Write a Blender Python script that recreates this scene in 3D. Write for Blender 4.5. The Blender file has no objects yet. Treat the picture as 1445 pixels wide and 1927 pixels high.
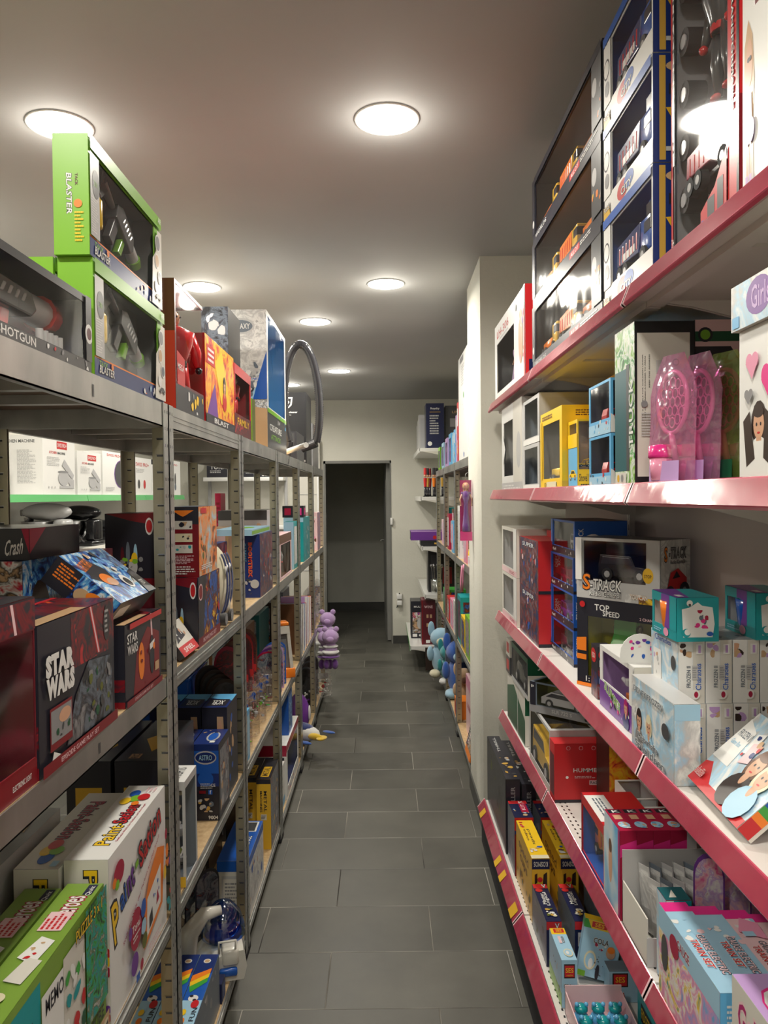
import bpy, bmesh, math, random
from mathutils import Vector, Matrix

# ------------------------------------------------------------------ camera, world, lights, exposure
SC = bpy.context.scene
COL = SC.collection
F_PX, IW, IH = 1470.0, 1445.0, 1927.0
CAM_Z = 1.579
PITCH = math.atan(30.5 / F_PX)
ROLL = math.radians(-0.6)
cam_data = bpy.data.cameras.new('camera')
cam = bpy.data.objects.new('camera', cam_data)
COL.objects.link(cam)
cam_data.sensor_fit = 'VERTICAL'
cam_data.sensor_height = 24.0
cam_data.lens = 24.0 * F_PX / IH
cam_data.clip_start = 0.02
CAM_M = Matrix.Translation((0, 0, CAM_Z)) @ Matrix.Rotation(math.pi/2 - PITCH, 4, 'X') @ Matrix.Rotation(ROLL, 4, 'Z')
cam.matrix_world = CAM_M
SC.camera = cam

SC.view_settings.view_transform = 'Standard'
SC.view_settings.look = 'None'
SC.view_settings.gamma = 1.0
SC.view_settings.use_curve_mapping = False
SC.view_settings.exposure = 0.35
world = bpy.data.worlds.new('World'); SC.world = world
world.use_nodes = True
world.node_tree.nodes['Background'].inputs[0].default_value = (0.8, 0.78, 0.74, 1)
world.node_tree.nodes['Background'].inputs[1].default_value = 0.02
SC.cycles.max_bounces = 10
SC.cycles.transparent_max_bounces = 24
SC.cycles.sample_clamp_indirect = 6.0
SC.cycles.caustics_reflective = False
SC.cycles.caustics_refractive = False
SC.cycles.use_denoising = True

LAMP_W = 13.0
LAMP_COL = (1.0, 0.94, 0.82)
DISC_STRENGTH = 9.0
GLOW_W = 1.6

# ------------------------------------------------------------------ survey: turn an image sighting into a place on a known plane
def ray(px, py):
    v = Vector(((px - IW/2), -(py - IH/2), -F_PX))
    return (CAM_M.to_3x3() @ v).normalized()
def HX(px, py, X):
    r = ray(px, py); t = X / r.x
    return (r.y*t, CAM_Z + r.z*t)
def HY(px, py, Y):
    r = ray(px, py); t = Y / r.y
    return (r.x*t, CAM_Z + r.z*t)
def HZ(px, py, Z):
    r = ray(px, py); t = (Z - CAM_Z) / r.z
    return (r.x*t, r.y*t)

# ------------------------------------------------------------------ materials
MATS = {}
PAL = dict(white=(.78,.78,.76), offwhite=(.66,.64,.58), cream=(.72,.66,.46), black=(.012,.012,.014), ink=(.02,.02,.03), dark=(.035,.035,.042),
    grey=(.25,.25,.26), lgrey=(.5,.5,.5), red=(.55,.02,.025), dred=(.2,.008,.015), crimson=(.38,.01,.05), orange=(.85,.22,.02), yellow=(.85,.55,.02),
    mustard=(.7,.42,.03), green=(.05,.35,.05), moss=(.2,.34,.05), acid=(.36,.33,.02), leaf=(.1,.42,.14), lime=(.2,.46,.035), olive=(.12,.14,.02), dgreen=(.01,.09,.04), blue=(.015,.1,.45), dblue=(.012,.03,.16), navy=(.01,.014,.06),
    sky=(.12,.42,.72), lblue=(.35,.58,.75), teal=(.01,.3,.33), dteal=(.01,.1,.12), purple=(.16,.04,.3), lilac=(.5,.32,.62), pink=(.78,.3,.45), hotpink=(.75,.03,.25),
    lpink=(.8,.55,.58), magenta=(.4,.01,.14), brown=(.13,.055,.025), dbrown=(.03,.016,.012), tan=(.55,.36,.2), skin=(.62,.35,.22), gold=(.55,.33,.06), silver=(.45,.45,.46),
    charcoal=(.06,.062,.066), slate=(.13,.16,.2), maroon=(.11,.012,.02))
def new_mat(name):
    m = bpy.data.materials.new(name); m.use_nodes = True
    return m, m.node_tree, m.node_tree.nodes['Principled BSDF']
def M(c, kind='card'):
    """card = coated print; plas = moulded plastic; matte; cloth; met"""
    key = (c, kind)
    if key in MATS: return MATS[key]
    m, nt, b = new_mat('%s %s' % (c, kind))
    col = PAL[c]
    b.inputs['Base Color'].default_value = (*col, 1)
    if kind == 'card':
        b.inputs['Roughness'].default_value = .32
        b.inputs['Specular IOR Level'].default_value = .45
    elif kind == 'plas':
        b.inputs['Roughness'].default_value = .22
        b.inputs['Coat Weight'].default_value = .3
        b.inputs['Coat Roughness'].default_value = .08
    elif kind == 'matte':
        b.inputs['Roughness'].default_value = .8
    elif kind == 'cloth':
        b.inputs['Roughness'].default_value = .95
        b.inputs['Sheen Weight'].default_value = .6
        n = nt.nodes.new('ShaderNodeTexNoise'); n.inputs['Scale'].default_value = 260
        bp = nt.nodes.new('ShaderNodeBump'); bp.inputs['Strength'].default_value = .6; bp.inputs['Distance'].default_value = .004
        nt.links.new(n.outputs['Fac'], bp.inputs['Height']); nt.links.new(bp.outputs['Normal'], b.inputs['Normal'])
    elif kind == 'met':
        b.inputs['Metallic'].default_value = 1.0
        b.inputs['Roughness'].default_value = .16
    MATS[key] = m
    return m
def A(name, cols, scale=18, det=4, dist=1.2, vor=False):
    """procedural printed picture: a palette broken up by noise"""
    key = ('art', name)
    if key in MATS: return MATS[key]
    m, nt, b = new_mat('printed art ' + name)
    tc = nt.nodes.new('ShaderNodeTexCoord')
    if vor:
        n = nt.nodes.new('ShaderNodeTexVoronoi'); n.inputs['Scale'].default_value = scale
        out = n.outputs['Distance']
        n2 = nt.nodes.new('ShaderNodeTexNoise'); n2.inputs['Scale'].default_value = scale*.6; n2.inputs['Detail'].default_value = 3
        mx = nt.nodes.new('ShaderNodeMix'); mx.data_type = 'VECTOR'; mx.inputs[0].default_value = .12
        nt.links.new(tc.outputs['Object'], n2.inputs['Vector'])
        nt.links.new(tc.outputs['Object'], mx.inputs[4]); nt.links.new(n2.outputs['Color'], mx.inputs[5])
        nt.links.new(mx.outputs[1], n.inputs['Vector'])
    else:
        n = nt.nodes.new('ShaderNodeTexNoise'); n.inputs['Scale'].default_value = scale
        n.inputs['Detail'].default_value = det; n.inputs['Distortion'].default_value = dist; n.inputs['Roughness'].default_value = .62
        out = n.outputs['Fac']
        nt.links.new(tc.outputs['Object'], n.inputs['Vector'])
    r = nt.nodes.new('ShaderNodeValToRGB'); cr = r.color_ramp
    k = len(cols); lo, hi = (.30, .70) if not vor else (.02, .8)
    while len(cr.elements) < k: cr.elements.new(.5)
    for i, c in enumerate(cols):
        cr.elements[i].position = lo + (hi-lo)*i/max(1, k-1)
        cr.elements[i].color = (*PAL[c], 1)
    nt.links.new(out, r.inputs['Fac']); nt.links.new(r.outputs['Color'], b.inputs['Base Color'])
    b.inputs['Roughness'].default_value = .3
    MATS[key] = m
    return m
def film(name='clear film', tint=(1,1,1), refl=.05, rough=.07, wrinkle=.12, wscale=5):
    key = ('film', name)
    if key in MATS: return MATS[key]
    m = bpy.data.materials.new(name); m.use_nodes = True; nt = m.node_tree
    for n in list(nt.nodes): nt.nodes.remove(n)
    o = nt.nodes.new('ShaderNodeOutputMaterial'); mx = nt.nodes.new('ShaderNodeMixShader')
    t = nt.nodes.new('ShaderNodeBsdfTransparent'); g = nt.nodes.new('ShaderNodeBsdfGlossy')
    t.inputs['Color'].default_value = (*tint, 1)
    g.inputs['Roughness'].default_value = rough; g.inputs['Color'].default_value = (1,1,1,1)
    lw = nt.nodes.new('ShaderNodeLayerWeight'); lw.inputs['Blend'].default_value = .35
    ma = nt.nodes.new('ShaderNodeMath'); ma.operation = 'MULTIPLY_ADD'; ma.inputs[1].default_value = .2; ma.inputs[2].default_value = refl
    n = nt.nodes.new('ShaderNodeTexNoise'); n.inputs['Scale'].default_value = wscale; n.inputs['Detail'].default_value = 2
    tc = nt.nodes.new('ShaderNodeTexCoord'); nt.links.new(tc.outputs['Object'], n.inputs['Vector'])
    bp = nt.nodes.new('ShaderNodeBump'); bp.inputs['Strength'].default_value = wrinkle; bp.inputs['Distance'].default_value = .02
    nt.links.new(n.outputs['Fac'], bp.inputs['Height'])
    nt.links.new(bp.outputs['Normal'], g.inputs['Normal'])
    nt.links.new(lw.outputs['Facing'], ma.inputs[0]); nt.links.new(ma.outputs[0], mx.inputs['Fac'])
    nt.links.new(t.outputs[0], mx.inputs[1]); nt.links.new(g.outputs[0], mx.inputs[2]); nt.links.new(mx.outputs[0], o.inputs[0])
    MATS[key] = m
    return m
def FILM(): return film()
def BAGF(): return film('crinkled bag film', (.97,.97,.97), .14, .1, .9, 30)
def PINKF(): return hazy('pink tinted bag film', (.95,.62,.82), (.75,.42,.62), .16)
def hazy(name, tint, body, k):
    key = ('hazy', name)
    if key in MATS: return MATS[key]
    m = film(name+' base', tint, .1, .12, .6, 16).copy(); m.name = name; nt = m.node_tree
    o = [n for n in nt.nodes if n.type == 'OUTPUT_MATERIAL'][0]; src = o.inputs[0].links[0].from_socket
    d = nt.nodes.new('ShaderNodeBsdfDiffuse'); d.inputs[0].default_value = (*body, 1)
    mx = nt.nodes.new('ShaderNodeMixShader'); mx.inputs[0].default_value = k
    nt.links.new(src, mx.inputs[1]); nt.links.new(d.outputs[0], mx.inputs[2]); nt.links.new(mx.outputs[0], o.inputs[0])
    MATS[key] = m
    return m
def noisy(name, c1, c2, scale, rough, bump=0, metal=0, stretch=None, rr=None, spec=.5, bscale=None):
    key = ('noisy', name)
    if key in MATS: return MATS[key]
    m, nt, b = new_mat(name)
    tc = nt.nodes.new('ShaderNodeTexCoord'); mp = nt.nodes.new('ShaderNodeMapping')
    if stretch: mp.inputs['Scale'].default_value = stretch
    nt.links.new(tc.outputs['Object'], mp.inputs['Vector'])
    n = nt.nodes.new('ShaderNodeTexNoise'); n.inputs['Scale'].default_value = scale; n.inputs['Detail'].default_value = 6
    nt.links.new(mp.outputs[0], n.inputs['Vector'])
    r = nt.nodes.new('ShaderNodeValToRGB')
    r.color_ramp.elements[0].position = .32; r.color_ramp.elements[1].position = .68
    r.color_ramp.elements[0].color = (*c1, 1); r.color_ramp.elements[1].color = (*c2, 1)
    nt.links.new(n.outputs['Fac'], r.inputs[0]); nt.links.new(r.outputs[0], b.inputs['Base Color'])
    b.inputs['Roughness'].default_value = rough; b.inputs['Metallic'].default_value = metal
    b.inputs['Specular IOR Level'].default_value = spec
    if rr:
        q = nt.nodes.new('ShaderNodeMapRange'); q.inputs[3].default_value = rr[0]; q.inputs[4].default_value = rr[1]
        nt.links.new(n.outputs['Fac'], q.inputs[0]); nt.links.new(q.outputs[0], b.inputs['Roughness'])
    if bump:
        n2 = nt.nodes.new('ShaderNodeTexNoise'); n2.inputs['Scale'].default_value = bscale or scale*3
        nt.links.new(mp.outputs[0], n2.inputs['Vector'])
        bp = nt.nodes.new('ShaderNodeBump'); bp.inputs['Strength'].default_value = bump; bp.inputs['Distance'].default_value = .01
        nt.links.new(n2.outputs['Fac'], bp.inputs['Height']); nt.links.new(bp.outputs[0], b.inputs['Normal'])
    MATS[key] = m
    return m

# ------------------------------------------------------------------ mesh collector
class MB:
    def __init__(s): s.v = []; s.f = []; s.m = []; s.mats = []; s.sm = []
    def mi(s, mat):
        if mat not in s.mats: s.mats.append(mat)
        return s.mats.index(mat)
    def add(s, vs, fs, mat, smooth=False):
        o = len(s.v); s.v += [tuple(v) for v in vs]; k = s.mi(mat)
        for f in fs: s.f.append([o+i for i in f]); s.m.append(k); s.sm.append(smooth)
        return s
    def box(s, x0, y0, z0, x1, y1, z1, mat, T=None):
        v = [(x0,y0,z0),(x1,y0,z0),(x1,y1,z0),(x0,y1,z0),(x0,y0,z1),(x1,y0,z1),(x1,y1,z1),(x0,y1,z1)]
        if T is not None: v = [T @ Vector(p) for p in v]
        return s.add(v, [(3,2,1,0),(4,5,6,7),(0,1,5,4),(1,2,6,5),(2,3,7,6),(3,0,4,7)], mat)
    def rbox(s, x0, y0, z0, x1, y1, z1, mat, r=.004, T=None):
        """box with chamfered edges"""
        bm = bmesh.new()
        bmesh.ops.create_cube(bm, size=1)
        for v in bm.verts:
            v.co = Vector((x0 + (v.co.x+.5)*(x1-x0), y0 + (v.co.y+.5)*(y1-y0), z0 + (v.co.z+.5)*(z1-z0)))
        r = min(r, .45*min(abs(x1-x0), abs(y1-y0), abs(z1-z0)))
        bmesh.ops.bevel(bm, geom=bm.edges[:]+bm.verts[:], offset=r, segments=2, profile=.5, affect='EDGES')
        vs = [(T @ v.co) if T is not None else v.co.copy() for v in bm.verts]
        fs = [[w.index for w in f.verts] for f in bm.faces]
        bm.verts.index_update(); bm.free()
        return s.add(vs, fs, mat, True)
    def quad(s, a, b, c, d, mat): return s.add([a,b,c,d], [(0,1,2,3)], mat)
    def cyl(s, p0, p1, r0, r1, mat, n=14, caps=True, smooth=True):
        p0, p1 = Vector(p0), Vector(p1); d = (p1-p0)
        if d.length < 1e-7: return s
        d.normalize(); a = d.orthogonal().normalized(); b = d.cross(a)
        v = []
        for p, r in ((p0,r0),(p1,r1)):
            for i in range(n):
                t = 2*math.pi*i/n; v.append(p + (a*math.cos(t)+b*math.sin(t))*r)
        f = [(i,(i+1)%n,n+(i+1)%n,n+i) for i in range(n)]
        s.add(v, f, mat, smooth)
        if caps:
            s.add(v[:n], [tuple(range(n))[::-1]], mat); s.add(v[n:], [tuple(range(n))], mat)
        return s
    def tube(s, pts, r, mat, n=8, closed=False):
        pts = [Vector(p) for p in pts]; m = len(pts); rs = r if isinstance(r, (list,tuple)) else [r]*m
        v = []; prev = None
        for i, p in enumerate(pts):
            if closed: d = pts[(i+1)%m]-pts[i-1]
            else: d = pts[min(i+1,m-1)]-pts[max(i-1,0)]
            d.normalize()
            a = d.orthogonal() if prev is None else prev - d*prev.dot(d)
            a.normalize(); prev = a; b = d.cross(a)
            for k in range(n):
                t = 2*math.pi*k/n; v.append(p+(a*math.cos(t)+b*math.sin(t))*rs[i])
        f = []
        for i in range(m if closed else m-1):
            j = (i+1)%m
            for k in range(n): f.append((i*n+k, i*n+(k+1)%n, j*n+(k+1)%n, j*n+k))
        if not closed: f.append(tuple(range(n))[::-1]); f.append(tuple((m-1)*n+k for k in range(n)))
        return s.add(v, f, mat, True)
    def sph(s, c, r, mat, sc=(1,1,1), n=12, T=None):
        v = []; f = []; c = Vector(c)
        rings = max(5, n//2+1)
        for i in range(rings+1):
            ph = math.pi*i/rings
            for k in range(n):
                t = 2*math.pi*k/n
                q = Vector((math.sin(ph)*math.cos(t)*sc[0], math.sin(ph)*math.sin(t)*sc[1], math.cos(ph)*sc[2]))*r
                if T is not None: q = T @ q
                v.append(c+q)
        for i in range(rings):
            for k in range(n): f.append((i*n+k, (i+1)*n+k, (i+1)*n+(k+1)%n, i*n+(k+1)%n))
        return s.add(v, f, mat, True)
    def lathe(s, prof, mat, c=(0,0,0), n=18, T=None, smooth=True, caps=True):
        v = []; f = []; m = len(prof)
        for r, z in prof:
            for k in range(n):
                t = 2*math.pi*k/n; q = Vector((r*math.cos(t), r*math.sin(t), z))
                if T is not None: q = T @ q
                v.append(Vector(c)+q)
        for i in range(m-1):
            for k in range(n): f.append((i*n+k, i*n+(k+1)%n, (i+1)*n+(k+1)%n, (i+1)*n+k))
        if caps: f.append(tuple(range(n))[::-1]); f.append(tuple((m-1)*n+k for k in range(n)))
        return s.add(v, f, mat, smooth)
    def prism(s, pts, o, U, V, N, t, mat, T=None):
        """closed 2D outline pts in the plane (U,V) at o, thickness t along N"""
        o, U, V, N = Vector(o), Vector(U), Vector(V), Vector(N); n = len(pts)
        a = [o+U*p[0]+V*p[1] for p in pts]; b = [p+N*t for p in a]
        v = a+b
        if T is not None: v = [T @ p for p in v]
        return s.add(v, [tuple(range(n))[::-1], tuple(range(n,2*n))]+[(i,(i+1)%n,n+(i+1)%n,n+i) for i in range(n)], mat)
    def build(s, name, parent=None, bevel=0, fixn=False):
        me = bpy.data.meshes.new(name)
        me.from_pydata(s.v, [], s.f)
        for m in s.mats: me.materials.append(m)
        me.polygons.foreach_set('material_index', s.m)
        me.polygons.foreach_set('use_smooth', s.sm)
        me.update()
        o = bpy.data.objects.new(name, me); COL.objects.link(o)
        if parent: o.parent = parent
        if bevel:
            b = o.modifiers.new('b', 'BEVEL'); b.width = bevel; b.segments = 2; b.limit_method = 'ANGLE'
        return o
def tag(o, label, cat, group=None):
    o['label'] = label; o['category'] = cat
    if group: o['group'] = group
    return o
def thing(name, label, cat, loc=(0,0,0), rz=0, group=None, rx=0, ry=0):
    o = bpy.data.objects.new(name, None); COL.objects.link(o); o.empty_display_size = .05
    o.location = loc; o.rotation_euler = (rx, ry, rz)
    return tag(o, label, cat, group)
def struct(o, label=None):
    o['kind'] = 'structure'
    if label: o['label'] = label
    return o
def kids(o): return [c for c in bpy.data.objects if c.parent == o]
def copy_tree(o, label=None, loc=None, rz=None, parent=None):
    c = o.copy(); COL.objects.link(c)
    if parent is not None: c.parent = parent
    if label: c['label'] = label
    if loc is not None: c.location = loc
    if rz is not None: c.rotation_euler[2] = rz
    for ch in kids(o): copy_tree(ch, parent=c)
    return c

# ------------------------------------------------------------------ lettering
TXT = {}
def text_mesh(s, off=.012):
    key = (s, off)
    if key in TXT: return TXT[key]
    cu = bpy.data.curves.new('lettering', 'FONT'); cu.body = s; cu.resolution_u = 2
    cu.offset = off; cu.space_character = 1.0 + off*2
    ob = bpy.data.objects.new('lettering', cu); COL.objects.link(ob)
    dg = bpy.context.evaluated_depsgraph_get(); ev = ob.evaluated_get(dg); me = ev.to_mesh()
    v = [(p.co.x, p.co.y) for p in me.vertices]; f = [tuple(p.vertices) for p in me.polygons]
    ev.to_mesh_clear(); bpy.data.objects.remove(ob); bpy.data.curves.remove(cu)
    if not v: v = [(0,0),(1,0),(1,1)]; f = [(0,1,2)]
    x0 = min(p[0] for p in v); x1 = max(p[0] for p in v); y0 = min(p[1] for p in v); y1 = max(p[1] for p in v)
    TXT[key] = ([((p[0]-x0)/(x1-x0), (p[1]-y0)/(y1-y0)) for p in v], f)
    return TXT[key]

# ------------------------------------------------------------------ printed packaging
def frame_of(face, sx, sy, sz):
    X, Y, Z = Vector((1,0,0)), Vector((0,1,0)), Vector((0,0,1))
    return {
      '+x': (Vector((sx/2,-sy/2,0)), Y, Z, X, sy, sz), '-x': (Vector((-sx/2,sy/2,0)), -Y, Z, -X, sy, sz),
      '-y': (Vector((-sx/2,-sy/2,0)), X, Z, -Y, sx, sz), '+y': (Vector((sx/2,sy/2,0)), -X, Z, Y, sx, sz),
      'top': (Vector((-sx/2,-sy/2,sz)), X, Y, Z, sx, sy), 'topL': (Vector((sx/2,-sy/2,sz)), Y, -X, Z, sy, sx),
      'topR': (Vector((-sx/2,sy/2,sz)), -Y, X, Z, sy, sx), 'bot': (Vector((-sx/2,sy/2,0)), X, -Y, -Z, sx, sy)}[face]
def mm(c):
    return c if not isinstance(c, str) else M(c)
def draw(mb, fr, ops, rnd=None, lift0=.0003, step=.00022):
    o, U, V, N, W, H = fr
    rnd = rnd or random.Random(5)
    k = 0
    def P(u, v, l): return o + U*(min(max(u,0),1)*W) + V*(min(max(v,0),1)*H) + N*l
    for op in ops:
        k += 1; l = lift0 + step*k; t = op[0]
        if t == 'r':
            _, u0, v0, u1, v1, c = op
            mb.quad(P(u0,v0,l), P(u1,v0,l), P(u1,v1,l), P(u0,v1,l), mm(c))
        elif t == 'e':
            _, cu, cv, ru, rv, c = op; n = 18
            mb.add([P(cu+ru*math.cos(2*math.pi*i/n), cv+rv*math.sin(2*math.pi*i/n), l) for i in range(n)], [tuple(range(n))], mm(c))
        elif t == 'c':   # a round disc whatever the face's proportions: radius as a fraction of its height
            _, cu, cv, r, c = op; n = 18; ru = r*H/W
            mb.add([P(cu+ru*math.cos(2*math.pi*i/n), cv+r*math.sin(2*math.pi*i/n), l) for i in range(n)], [tuple(range(n))], mm(c))
        elif t == 'p':
            _, pts, c = op
            mb.add([P(u,v,l) for u, v in pts], [tuple(range(len(pts)))], mm(c))
        elif t == 't':   # string, centre, width, height, colour, outline colour, turn (0, 90, -90, 180 or any angle), slant
            _, s, cu, cv, w, h, c = op[:7]
            oc = op[7] if len(op) > 7 else None; rot = op[8] if len(op) > 8 else 0; sh = op[9] if len(op) > 9 else 0
            for off, cc in (((.075, oc),) if oc else ()) + ((.014, c),):
                vs, fs = text_mesh(s, off)
                l = lift0 + step*k; k += 1
                g = 1.0 if off < .05 else 1.0
                wm, hm = w*W, h*H
                if off > .05: wm += .09*hm; hm *= 1.16
                a = math.radians(rot); ca, sa = math.cos(a), math.sin(a); out = []
                if abs(abs(rot)-90) < 1: wm, hm = h*H + (.09*w*W if off > .05 else 0), w*W*(1.16 if off > .05 else 1)
                for x, y in vs:
                    x = (x-.5)*wm + sh*(y-.5)*hm; y = (y-.5)*hm
                    xx = x*ca - y*sa; yy = x*sa + y*ca
                    out.append(o + U*(cu*W+xx) + V*(cv*H+yy) + N*l)
                mb.add(out, fs, mm(cc))
        elif t == 'l':   # lines of small print
            _, u0, v0, u1, v1, n, c = op
            lh = (v1-v0)/n
            for i in range(n):
                v = v1-(i+.75)*lh; u = u0; end = u1 - (u1-u0)*rnd.choice([0,.05,.2,.35])
                while u < end:
                    w = (u1-u0)*rnd.uniform(.06,.2); e = min(u+w, end)
                    mb.quad(P(u,v,l), P(e,v,l), P(e,v+lh*.5,l), P(u,v+lh*.5,l), mm(c)); u = e+(u1-u0)*.03
        elif t == 'b':   # scattered blobs
            _, u0, v0, u1, v1, n, cs, sz = op
            for i in range(n):
                cu, cv = rnd.uniform(u0,u1), rnd.uniform(v0,v1); r = sz*rnd.uniform(.4,1.0); m = 9
                ph = rnd.uniform(0,6); e = rnd.uniform(.4,1.2); c = rnd.choice(cs); rr = [rnd.uniform(.75,1.1) for _ in range(m)]
                pts = []
                for j in range(m):
                    a = 2*math.pi*j/m
                    x, y = r*rr[j]*math.cos(a), r*rr[j]*e*math.sin(a)
                    x, y = x*math.cos(ph)-y*math.sin(ph), x*math.sin(ph)+y*math.cos(ph)
                    uu = min(max(cu + x*H/W, u0), u1); vv = min(max(cv+y, v0), v1)
                    pts.append(P(uu, vv, l+.00003*i))
                mb.add(pts, [tuple(range(m))], mm(c))
            l += .00003*n; k += int(.00003*n/step)+1
        elif t == 'v':   # printed toy vehicle
            _, cu, cv, w, c = op[:5]; h = w*W/H*.42
            body = [(-.5,-.18),(.5,-.18),(.5,.08),(.36,.12),(.2,.4),(-.2,.42),(-.34,.12),(-.5,.06)]
            mb.add([P(cu+x*w, cv+y*h, l) for x, y in body], [tuple(range(8))], mm(c))
            win = [(.28,.12),(.17,.34),(-.17,.35),(-.26,.12)]
            mb.add([P(cu+x*w, cv+y*h, l+.0001) for x, y in win], [(0,1,2,3)], M('ink'))
            for sx_ in (-.3,.3):
                n = 12
                for rad, cc, q in ((.1,'black',.0002),(.05,'lgrey',.0003)):
                    mb.add([P(cu+(sx_+rad*math.cos(2*math.pi*i/n))*w, cv-.2*h+rad*w*W/H*math.sin(2*math.pi*i/n), l+q) for i in range(n)], [tuple(range(n))], M(cc))
            k += 2
        elif t == 'h':   # printed head and shoulders of nobody in particular: hair, face, top
            _, cu, cv, s, hair, topc = op
            def E(x, y, ru, rv, c, q):
                n = 14
                mb.add([P(cu+(x+ru*math.cos(2*math.pi*i/n))*s*H/W, cv+(y+rv*math.sin(2*math.pi*i/n))*s, l+q) for i in range(n)], [tuple(range(n))], mm(c))
            E(0,.1,.3,.42,hair,0); E(0,-.55,.42,.4,topc,.0001); E(0,-.2,.1,.2,'skin',.0002); E(0,.08,.21,.28,'skin',.0003)
            E(0,.3,.2,.1,hair,.0004)
            E(-.08,.08,.03,.035,'ink',.0005); E(.08,.08,.03,.035,'ink',.0005); E(0,-.08,.06,.02,'red',.0005)
            k += 3
FACES = ('+x','-x','-y','+y','top','bot')
def carton(mb, sx, sy, sz, mat, prints=None, wins=None, inner=None, seed=1, sides=None):
    """a carton standing on z=0, centred in x and y; wins = {face: (u0,v0,u1,v1)} are cut openings"""
    wins = wins or {}; rnd = random.Random(seed); t = .0022
    for f in FACES:
        o, U, V, N, W, H = frame_of(f, sx, sy, sz)
        fm = mm((sides or {}).get(f, mat))
        if f not in wins:
            mb.quad(o, o+U*W, o+U*W+V*H, o+V*H, fm)
            if wins: mb.quad(o-N*t, o+V*H-N*t, o+U*W+V*H-N*t, o+U*W-N*t, mm(inner or 'charcoal'))
            continue
        u0, v0, u1, v1 = wins[f]; us = [0, u0, u1, 1]; vs = [0, v0, v1, 1]
        for i in range(3):
            for j in range(3):
                if i == 1 and j == 1: continue
                if us[i+1]-us[i] < 1e-4 or vs[j+1]-vs[j] < 1e-4: continue
                def P(u, v, l): return o+U*(u*W)+V*(v*H)+N*l
                q = (us[i],vs[j]), (us[i+1],vs[j]), (us[i+1],vs[j+1]), (us[i],vs[j+1])
                mb.quad(*[P(u,v,0) for u, v in q], fm)
                mb.quad(*[P(u,v,-t) for u, v in q[::-1]], mm(inner or 'charcoal'))
        q = (u0,v0), (u1,v0), (u1,v1), (u0,v1)
        for i in range(4):
            a, b = q[i], q[(i+1)%4]
            if (a[0]==b[0] and a[0] in (0,1)) or (a[1]==b[1] and a[1] in (0,1)): continue
            mb.quad(o+U*(a[0]*W)+V*(a[1]*H), o+U*(b[0]*W)+V*(b[1]*H), o+U*(b[0]*W)+V*(b[1]*H)-N*t, o+U*(a[0]*W)+V*(a[1]*H)-N*t, fm)
    for f, ops in (prints or {}).items():
        draw(mb, frame_of(f, sx, sy, sz), ops, rnd)
def pack(name, label, cat, lo, hi, mat, prints=None, wins=None, inner=None, group=None, rz=0, rx=0, ry=0, seed=1, content=None, part='carton', sides=None, filmm=None, jig=0):
    """one packaged article filling lo..hi (world). With openings it becomes carton + window + what is inside; else one mesh."""
    sx, sy, sz = hi[0]-lo[0], hi[1]-lo[1], hi[2]-lo[2]
    c = ((hi[0]+lo[0])/2, (hi[1]+lo[1])/2, lo[2])
    mb = MB(); carton(mb, sx, sy, sz, mat, prints, wins, inner, seed, sides)
    if jig: rz += math.radians(random.Random(seed*7+3).uniform(-jig, jig))
    if not wins and not content:
        o = mb.build(name); o.location = c; o.rotation_euler = (rx, ry, rz)
        return tag(o, label, cat, group)
    r = thing(name, label, cat, c, rz, group, rx, ry)
    mb.build(part, r)
    if wins:
        fm = MB(); fmat = filmm or FILM()
        for f, (u0,v0,u1,v1) in wins.items():
            o, U, V, N, W, H = frame_of(f, sx, sy, sz)
            def P(u, v): return o+U*(u*W)+V*(v*H)-N*.0011
            fm.quad(P(u0,v0), P(u1,v0), P(u1,v1), P(u0,v1), fmat)
        fm.build('window', r)
    if content: content(r, sx, sy, sz)
    return r

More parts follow.
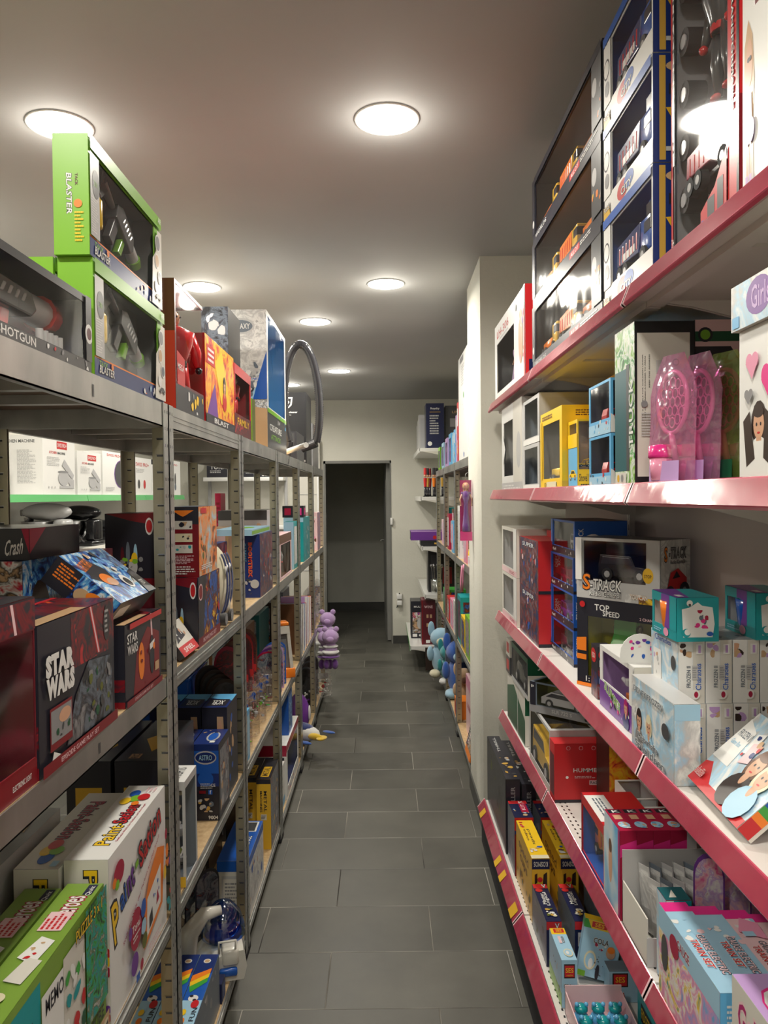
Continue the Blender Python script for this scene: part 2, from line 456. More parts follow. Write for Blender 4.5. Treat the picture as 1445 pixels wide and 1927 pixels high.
# ------------------------------------------------------------------ toys
TYRE = lambda: M('black','matte')
def wheel(parent, c, r, w, axis='y', hub='silver', name='wheel'):
    mb = MB(); c = Vector(c); d = Vector((0,1,0)) if axis == 'y' else Vector((1,0,0))
    mb.cyl(c-d*w/2, c+d*w/2, r, r, TYRE(), 14)
    mb.cyl(c-d*(w/2+.0006), c+d*(w/2+.0006), r*.55, r*.55, M(hub,'plas'), 10)
    return mb.build(name, parent)
def toy_car(parent, L, col, c=(0,0,0), rz=0, name='toy_car', suv=False):
    """model car, length L along local x"""
    T = Matrix.Translation(c) @ Matrix.Rotation(rz, 4, 'Z')
    W, H = L*.44, L*(.42 if suv else .3); r = L*(.105 if suv else .08); mb = MB(); m = M(col,'plas')
    z0 = r*.7
    prof = [(-.5,.0),(.5,.0),(.5,.3),(.46,.45),(.2,.52),(.02,.95),(-.28,1.0),(-.46,.6),(-.5,.5)] if not suv else [(-.5,0),(.5,0),(.5,.45),(.22,.52),(.14,.98),(-.46,1),(-.5,.5)]
    low = [(x*L, z0+z*(H-z0)) for x, z in prof]
    mb.prism(low, (0,-W/2,0), (1,0,0), (0,0,1), (0,1,0), W, m, T)
    gl = [(.17,.55),(.02,.88),(-.26,.92),(-.4,.6)] if not suv else [(.19,.56),(.12,.9),(-.42,.92),(-.45,.56)]
    g = [(x*L, z0+z*(H-z0)) for x, z in gl]
    mb.prism(g, (0,-W/2-.0006,0), (1,0,0), (0,0,1), (0,1,0), W+.0012, M('ink','plas'), T)
    for sy_ in (-1,1):
        mb.box(L*.49, sy_*W*.32-.006, z0+(H-z0)*.24, L*.503, sy_*W*.32+.006, z0+(H-z0)*.36, M('white','plas'), T)
    o = mb.build(name, parent, bevel=L*.018)
    for sx_ in (-.31,.31):
        for sy_ in (-1,1):
            p = T @ Vector((sx_*L, sy_*W*.47, r)); w = MB()
            d = (T.to_3x3() @ Vector((0,1,0)))
            w.cyl(p-d*L*.03, p+d*L*.03, r, r, TYRE(), 14); w.cyl(p-d*L*.032, p+d*L*.032, r*.55, r*.55, M('silver','plas'), 8)
            w.build('wheel', o)
    return o
def toy_truck(parent, L, cab, bed, c=(0,0,0), rz=0, kind='dump', name='toy_truck'):
    T = Matrix.Translation(c) @ Matrix.Rotation(rz, 4, 'Z'); W = L*.36; r = L*.085; mb = MB()
    mb.box(-L*.5,-W*.35,r*.9,L*.5,W*.35,r*1.5,M('charcoal','plas'),T)
    mb.rbox(L*.2,-W/2,r*1.3,L*.48,W/2,L*.42,M(cab,'plas'),L*.02,T)
    mb.box(L*.3,-W*.51,L*.27,L*.485,W*.51,L*.38,M('ink','plas'),T)
    if kind == 'dump':
        mb.prism([(-.5*L,.2*L),(.14*L,.16*L),(.2*L,.42*L),(-.48*L,.4*L)], (0,-W/2,0),(1,0,0),(0,0,1),(0,1,0),W,M(bed,'plas'),T)
        for i in range(6):
            x = -.42*L+i*.1*L
            mb.box(x,-W*.515,.2*L,x+.03*L,W*.515,.36*L,M('red','plas'),T)
    else:
        mb.rbox(-L*.4,-W/2,r*1.6,L*.12,W/2,L*.26,M(bed,'plas'),L*.02,T)
        mb.tube([T@Vector(p) for p in ((-.1*L,0,.26*L),(.05*L,0,.5*L),(.42*L,0,.56*L))], L*.03, M(bed,'plas'), 6)
        mb.tube([T@Vector(p) for p in ((.42*L,0,.56*L),(.52*L,0,.34*L))], L*.025, M(bed,'plas'), 6)
        mb.prism([(.42*L,.2*L),(.58*L,.2*L),(.56*L,.36*L),(.46*L,.33*L)], (0,-W*.3,0),(1,0,0),(0,0,1),(0,1,0),W*.6,M('charcoal','plas'),T)
    o = mb.build(name, parent, bevel=L*.01)
    for sx_ in (-.36,-.18,.32):
        for sy_ in (-1,1):
            p = T @ Vector((sx_*L, sy_*W*.46, r)); d = T.to_3x3() @ Vector((0,1,0)); w = MB()
            w.cyl(p-d*L*.04, p+d*L*.04, r, r, TYRE(), 14); w.cyl(p-d*L*.042, p+d*L*.042, r*.5, r*.5, M('silver','plas'), 8)
            w.build('wheel', o)
    return o
def toy_blaster(parent, L, T, accent='lime', main='charcoal', name='toy_blaster'):
    """toy dart gun, length L along local x of T, up = z"""
    mb = MB(); g = M(main,'plas'); a = M(accent,'plas'); s = M('lgrey','plas')
    mb.prism([(x*L,z*L) for x,z in ((-.18,-.02),(.2,-.02),(.24,.04),(.2,.15),(-.1,.17),(-.2,.1))], (0,-.05*L,0),(1,0,0),(0,0,1),(0,1,0),.1*L,g,T)
    mb.prism([(x*L,z*L) for x,z in ((-.16,0),(-.06,0),(-.1,-.24),(-.2,-.24))], (0,-.03*L,0),(1,0,0),(0,0,1),(0,1,0),.06*L,g,T)
    mb.prism([(x*L,z*L) for x,z in ((.04,-.02),(.1,-.02),(.08,-.17),(.0,-.2))], (0,-.028*L,0),(1,0,0),(0,0,1),(0,1,0),.056*L,a,T)
    for i in range(5):
        mb.prism([(x*L+i*.045*L,z*L) for x,z in ((-.06,.05),(-.035,.05),(-.01,.12),(-.035,.12))], (0,-.054*L,0),(1,0,0),(0,0,1),(0,1,0),.108*L,s,T)
    P = lambda x,z: T @ Vector((x*L,0,z*L))
    mb.cyl(P(.2,.08), P(.36,.08), .05*L, .05*L, s, 12); mb.cyl(P(.36,.08), P(.44,.08), .062*L, .05*L, a, 12)
    mb.cyl(P(-.44,.07), P(-.18,.08), .045*L, .03*L, g, 12)
    mb.prism([(x*L,z*L) for x,z in ((-.5,.12),(-.4,.12),(-.36,.04),(-.44,-.12),(-.5,-.12))], (0,-.03*L,0),(1,0,0),(0,0,1),(0,1,0),.06*L,g,T)
    return mb.build(name, parent, bevel=L*.008)
def doll(parent, H, dress, hair, c=(0,0,0), rz=0, name='doll', skirt=.12):
    T = Matrix.Translation(c) @ Matrix.Rotation(rz, 4, 'Z'); mb = MB(); P = lambda x,y,z: T @ Vector((x*H,y*H,z*H))
    R3 = T
    mb.lathe([(skirt*H,.0),(skirt*.92*H,.12*H),(skirt*.6*H,.38*H),(.045*H,.6*H),(.075*H,.72*H),(.07*H,.8*H),(.02*H,.83*H)], M(dress,'cloth'), T.translation, 14)
    mb.cyl(P(0,0,.82), P(0,0,.86), .022*H, .02*H, M('skin','plas'), 8)
    mb.sph(P(0,0,.92), .062*H, M('skin','plas'), (.85,.9,1.1), 12)
    mb.sph(P(0,.022,.925), .075*H, M(hair,'cloth'), (.95,.8,1.05), 12)
    mb.sph(P(0,.05,.78), .07*H, M(hair,'cloth'), (.8,.5,1.9), 10)
    for s in (-1,1):
        mb.tube([P(s*.07,0,.78), P(s*.12,-.01,.66), P(s*.11,-.05,.54)], [.02*H,.016*H,.012*H], M('skin','plas'), 6)
        mb.sph(P(s*.11,-.055,.53), .017*H, M('skin','plas'), n=6)
        mb.sph(P(s*.022,-.055,.925), .009*H, M('ink','plas'), n=6)
        mb.sph(P(s*.072,0,.78), .032*H, M(dress,'cloth'), n=8)
    return mb.build(name, parent)
def toy_figure(parent, H, suit, trim, c=(0,0,0), rz=0, hair='dbrown', name='toy_figure', bulk=1.0):
    T = Matrix.Translation(c) @ Matrix.Rotation(rz, 4, 'Z'); mb = MB(); P = lambda x,y,z: T @ Vector((x*H,y*H,z*H)); m = M(suit,'plas'); t = M(trim,'plas')
    mb.lathe([(.07*H*bulk,.44*H),(.085*H*bulk,.52*H),(.12*H*bulk,.66*H),(.13*H*bulk,.76*H),(.05*H,.83*H)], m, T.translation, 12)
    mb.sph(P(0,0,.9), .065*H, M('skin','plas'), (.9,.95,1.15), 10); mb.sph(P(0,.02,.93), .066*H, M(hair,'plas'), (.95,.9,1), 10)
    for s in (-1,1):
        mb.tube([P(s*.05*bulk,0,.48), P(s*.075*bulk,-.01,.25), P(s*.08*bulk,0,.03)], [.05*H*bulk,.042*H*bulk,.03*H], m, 8)
        mb.sph(P(s*.085*bulk,-.02,.025), .045*H, t, (.8,1.4,.6), 8)
        mb.tube([P(s*.13*bulk,0,.76), P(s*.19*bulk,-.01,.6), P(s*.18*bulk,-.05,.46)], [.045*H*bulk,.04*H*bulk,.03*H], m, 8)
        mb.sph(P(s*.18*bulk,-.06,.43), .035*H, t, n=8)
        mb.sph(P(s*.025,-.058,.91), .01*H, M('ink','plas'), n=6)
    mb.cyl(P(0,0,.44), P(0,0,.49), .078*H*bulk, .08*H*bulk, t, 12)
    return mb.build(name, parent)
def toy_gear(parent, w, h, cols, c=(0,0,0), seed=1, name='toy_set', T=None, dep=.02):
    """moulded accessories lying in an inlay: discs, rods and blocks, in the plane (Y,Z) or as T says"""
    rnd = random.Random(seed); mb = MB(); T = T or Matrix.Translation(c)
    for i in range(9):
        y, z = rnd.uniform(-w*.42,w*.42), rnd.uniform(-h*.42,h*.42); cc = M(rnd.choice(cols),'plas'); k = rnd.randrange(4); r = min(w,h)*rnd.uniform(.06,.14)
        if k == 0: mb.sph(T @ Vector((0,y,z)), r, cc, n=10)
        elif k == 1: mb.cyl(T @ Vector((0,y-r*1.6,z)), T @ Vector((0,y+r*1.6,z+r*.5)), r*.4, r*.5, cc, 8)
        elif k == 2: mb.cyl(T @ Vector((-dep/3,y,z)), T @ Vector((dep/3,y,z)), r, r*.8, cc, 12)
        else: mb.rbox(-dep/2,y-r,z-r*.8,dep/2,y+r,z+r*.8,cc,r*.2,T)
    return mb.build(name, parent)

# ------------------------------------------------------------------ where a sighted edge meets a shelf
CAM_I = CAM_M.inverted()
def project(x, y, z):
    q = CAM_I @ Vector((x, y, z))
    return (IW/2 + F_PX*q.x/-q.z, IH/2 - F_PX*q.y/-q.z)
def YD(px, X, z):
    lo, hi = .25, 14.0
    for _ in range(40):
        m = (lo+hi)/2; p = project(X, m, z)[0]
        if (p < px) == (X < 0): lo = m
        else: hi = m
    return m
LBL = []
# ================================================================== the room
def mat_floor():
    m, nt, b = new_mat('dark porcelain floor tiles')
    tc = nt.nodes.new('ShaderNodeTexCoord'); sp = nt.nodes.new('ShaderNodeSeparateXYZ'); nt.links.new(tc.outputs['Object'], sp.inputs[0])
    def ma(op, a, b_=None, c=None):
        n = nt.nodes.new('ShaderNodeMath'); n.operation = op
        for i, q in enumerate((a, b_, c)):
            if q is None: continue
            if isinstance(q, (int, float)): n.inputs[i].default_value = q
            else: nt.links.new(q, n.inputs[i])
        return n.outputs[0]
    TW, TH = .607, .3
    row = ma('DIVIDE', ma('ADD', sp.outputs['Y'], -2.374), TH)
    ri = ma('FLOOR', row); rf = ma('FRACT', row)
    odd = ma('ABSOLUTE', ma('MODULO', ri, 2.0))
    off = ma('MULTIPLY_ADD', odd, -.353, .198)
    cx = ma('DIVIDE', ma('ADD', sp.outputs['X'], off), TW)
    ci = ma('FLOOR', cx); cf = ma('FRACT', cx)
    ey = ma('MULTIPLY', ma('MINIMUM', rf, ma('SUBTRACT', 1.0, rf)), TH)
    ex = ma('MULTIPLY', ma('MINIMUM', cf, ma('SUBTRACT', 1.0, cf)), TW)
    e = ma('MINIMUM', ex, ey)
    g = ma('LESS_THAN', e, .0017)
    # tone per tile plus cloudy stone
    wn = nt.nodes.new('ShaderNodeTexWhiteNoise'); wn.noise_dimensions = '2D'
    cb = nt.nodes.new('ShaderNodeCombineXYZ'); nt.links.new(ci, cb.inputs[0]); nt.links.new(ri, cb.inputs[1]); nt.links.new(cb.outputs[0], wn.inputs['Vector'])
    n = nt.nodes.new('ShaderNodeTexNoise'); n.inputs['Scale'].default_value = 3.2; n.inputs['Detail'].default_value = 7; n.inputs['Roughness'].default_value = .6
    nt.links.new(tc.outputs['Object'], n.inputs['Vector'])
    mix = ma('ADD', ma('MULTIPLY', wn.outputs['Value'], .2), ma('MULTIPLY', n.outputs['Fac'], .8))
    r = nt.nodes.new('ShaderNodeValToRGB'); r.color_ramp.elements[0].position = .3; r.color_ramp.elements[1].position = .75
    r.color_ramp.elements[0].color = (.058,.057,.048,1); r.color_ramp.elements[1].color = (.118,.114,.096,1)
    nt.links.new(mix, r.inputs[0])
    gn = nt.nodes.new('ShaderNodeTexNoise'); gn.inputs['Scale'].default_value = 1.7; nt.links.new(tc.outputs['Object'], gn.inputs['Vector'])
    gr = nt.nodes.new('ShaderNodeValToRGB'); gr.color_ramp.elements[0].position = .42; gr.color_ramp.elements[1].position = .58
    gr.color_ramp.elements[0].color = (.03,.028,.024,1); gr.color_ramp.elements[1].color = (.34,.32,.28,1); nt.links.new(gn.outputs['Fac'], gr.inputs[0])
    mx = nt.nodes.new('ShaderNodeMix'); mx.data_type = 'RGBA'
    nt.links.new(g, mx.inputs[0]); nt.links.new(r.outputs[0], mx.inputs[6]); nt.links.new(gr.outputs[0], mx.inputs[7])
    nt.links.new(mx.outputs[2], b.inputs['Base Color'])
    ro = nt.nodes.new('ShaderNodeMapRange'); ro.inputs[3].default_value = .34; ro.inputs[4].default_value = .5; nt.links.new(n.outputs['Fac'], ro.inputs[0])
    nt.links.new(ro.outputs[0], b.inputs['Roughness'])
    bp = nt.nodes.new('ShaderNodeBump'); bp.inputs['Strength'].default_value = .5; bp.inputs['Distance'].default_value = .002
    hm = ma('MINIMUM', ma('MULTIPLY', e, 400.0), 1.0); nt.links.new(hm, bp.inputs['Height']); nt.links.new(bp.outputs[0], b.inputs['Normal'])
    return m
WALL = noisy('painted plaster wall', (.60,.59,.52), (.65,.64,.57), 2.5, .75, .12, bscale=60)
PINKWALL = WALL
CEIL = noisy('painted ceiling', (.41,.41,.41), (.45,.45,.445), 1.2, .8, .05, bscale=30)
TILEB = noisy('dark tile baseboard', (.035,.036,.035), (.06,.06,.055), 5, .4)
XL, XR, YB, Y0 = -2.42, .86, 8.32, -1.6
def ceil_z(y): return CAM_Z + 1.17 - .018*y
mb = MB(); mb.box(XL-.1, Y0-.1, -.1, XR+.1, 11.4, 0, mat_floor()); struct(mb.build('floor'), 'dark grey rectangular floor tiles')
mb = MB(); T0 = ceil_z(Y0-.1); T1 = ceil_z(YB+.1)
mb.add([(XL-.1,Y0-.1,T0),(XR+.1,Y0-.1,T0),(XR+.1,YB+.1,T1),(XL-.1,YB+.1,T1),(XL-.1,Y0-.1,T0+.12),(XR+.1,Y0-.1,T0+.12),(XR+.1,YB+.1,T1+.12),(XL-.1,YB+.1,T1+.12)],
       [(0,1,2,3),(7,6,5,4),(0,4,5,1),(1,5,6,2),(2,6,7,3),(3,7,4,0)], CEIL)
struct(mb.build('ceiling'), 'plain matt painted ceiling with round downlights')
mb = MB(); mb.box(XL-.1, Y0, 0, XL, YB, 2.8, WALL); struct(mb.build('wall_left'))
mb = MB(); mb.box(XR, Y0, 0, XR+.1, YB, 2.8, WALL); struct(mb.build('wall_right'))
mb = MB(); mb.box(XL-.1, Y0-.1, 0, XR+.1, Y0, 2.85, WALL); struct(mb.build('wall_front'))
# back wall with the doorway
DX0, DX1, DZ = -.64, .078, 1.955
mb = MB()
mb.box(XL-.1, YB, 0, DX0, YB+.12, 2.7, WALL); mb.box(DX1, YB, 0, XR+.1, YB+.12, 2.7, WALL); mb.box(DX0, YB, DZ, DX1, YB+.12, 2.7, WALL)
struct(mb.build('wall_back'), 'pale plaster back wall around the dark doorway')
# pillar beside the pink shelving
mb = MB(); mb.box(.455, 3.64, 0, XR+.05, 4.19, 2.75, WALL); struct(mb.build('wall_pillar'), 'pale square pillar between the two right hand shelf runs')
mb = MB(); mb.box(.447, 3.63, 0, .455, 4.19, .085, TILEB); mb.box(.447, 3.632, 0, XR, 3.64, .085, TILEB); struct(mb.build('baseboard_pillar'))
mb = MB(); mb.box(DX1+.004, YB-.012, 0, XR, YB, .085, TILEB); struct(mb.build('baseboard_back'))
# doorway frame and what lies behind it
GREYP = noisy('grey metal door frame', (.16,.16,.15), (.2,.2,.185), 6, .4)
mb = MB(); mb.box(DX0,YB-.006,0,DX0+.022,YB+.125,DZ,GREYP); mb.box(DX1-.012,YB-.006,0,DX1,YB+.125,DZ,GREYP); mb.box(DX0,YB-.006,DZ-.028,DX1,YB+.125,DZ,GREYP)
struct(mb.build('trim_1'), 'thin grey frame of the doorway')
DARKW = noisy('unlit corridor plaster', (.64,.64,.58), (.72,.72,.65), 2.2, .8, .1)
CY = 10.8
mb = MB(); mb.box(-.95, CY, 0, .4, CY+.08, 2.6, DARKW); struct(mb.build('wall_corridor_end'), 'scuffed dim wall beyond the doorway')
mb = MB(); mb.box(-1.0, YB+.12, 0, -.92, CY, 2.6, DARKW); struct(mb.build('wall_corridor_left'))
mb = MB(); mb.box(.2, YB+.12, 0, .28, CY, 2.6, DARKW); struct(mb.build('wall_corridor_right'))
mb = MB(); mb.box(-1.0, YB+.12, 2.55, .4, CY, 2.62, DARKW); struct(mb.build('ceiling_corridor'))
mb = MB(); mb.box(-.92, CY-.012, 0, .2, CY, .11, TILEB); struct(mb.build('baseboard_corridor'))
# the opened door leaf standing against the corridor's right side
DOORM = noisy('grey door leaf', (.2,.2,.19), (.25,.25,.23), 4, .45)
dr = bpy.data.objects.new('door_1', None); COL.objects.link(dr); struct(dr, 'opened grey door leaf inside the dark doorway')
dr.location = (.066, YB+.13, 0); dr.rotation_euler = (0,0,math.radians(2.5))
mb = MB(); mb.box(-.04, 0, .012, 0, .72, 1.93, DOORM); mb.box(-.044,.05,.3,-.04,.66,1.75,GREYP); mb.build('door_leaf', dr)
mb = MB(); mb.box(-.046,.6,.94,-.04,.64,1.12,M('charcoal','plas')); mb.cyl((-.045,.62,1.07),(-.085,.62,1.07),.008,.008,M('silver','met')); mb.cyl((-.085,.625,1.07),(-.085,.5,1.07),.008,.007,M('silver','met')); mb.build('door_handle', dr)
# white latch catch on the wall edge and wall socket
mb = MB(); mb.rbox(DX1-.012,YB-.035,1.27,DX1+.014,YB-.006,1.345,M('white','plas'),.004)
tag(mb.build('strike_plate'), 'small white latch fitting on the doorway edge', 'latch')
o = thing('wall_socket', 'white double wall socket with a plugged-in adapter right of doorway', 'wall socket', (.155, YB, .47))
mb = MB(); mb.rbox(-.035,-.012,-.07,.035,0,.07,M('offwhite','plas'),.004); mb.cyl((0,-.013,.033),(0,-.012,.033),.02,.02,M('grey','plas')); mb.cyl((0,-.013,-.033),(0,-.012,-.033),.02,.02,M('grey','plas')); mb.build('socket_plate', o)
mb = MB(); mb.rbox(-.026,-.06,-.055,.026,-.012,-.005,M('white','plas'),.006); mb.cyl((-.02,-.03,-.055),(-.03,-.028,-.085),.006,.004,M('charcoal','plas')); mb.build('plug_adapter', o)
mb = MB(); mb.rbox(-.028,-.05,.01,.028,-.012,.06,M('white','plas'),.006); mb.cyl((0,-.03,.06),(0,-.03,.075),.006,.006,M('charcoal','plas')); mb.build('plug_adapter', o)
# white cupboard door left of the doorway, white conduit
o = thing('white_cupboard', 'tall white panelled cupboard standing left of the dark doorway', 'cupboard', (-.76, YB-.02, 0))
mb = MB(); mb.box(-.17,-.1,0,.09,.0,2.19,M('offwhite','plas')); mb.build('body', o)
mb = MB()
for a, b_, c, d in ((-.16,.04,-.14,2.17),(.06,.04,.08,2.17),(-.16,2.15,.08,2.175),(-.16,.02,.08,.05)): mb.rbox(a,-.115,b_,c,-.1,d,M('white','plas'),.004)
for z in (.4,.8,1.2,1.6,1.85): mb.box(-.14,-.105,z,.06,-.1,z+.006,M('lgrey'))
mb.build('door_panel', o)
mb = MB(); mb.cyl((-.585,7.2,.0),(-.585,7.2,1.52),.011,.011,M('offwhite','plas'),10); mb.cyl((-.585,7.2,.98),(-.585,7.2,1.02),.015,.015,M('white','plas'),10)
mb.cyl((-.585,7.2,0),(-.585,7.2,.02),.03,.03,M('offwhite','plas'),10)
tag(mb.build('upright_pole'), 'thin white upright pole at the far end of the left shelving', 'pole')

# ------------------------------------------------------------------ downlights
EMIT = bpy.data.materials.new('lit diffuser'); EMIT.use_nodes = True
b = EMIT.node_tree.nodes['Principled BSDF']; b.inputs['Emission Color'].default_value = (1,.98,.95,1); b.inputs['Emission Strength'].default_value = DISC_STRENGTH
def downlight(x, y, label, r=.092):
    z = ceil_z(y); o = thing('ceiling_light', label, 'ceiling light', (x, y, z), 0, 'round recessed downlights', rx=-.018)
    mb = MB(); mb.lathe([(r,-.001),(r+.006,-.001),(r+.006,-.003),(r+.002,-.005),(r,-.004)], M('white','plas'), n=36, caps=False); mb.build('trim_ring', o)
    mb = MB(); mb.lathe([(.001,-.004),(r,-.0035),(r,-.002)], EMIT, n=36); mb.build('diffuser', o)
    l = bpy.data.lights.new('lamp', 'AREA'); l.shape = 'DISK'; l.size = r*1.9; l.energy = LAMP_W; l.color = LAMP_COL; l.spread = math.radians(165)
    lo = bpy.data.objects.new('lamp', l); COL.objects.link(lo); lo.parent = o; lo.location = (0,0,-.012)
    pl = bpy.data.lights.new('side_glow', 'POINT'); pl.shadow_soft_size = .05; pl.energy = GLOW_W; pl.color = LAMP_COL  # extra point light added below each disc to brighten walls and ceiling
    po = bpy.data.objects.new('side_glow', pl); COL.objects.link(po); po.parent = o; po.location = (0,0,-.075)
def LP(px, py):
    y = 3.0
    for _ in range(20): x, y = HZ(px, py, ceil_z(y))
    return x, y
downlight(*LP(728,224), 'large bright round downlight nearest in the middle of the ceiling')
downlight(*LP(726,534), 'round downlight second in the middle line, left of the pillar')
downlight(*LP(593,605), 'round downlight above the hose on the left shelving')
downlight(*LP(638,698), 'small far round downlight nearest the doorway, right of the hose')
downlight(*LP(113,236), 'big round downlight directly over the green boxes, upper left')
downlight(*LP(380,540), 'round downlight just over the red figure box on left shelving')
downlight(*LP(545,724), 'tiny far round downlight seen through the hose loop')
downlight(.01, .35, 'round downlight overhead, out of view above the viewer')
downlight(-.89, .4, 'round downlight out of view, over the near left shelves')
downlight(-1.75, 3.0, 'round downlight hidden behind the left shelves, nearer one')
downlight(-1.7, 5.6, 'round downlight hidden behind the left shelves, farther one')
downlight(.0, -1.0, 'round downlight behind the viewer')

# ------------------------------------------------------------------ galvanised shelving
ZINC = noisy('galvanised steel', (.36,.37,.36), (.56,.56,.54), 9, .32, .05, metal=.85, stretch=(1,1,.5), rr=(.25,.42))
ZINCY = noisy('worn yellowed galvanised steel', (.34,.31,.22), (.5,.47,.37), 7, .35, .05, metal=.8, rr=(.28,.45))
CHIP = noisy('chipboard shelf', (.42,.28,.14), (.56,.4,.22), 60, .6, .1)
CHIPU = noisy('brown hardboard underside', (.16,.11,.075), (.2,.14,.1), 20, .6)
LEVELS = (.085, .64, 1.18, 1.79)
def post_mesh(sx, sy):
    """perforated angle, corner at origin, flanges towards sx and sy"""
    w, t, H = .036, .0022, 1.7905; mb = MB()
    mb.box(min(0,sx*w),min(0,sy*t),.02,max(0,sx*w),max(0,sy*t),H,ZINCY)
    mb.box(min(0,sx*t),min(0,sy*w),.02,max(0,sx*t),max(0,sy*w),H,ZINC)
    k = M('charcoal','matte'); lite = M('silver','met'); z = .06
    while z < H-.03:
        for s_ in (-1,1):
            y = -.0004 if s_ < 0 else t+.0004
            y = y if sy > 0 else (-y)
            mb.quad((sx*.012,y,z),(sx*.026,y,z),(sx*.026,y,z+.004),(sx*.012,y,z+.004), k)
            mb.quad((sx*.011,y*1.02,z+.004),(sx*.028,y*1.02,z+.004),(sx*.028,y*1.02,z+.0052),(sx*.011,y*1.02,z+.0052), lite)
        x = -.0005*sx
        for yy in (.009,.026):
            mb.quad((x,sy*(yy-.002),z+.02),(x,sy*(yy+.002),z+.02),(x,sy*(yy+.002),z+.027),(x,sy*(yy-.002),z+.027), k if yy < .02 else lite)
        z += .0375
    return mb
def rack(label, xf, xb, y0, y1, ribbed=False, levels=LEVELS):
    """xf = aisle face, xb = rear face"""
    s = 1 if xb > xf else -1
    r = thing('metal_shelving_unit', label, 'shelving unit', ((xf+xb)/2, (y0+y1)/2, 0), 0, 'galvanised shelving units')
    cx, cy = (xf+xb)/2, (y0+y1)/2
    for x, sx in ((xf, s), (xb, -s)):
        for y, sy in ((y0,1),(y1,-1)):
            o = post_mesh(sx, sy).build('post', r); o.location = (x-cx, y-cy, 0)
            fb = MB(); fb.rbox(min(0,sx*.04)-.002,min(0,sy*.04)-.002,0,max(0,sx*.04)+.002,max(0,sy*.04)+.002,.022,M('black','matte'),.003); fb.build('foot_cap', o)
    L = y1-y0; D = abs(xb-xf)
    for i, z in enumerate(levels):
        b = MB(); hb = .052 if i in (3,) else .045; a, c = -D/2+.003, D/2-.003
        for x0, x1 in ((a, a+.0025), (c-.0025, c)):
            b.box(x0,-L/2+.006,z-hb,x1,L/2-.006,z,ZINC)
        for x0, x1 in ((a,a+.014),(c-.014,c)):
            b.box(x0,-L/2+.006,z-hb,x1,L/2-.006,z-hb+.0025,ZINC)
        if ribbed or i in (1,0):
            for x in (a-.002, c-.001):
                b.box(x,-L/2+.037,z-hb*.62,x+.003,L/2-.037,z-hb*.52,ZINC); b.box(x,-L/2+.037,z-hb*.42,x+.003,L/2-.037,z-hb*.32,ZINC)
        else:
            for x in (a-.0006, c+.0006):
                b.quad((x,-.004,z-hb*.75),(x,.004,z-hb*.75),(x,.004,z-hb*.35),(x,-.004,z-hb*.35),M('charcoal'))
        for y_ in (-L/2+.004, L/2-.0065): b.box(a,y_,z-hb,c,y_+.0025,z,ZINC)
        for y_ in ((-L*.22, 0, L*.22) if i == 3 else (0,)): b.box(a+.003,y_-.012,z-.028,c-.003,y_+.012,z-.010,ZINC)
        so = b.build('shelf', r)
        p = MB(); p.box(a+.003,-L/2+.008,z-.008,c-.003,L/2-.008,z+.001,CHIP); p.box(a+.003,-L/2+.008,z-.0095,c-.003,L/2-.008,z-.008,CHIPU); p.build('shelf_board', so)
    return r
LX, LXB = -.485, -.885
YP = [-.03, .87, 1.77, 2.67, 3.57, 4.47, 5.37, 6.27]
names = ['galvanised shelving unit beside the viewer on the left, mostly out of frame', 'galvanised shelving unit nearest in the left run, holding the green boxes',
 'galvanised shelving unit second in the left run, holding the tall red figure box', 'galvanised shelving unit on the left holding the tall white and blue box',
 'galvanised shelving unit on the left under the vacuum cleaner box', 'galvanised shelving unit on the left, second from the doorway', 'galvanised shelving unit on the left nearest the doorway']
for i in range(7): rack(names[i], LX, LXB, YP[i]+.003, YP[i+1]-.003, ribbed=(i in (2,)))
RX, RXB = .462, .83
YR = [4.21, 5.11, 6.01, 6.9]
names = ['galvanised shelving unit on the right directly behind the pale pillar', 'galvanised shelving unit in the middle of the far right run', 'galvanised shelving unit on the right next to the far white shelves']
for i in range(3): rack(names[i], RX, RXB, YR[i]+.003, YR[i+1]-.003)

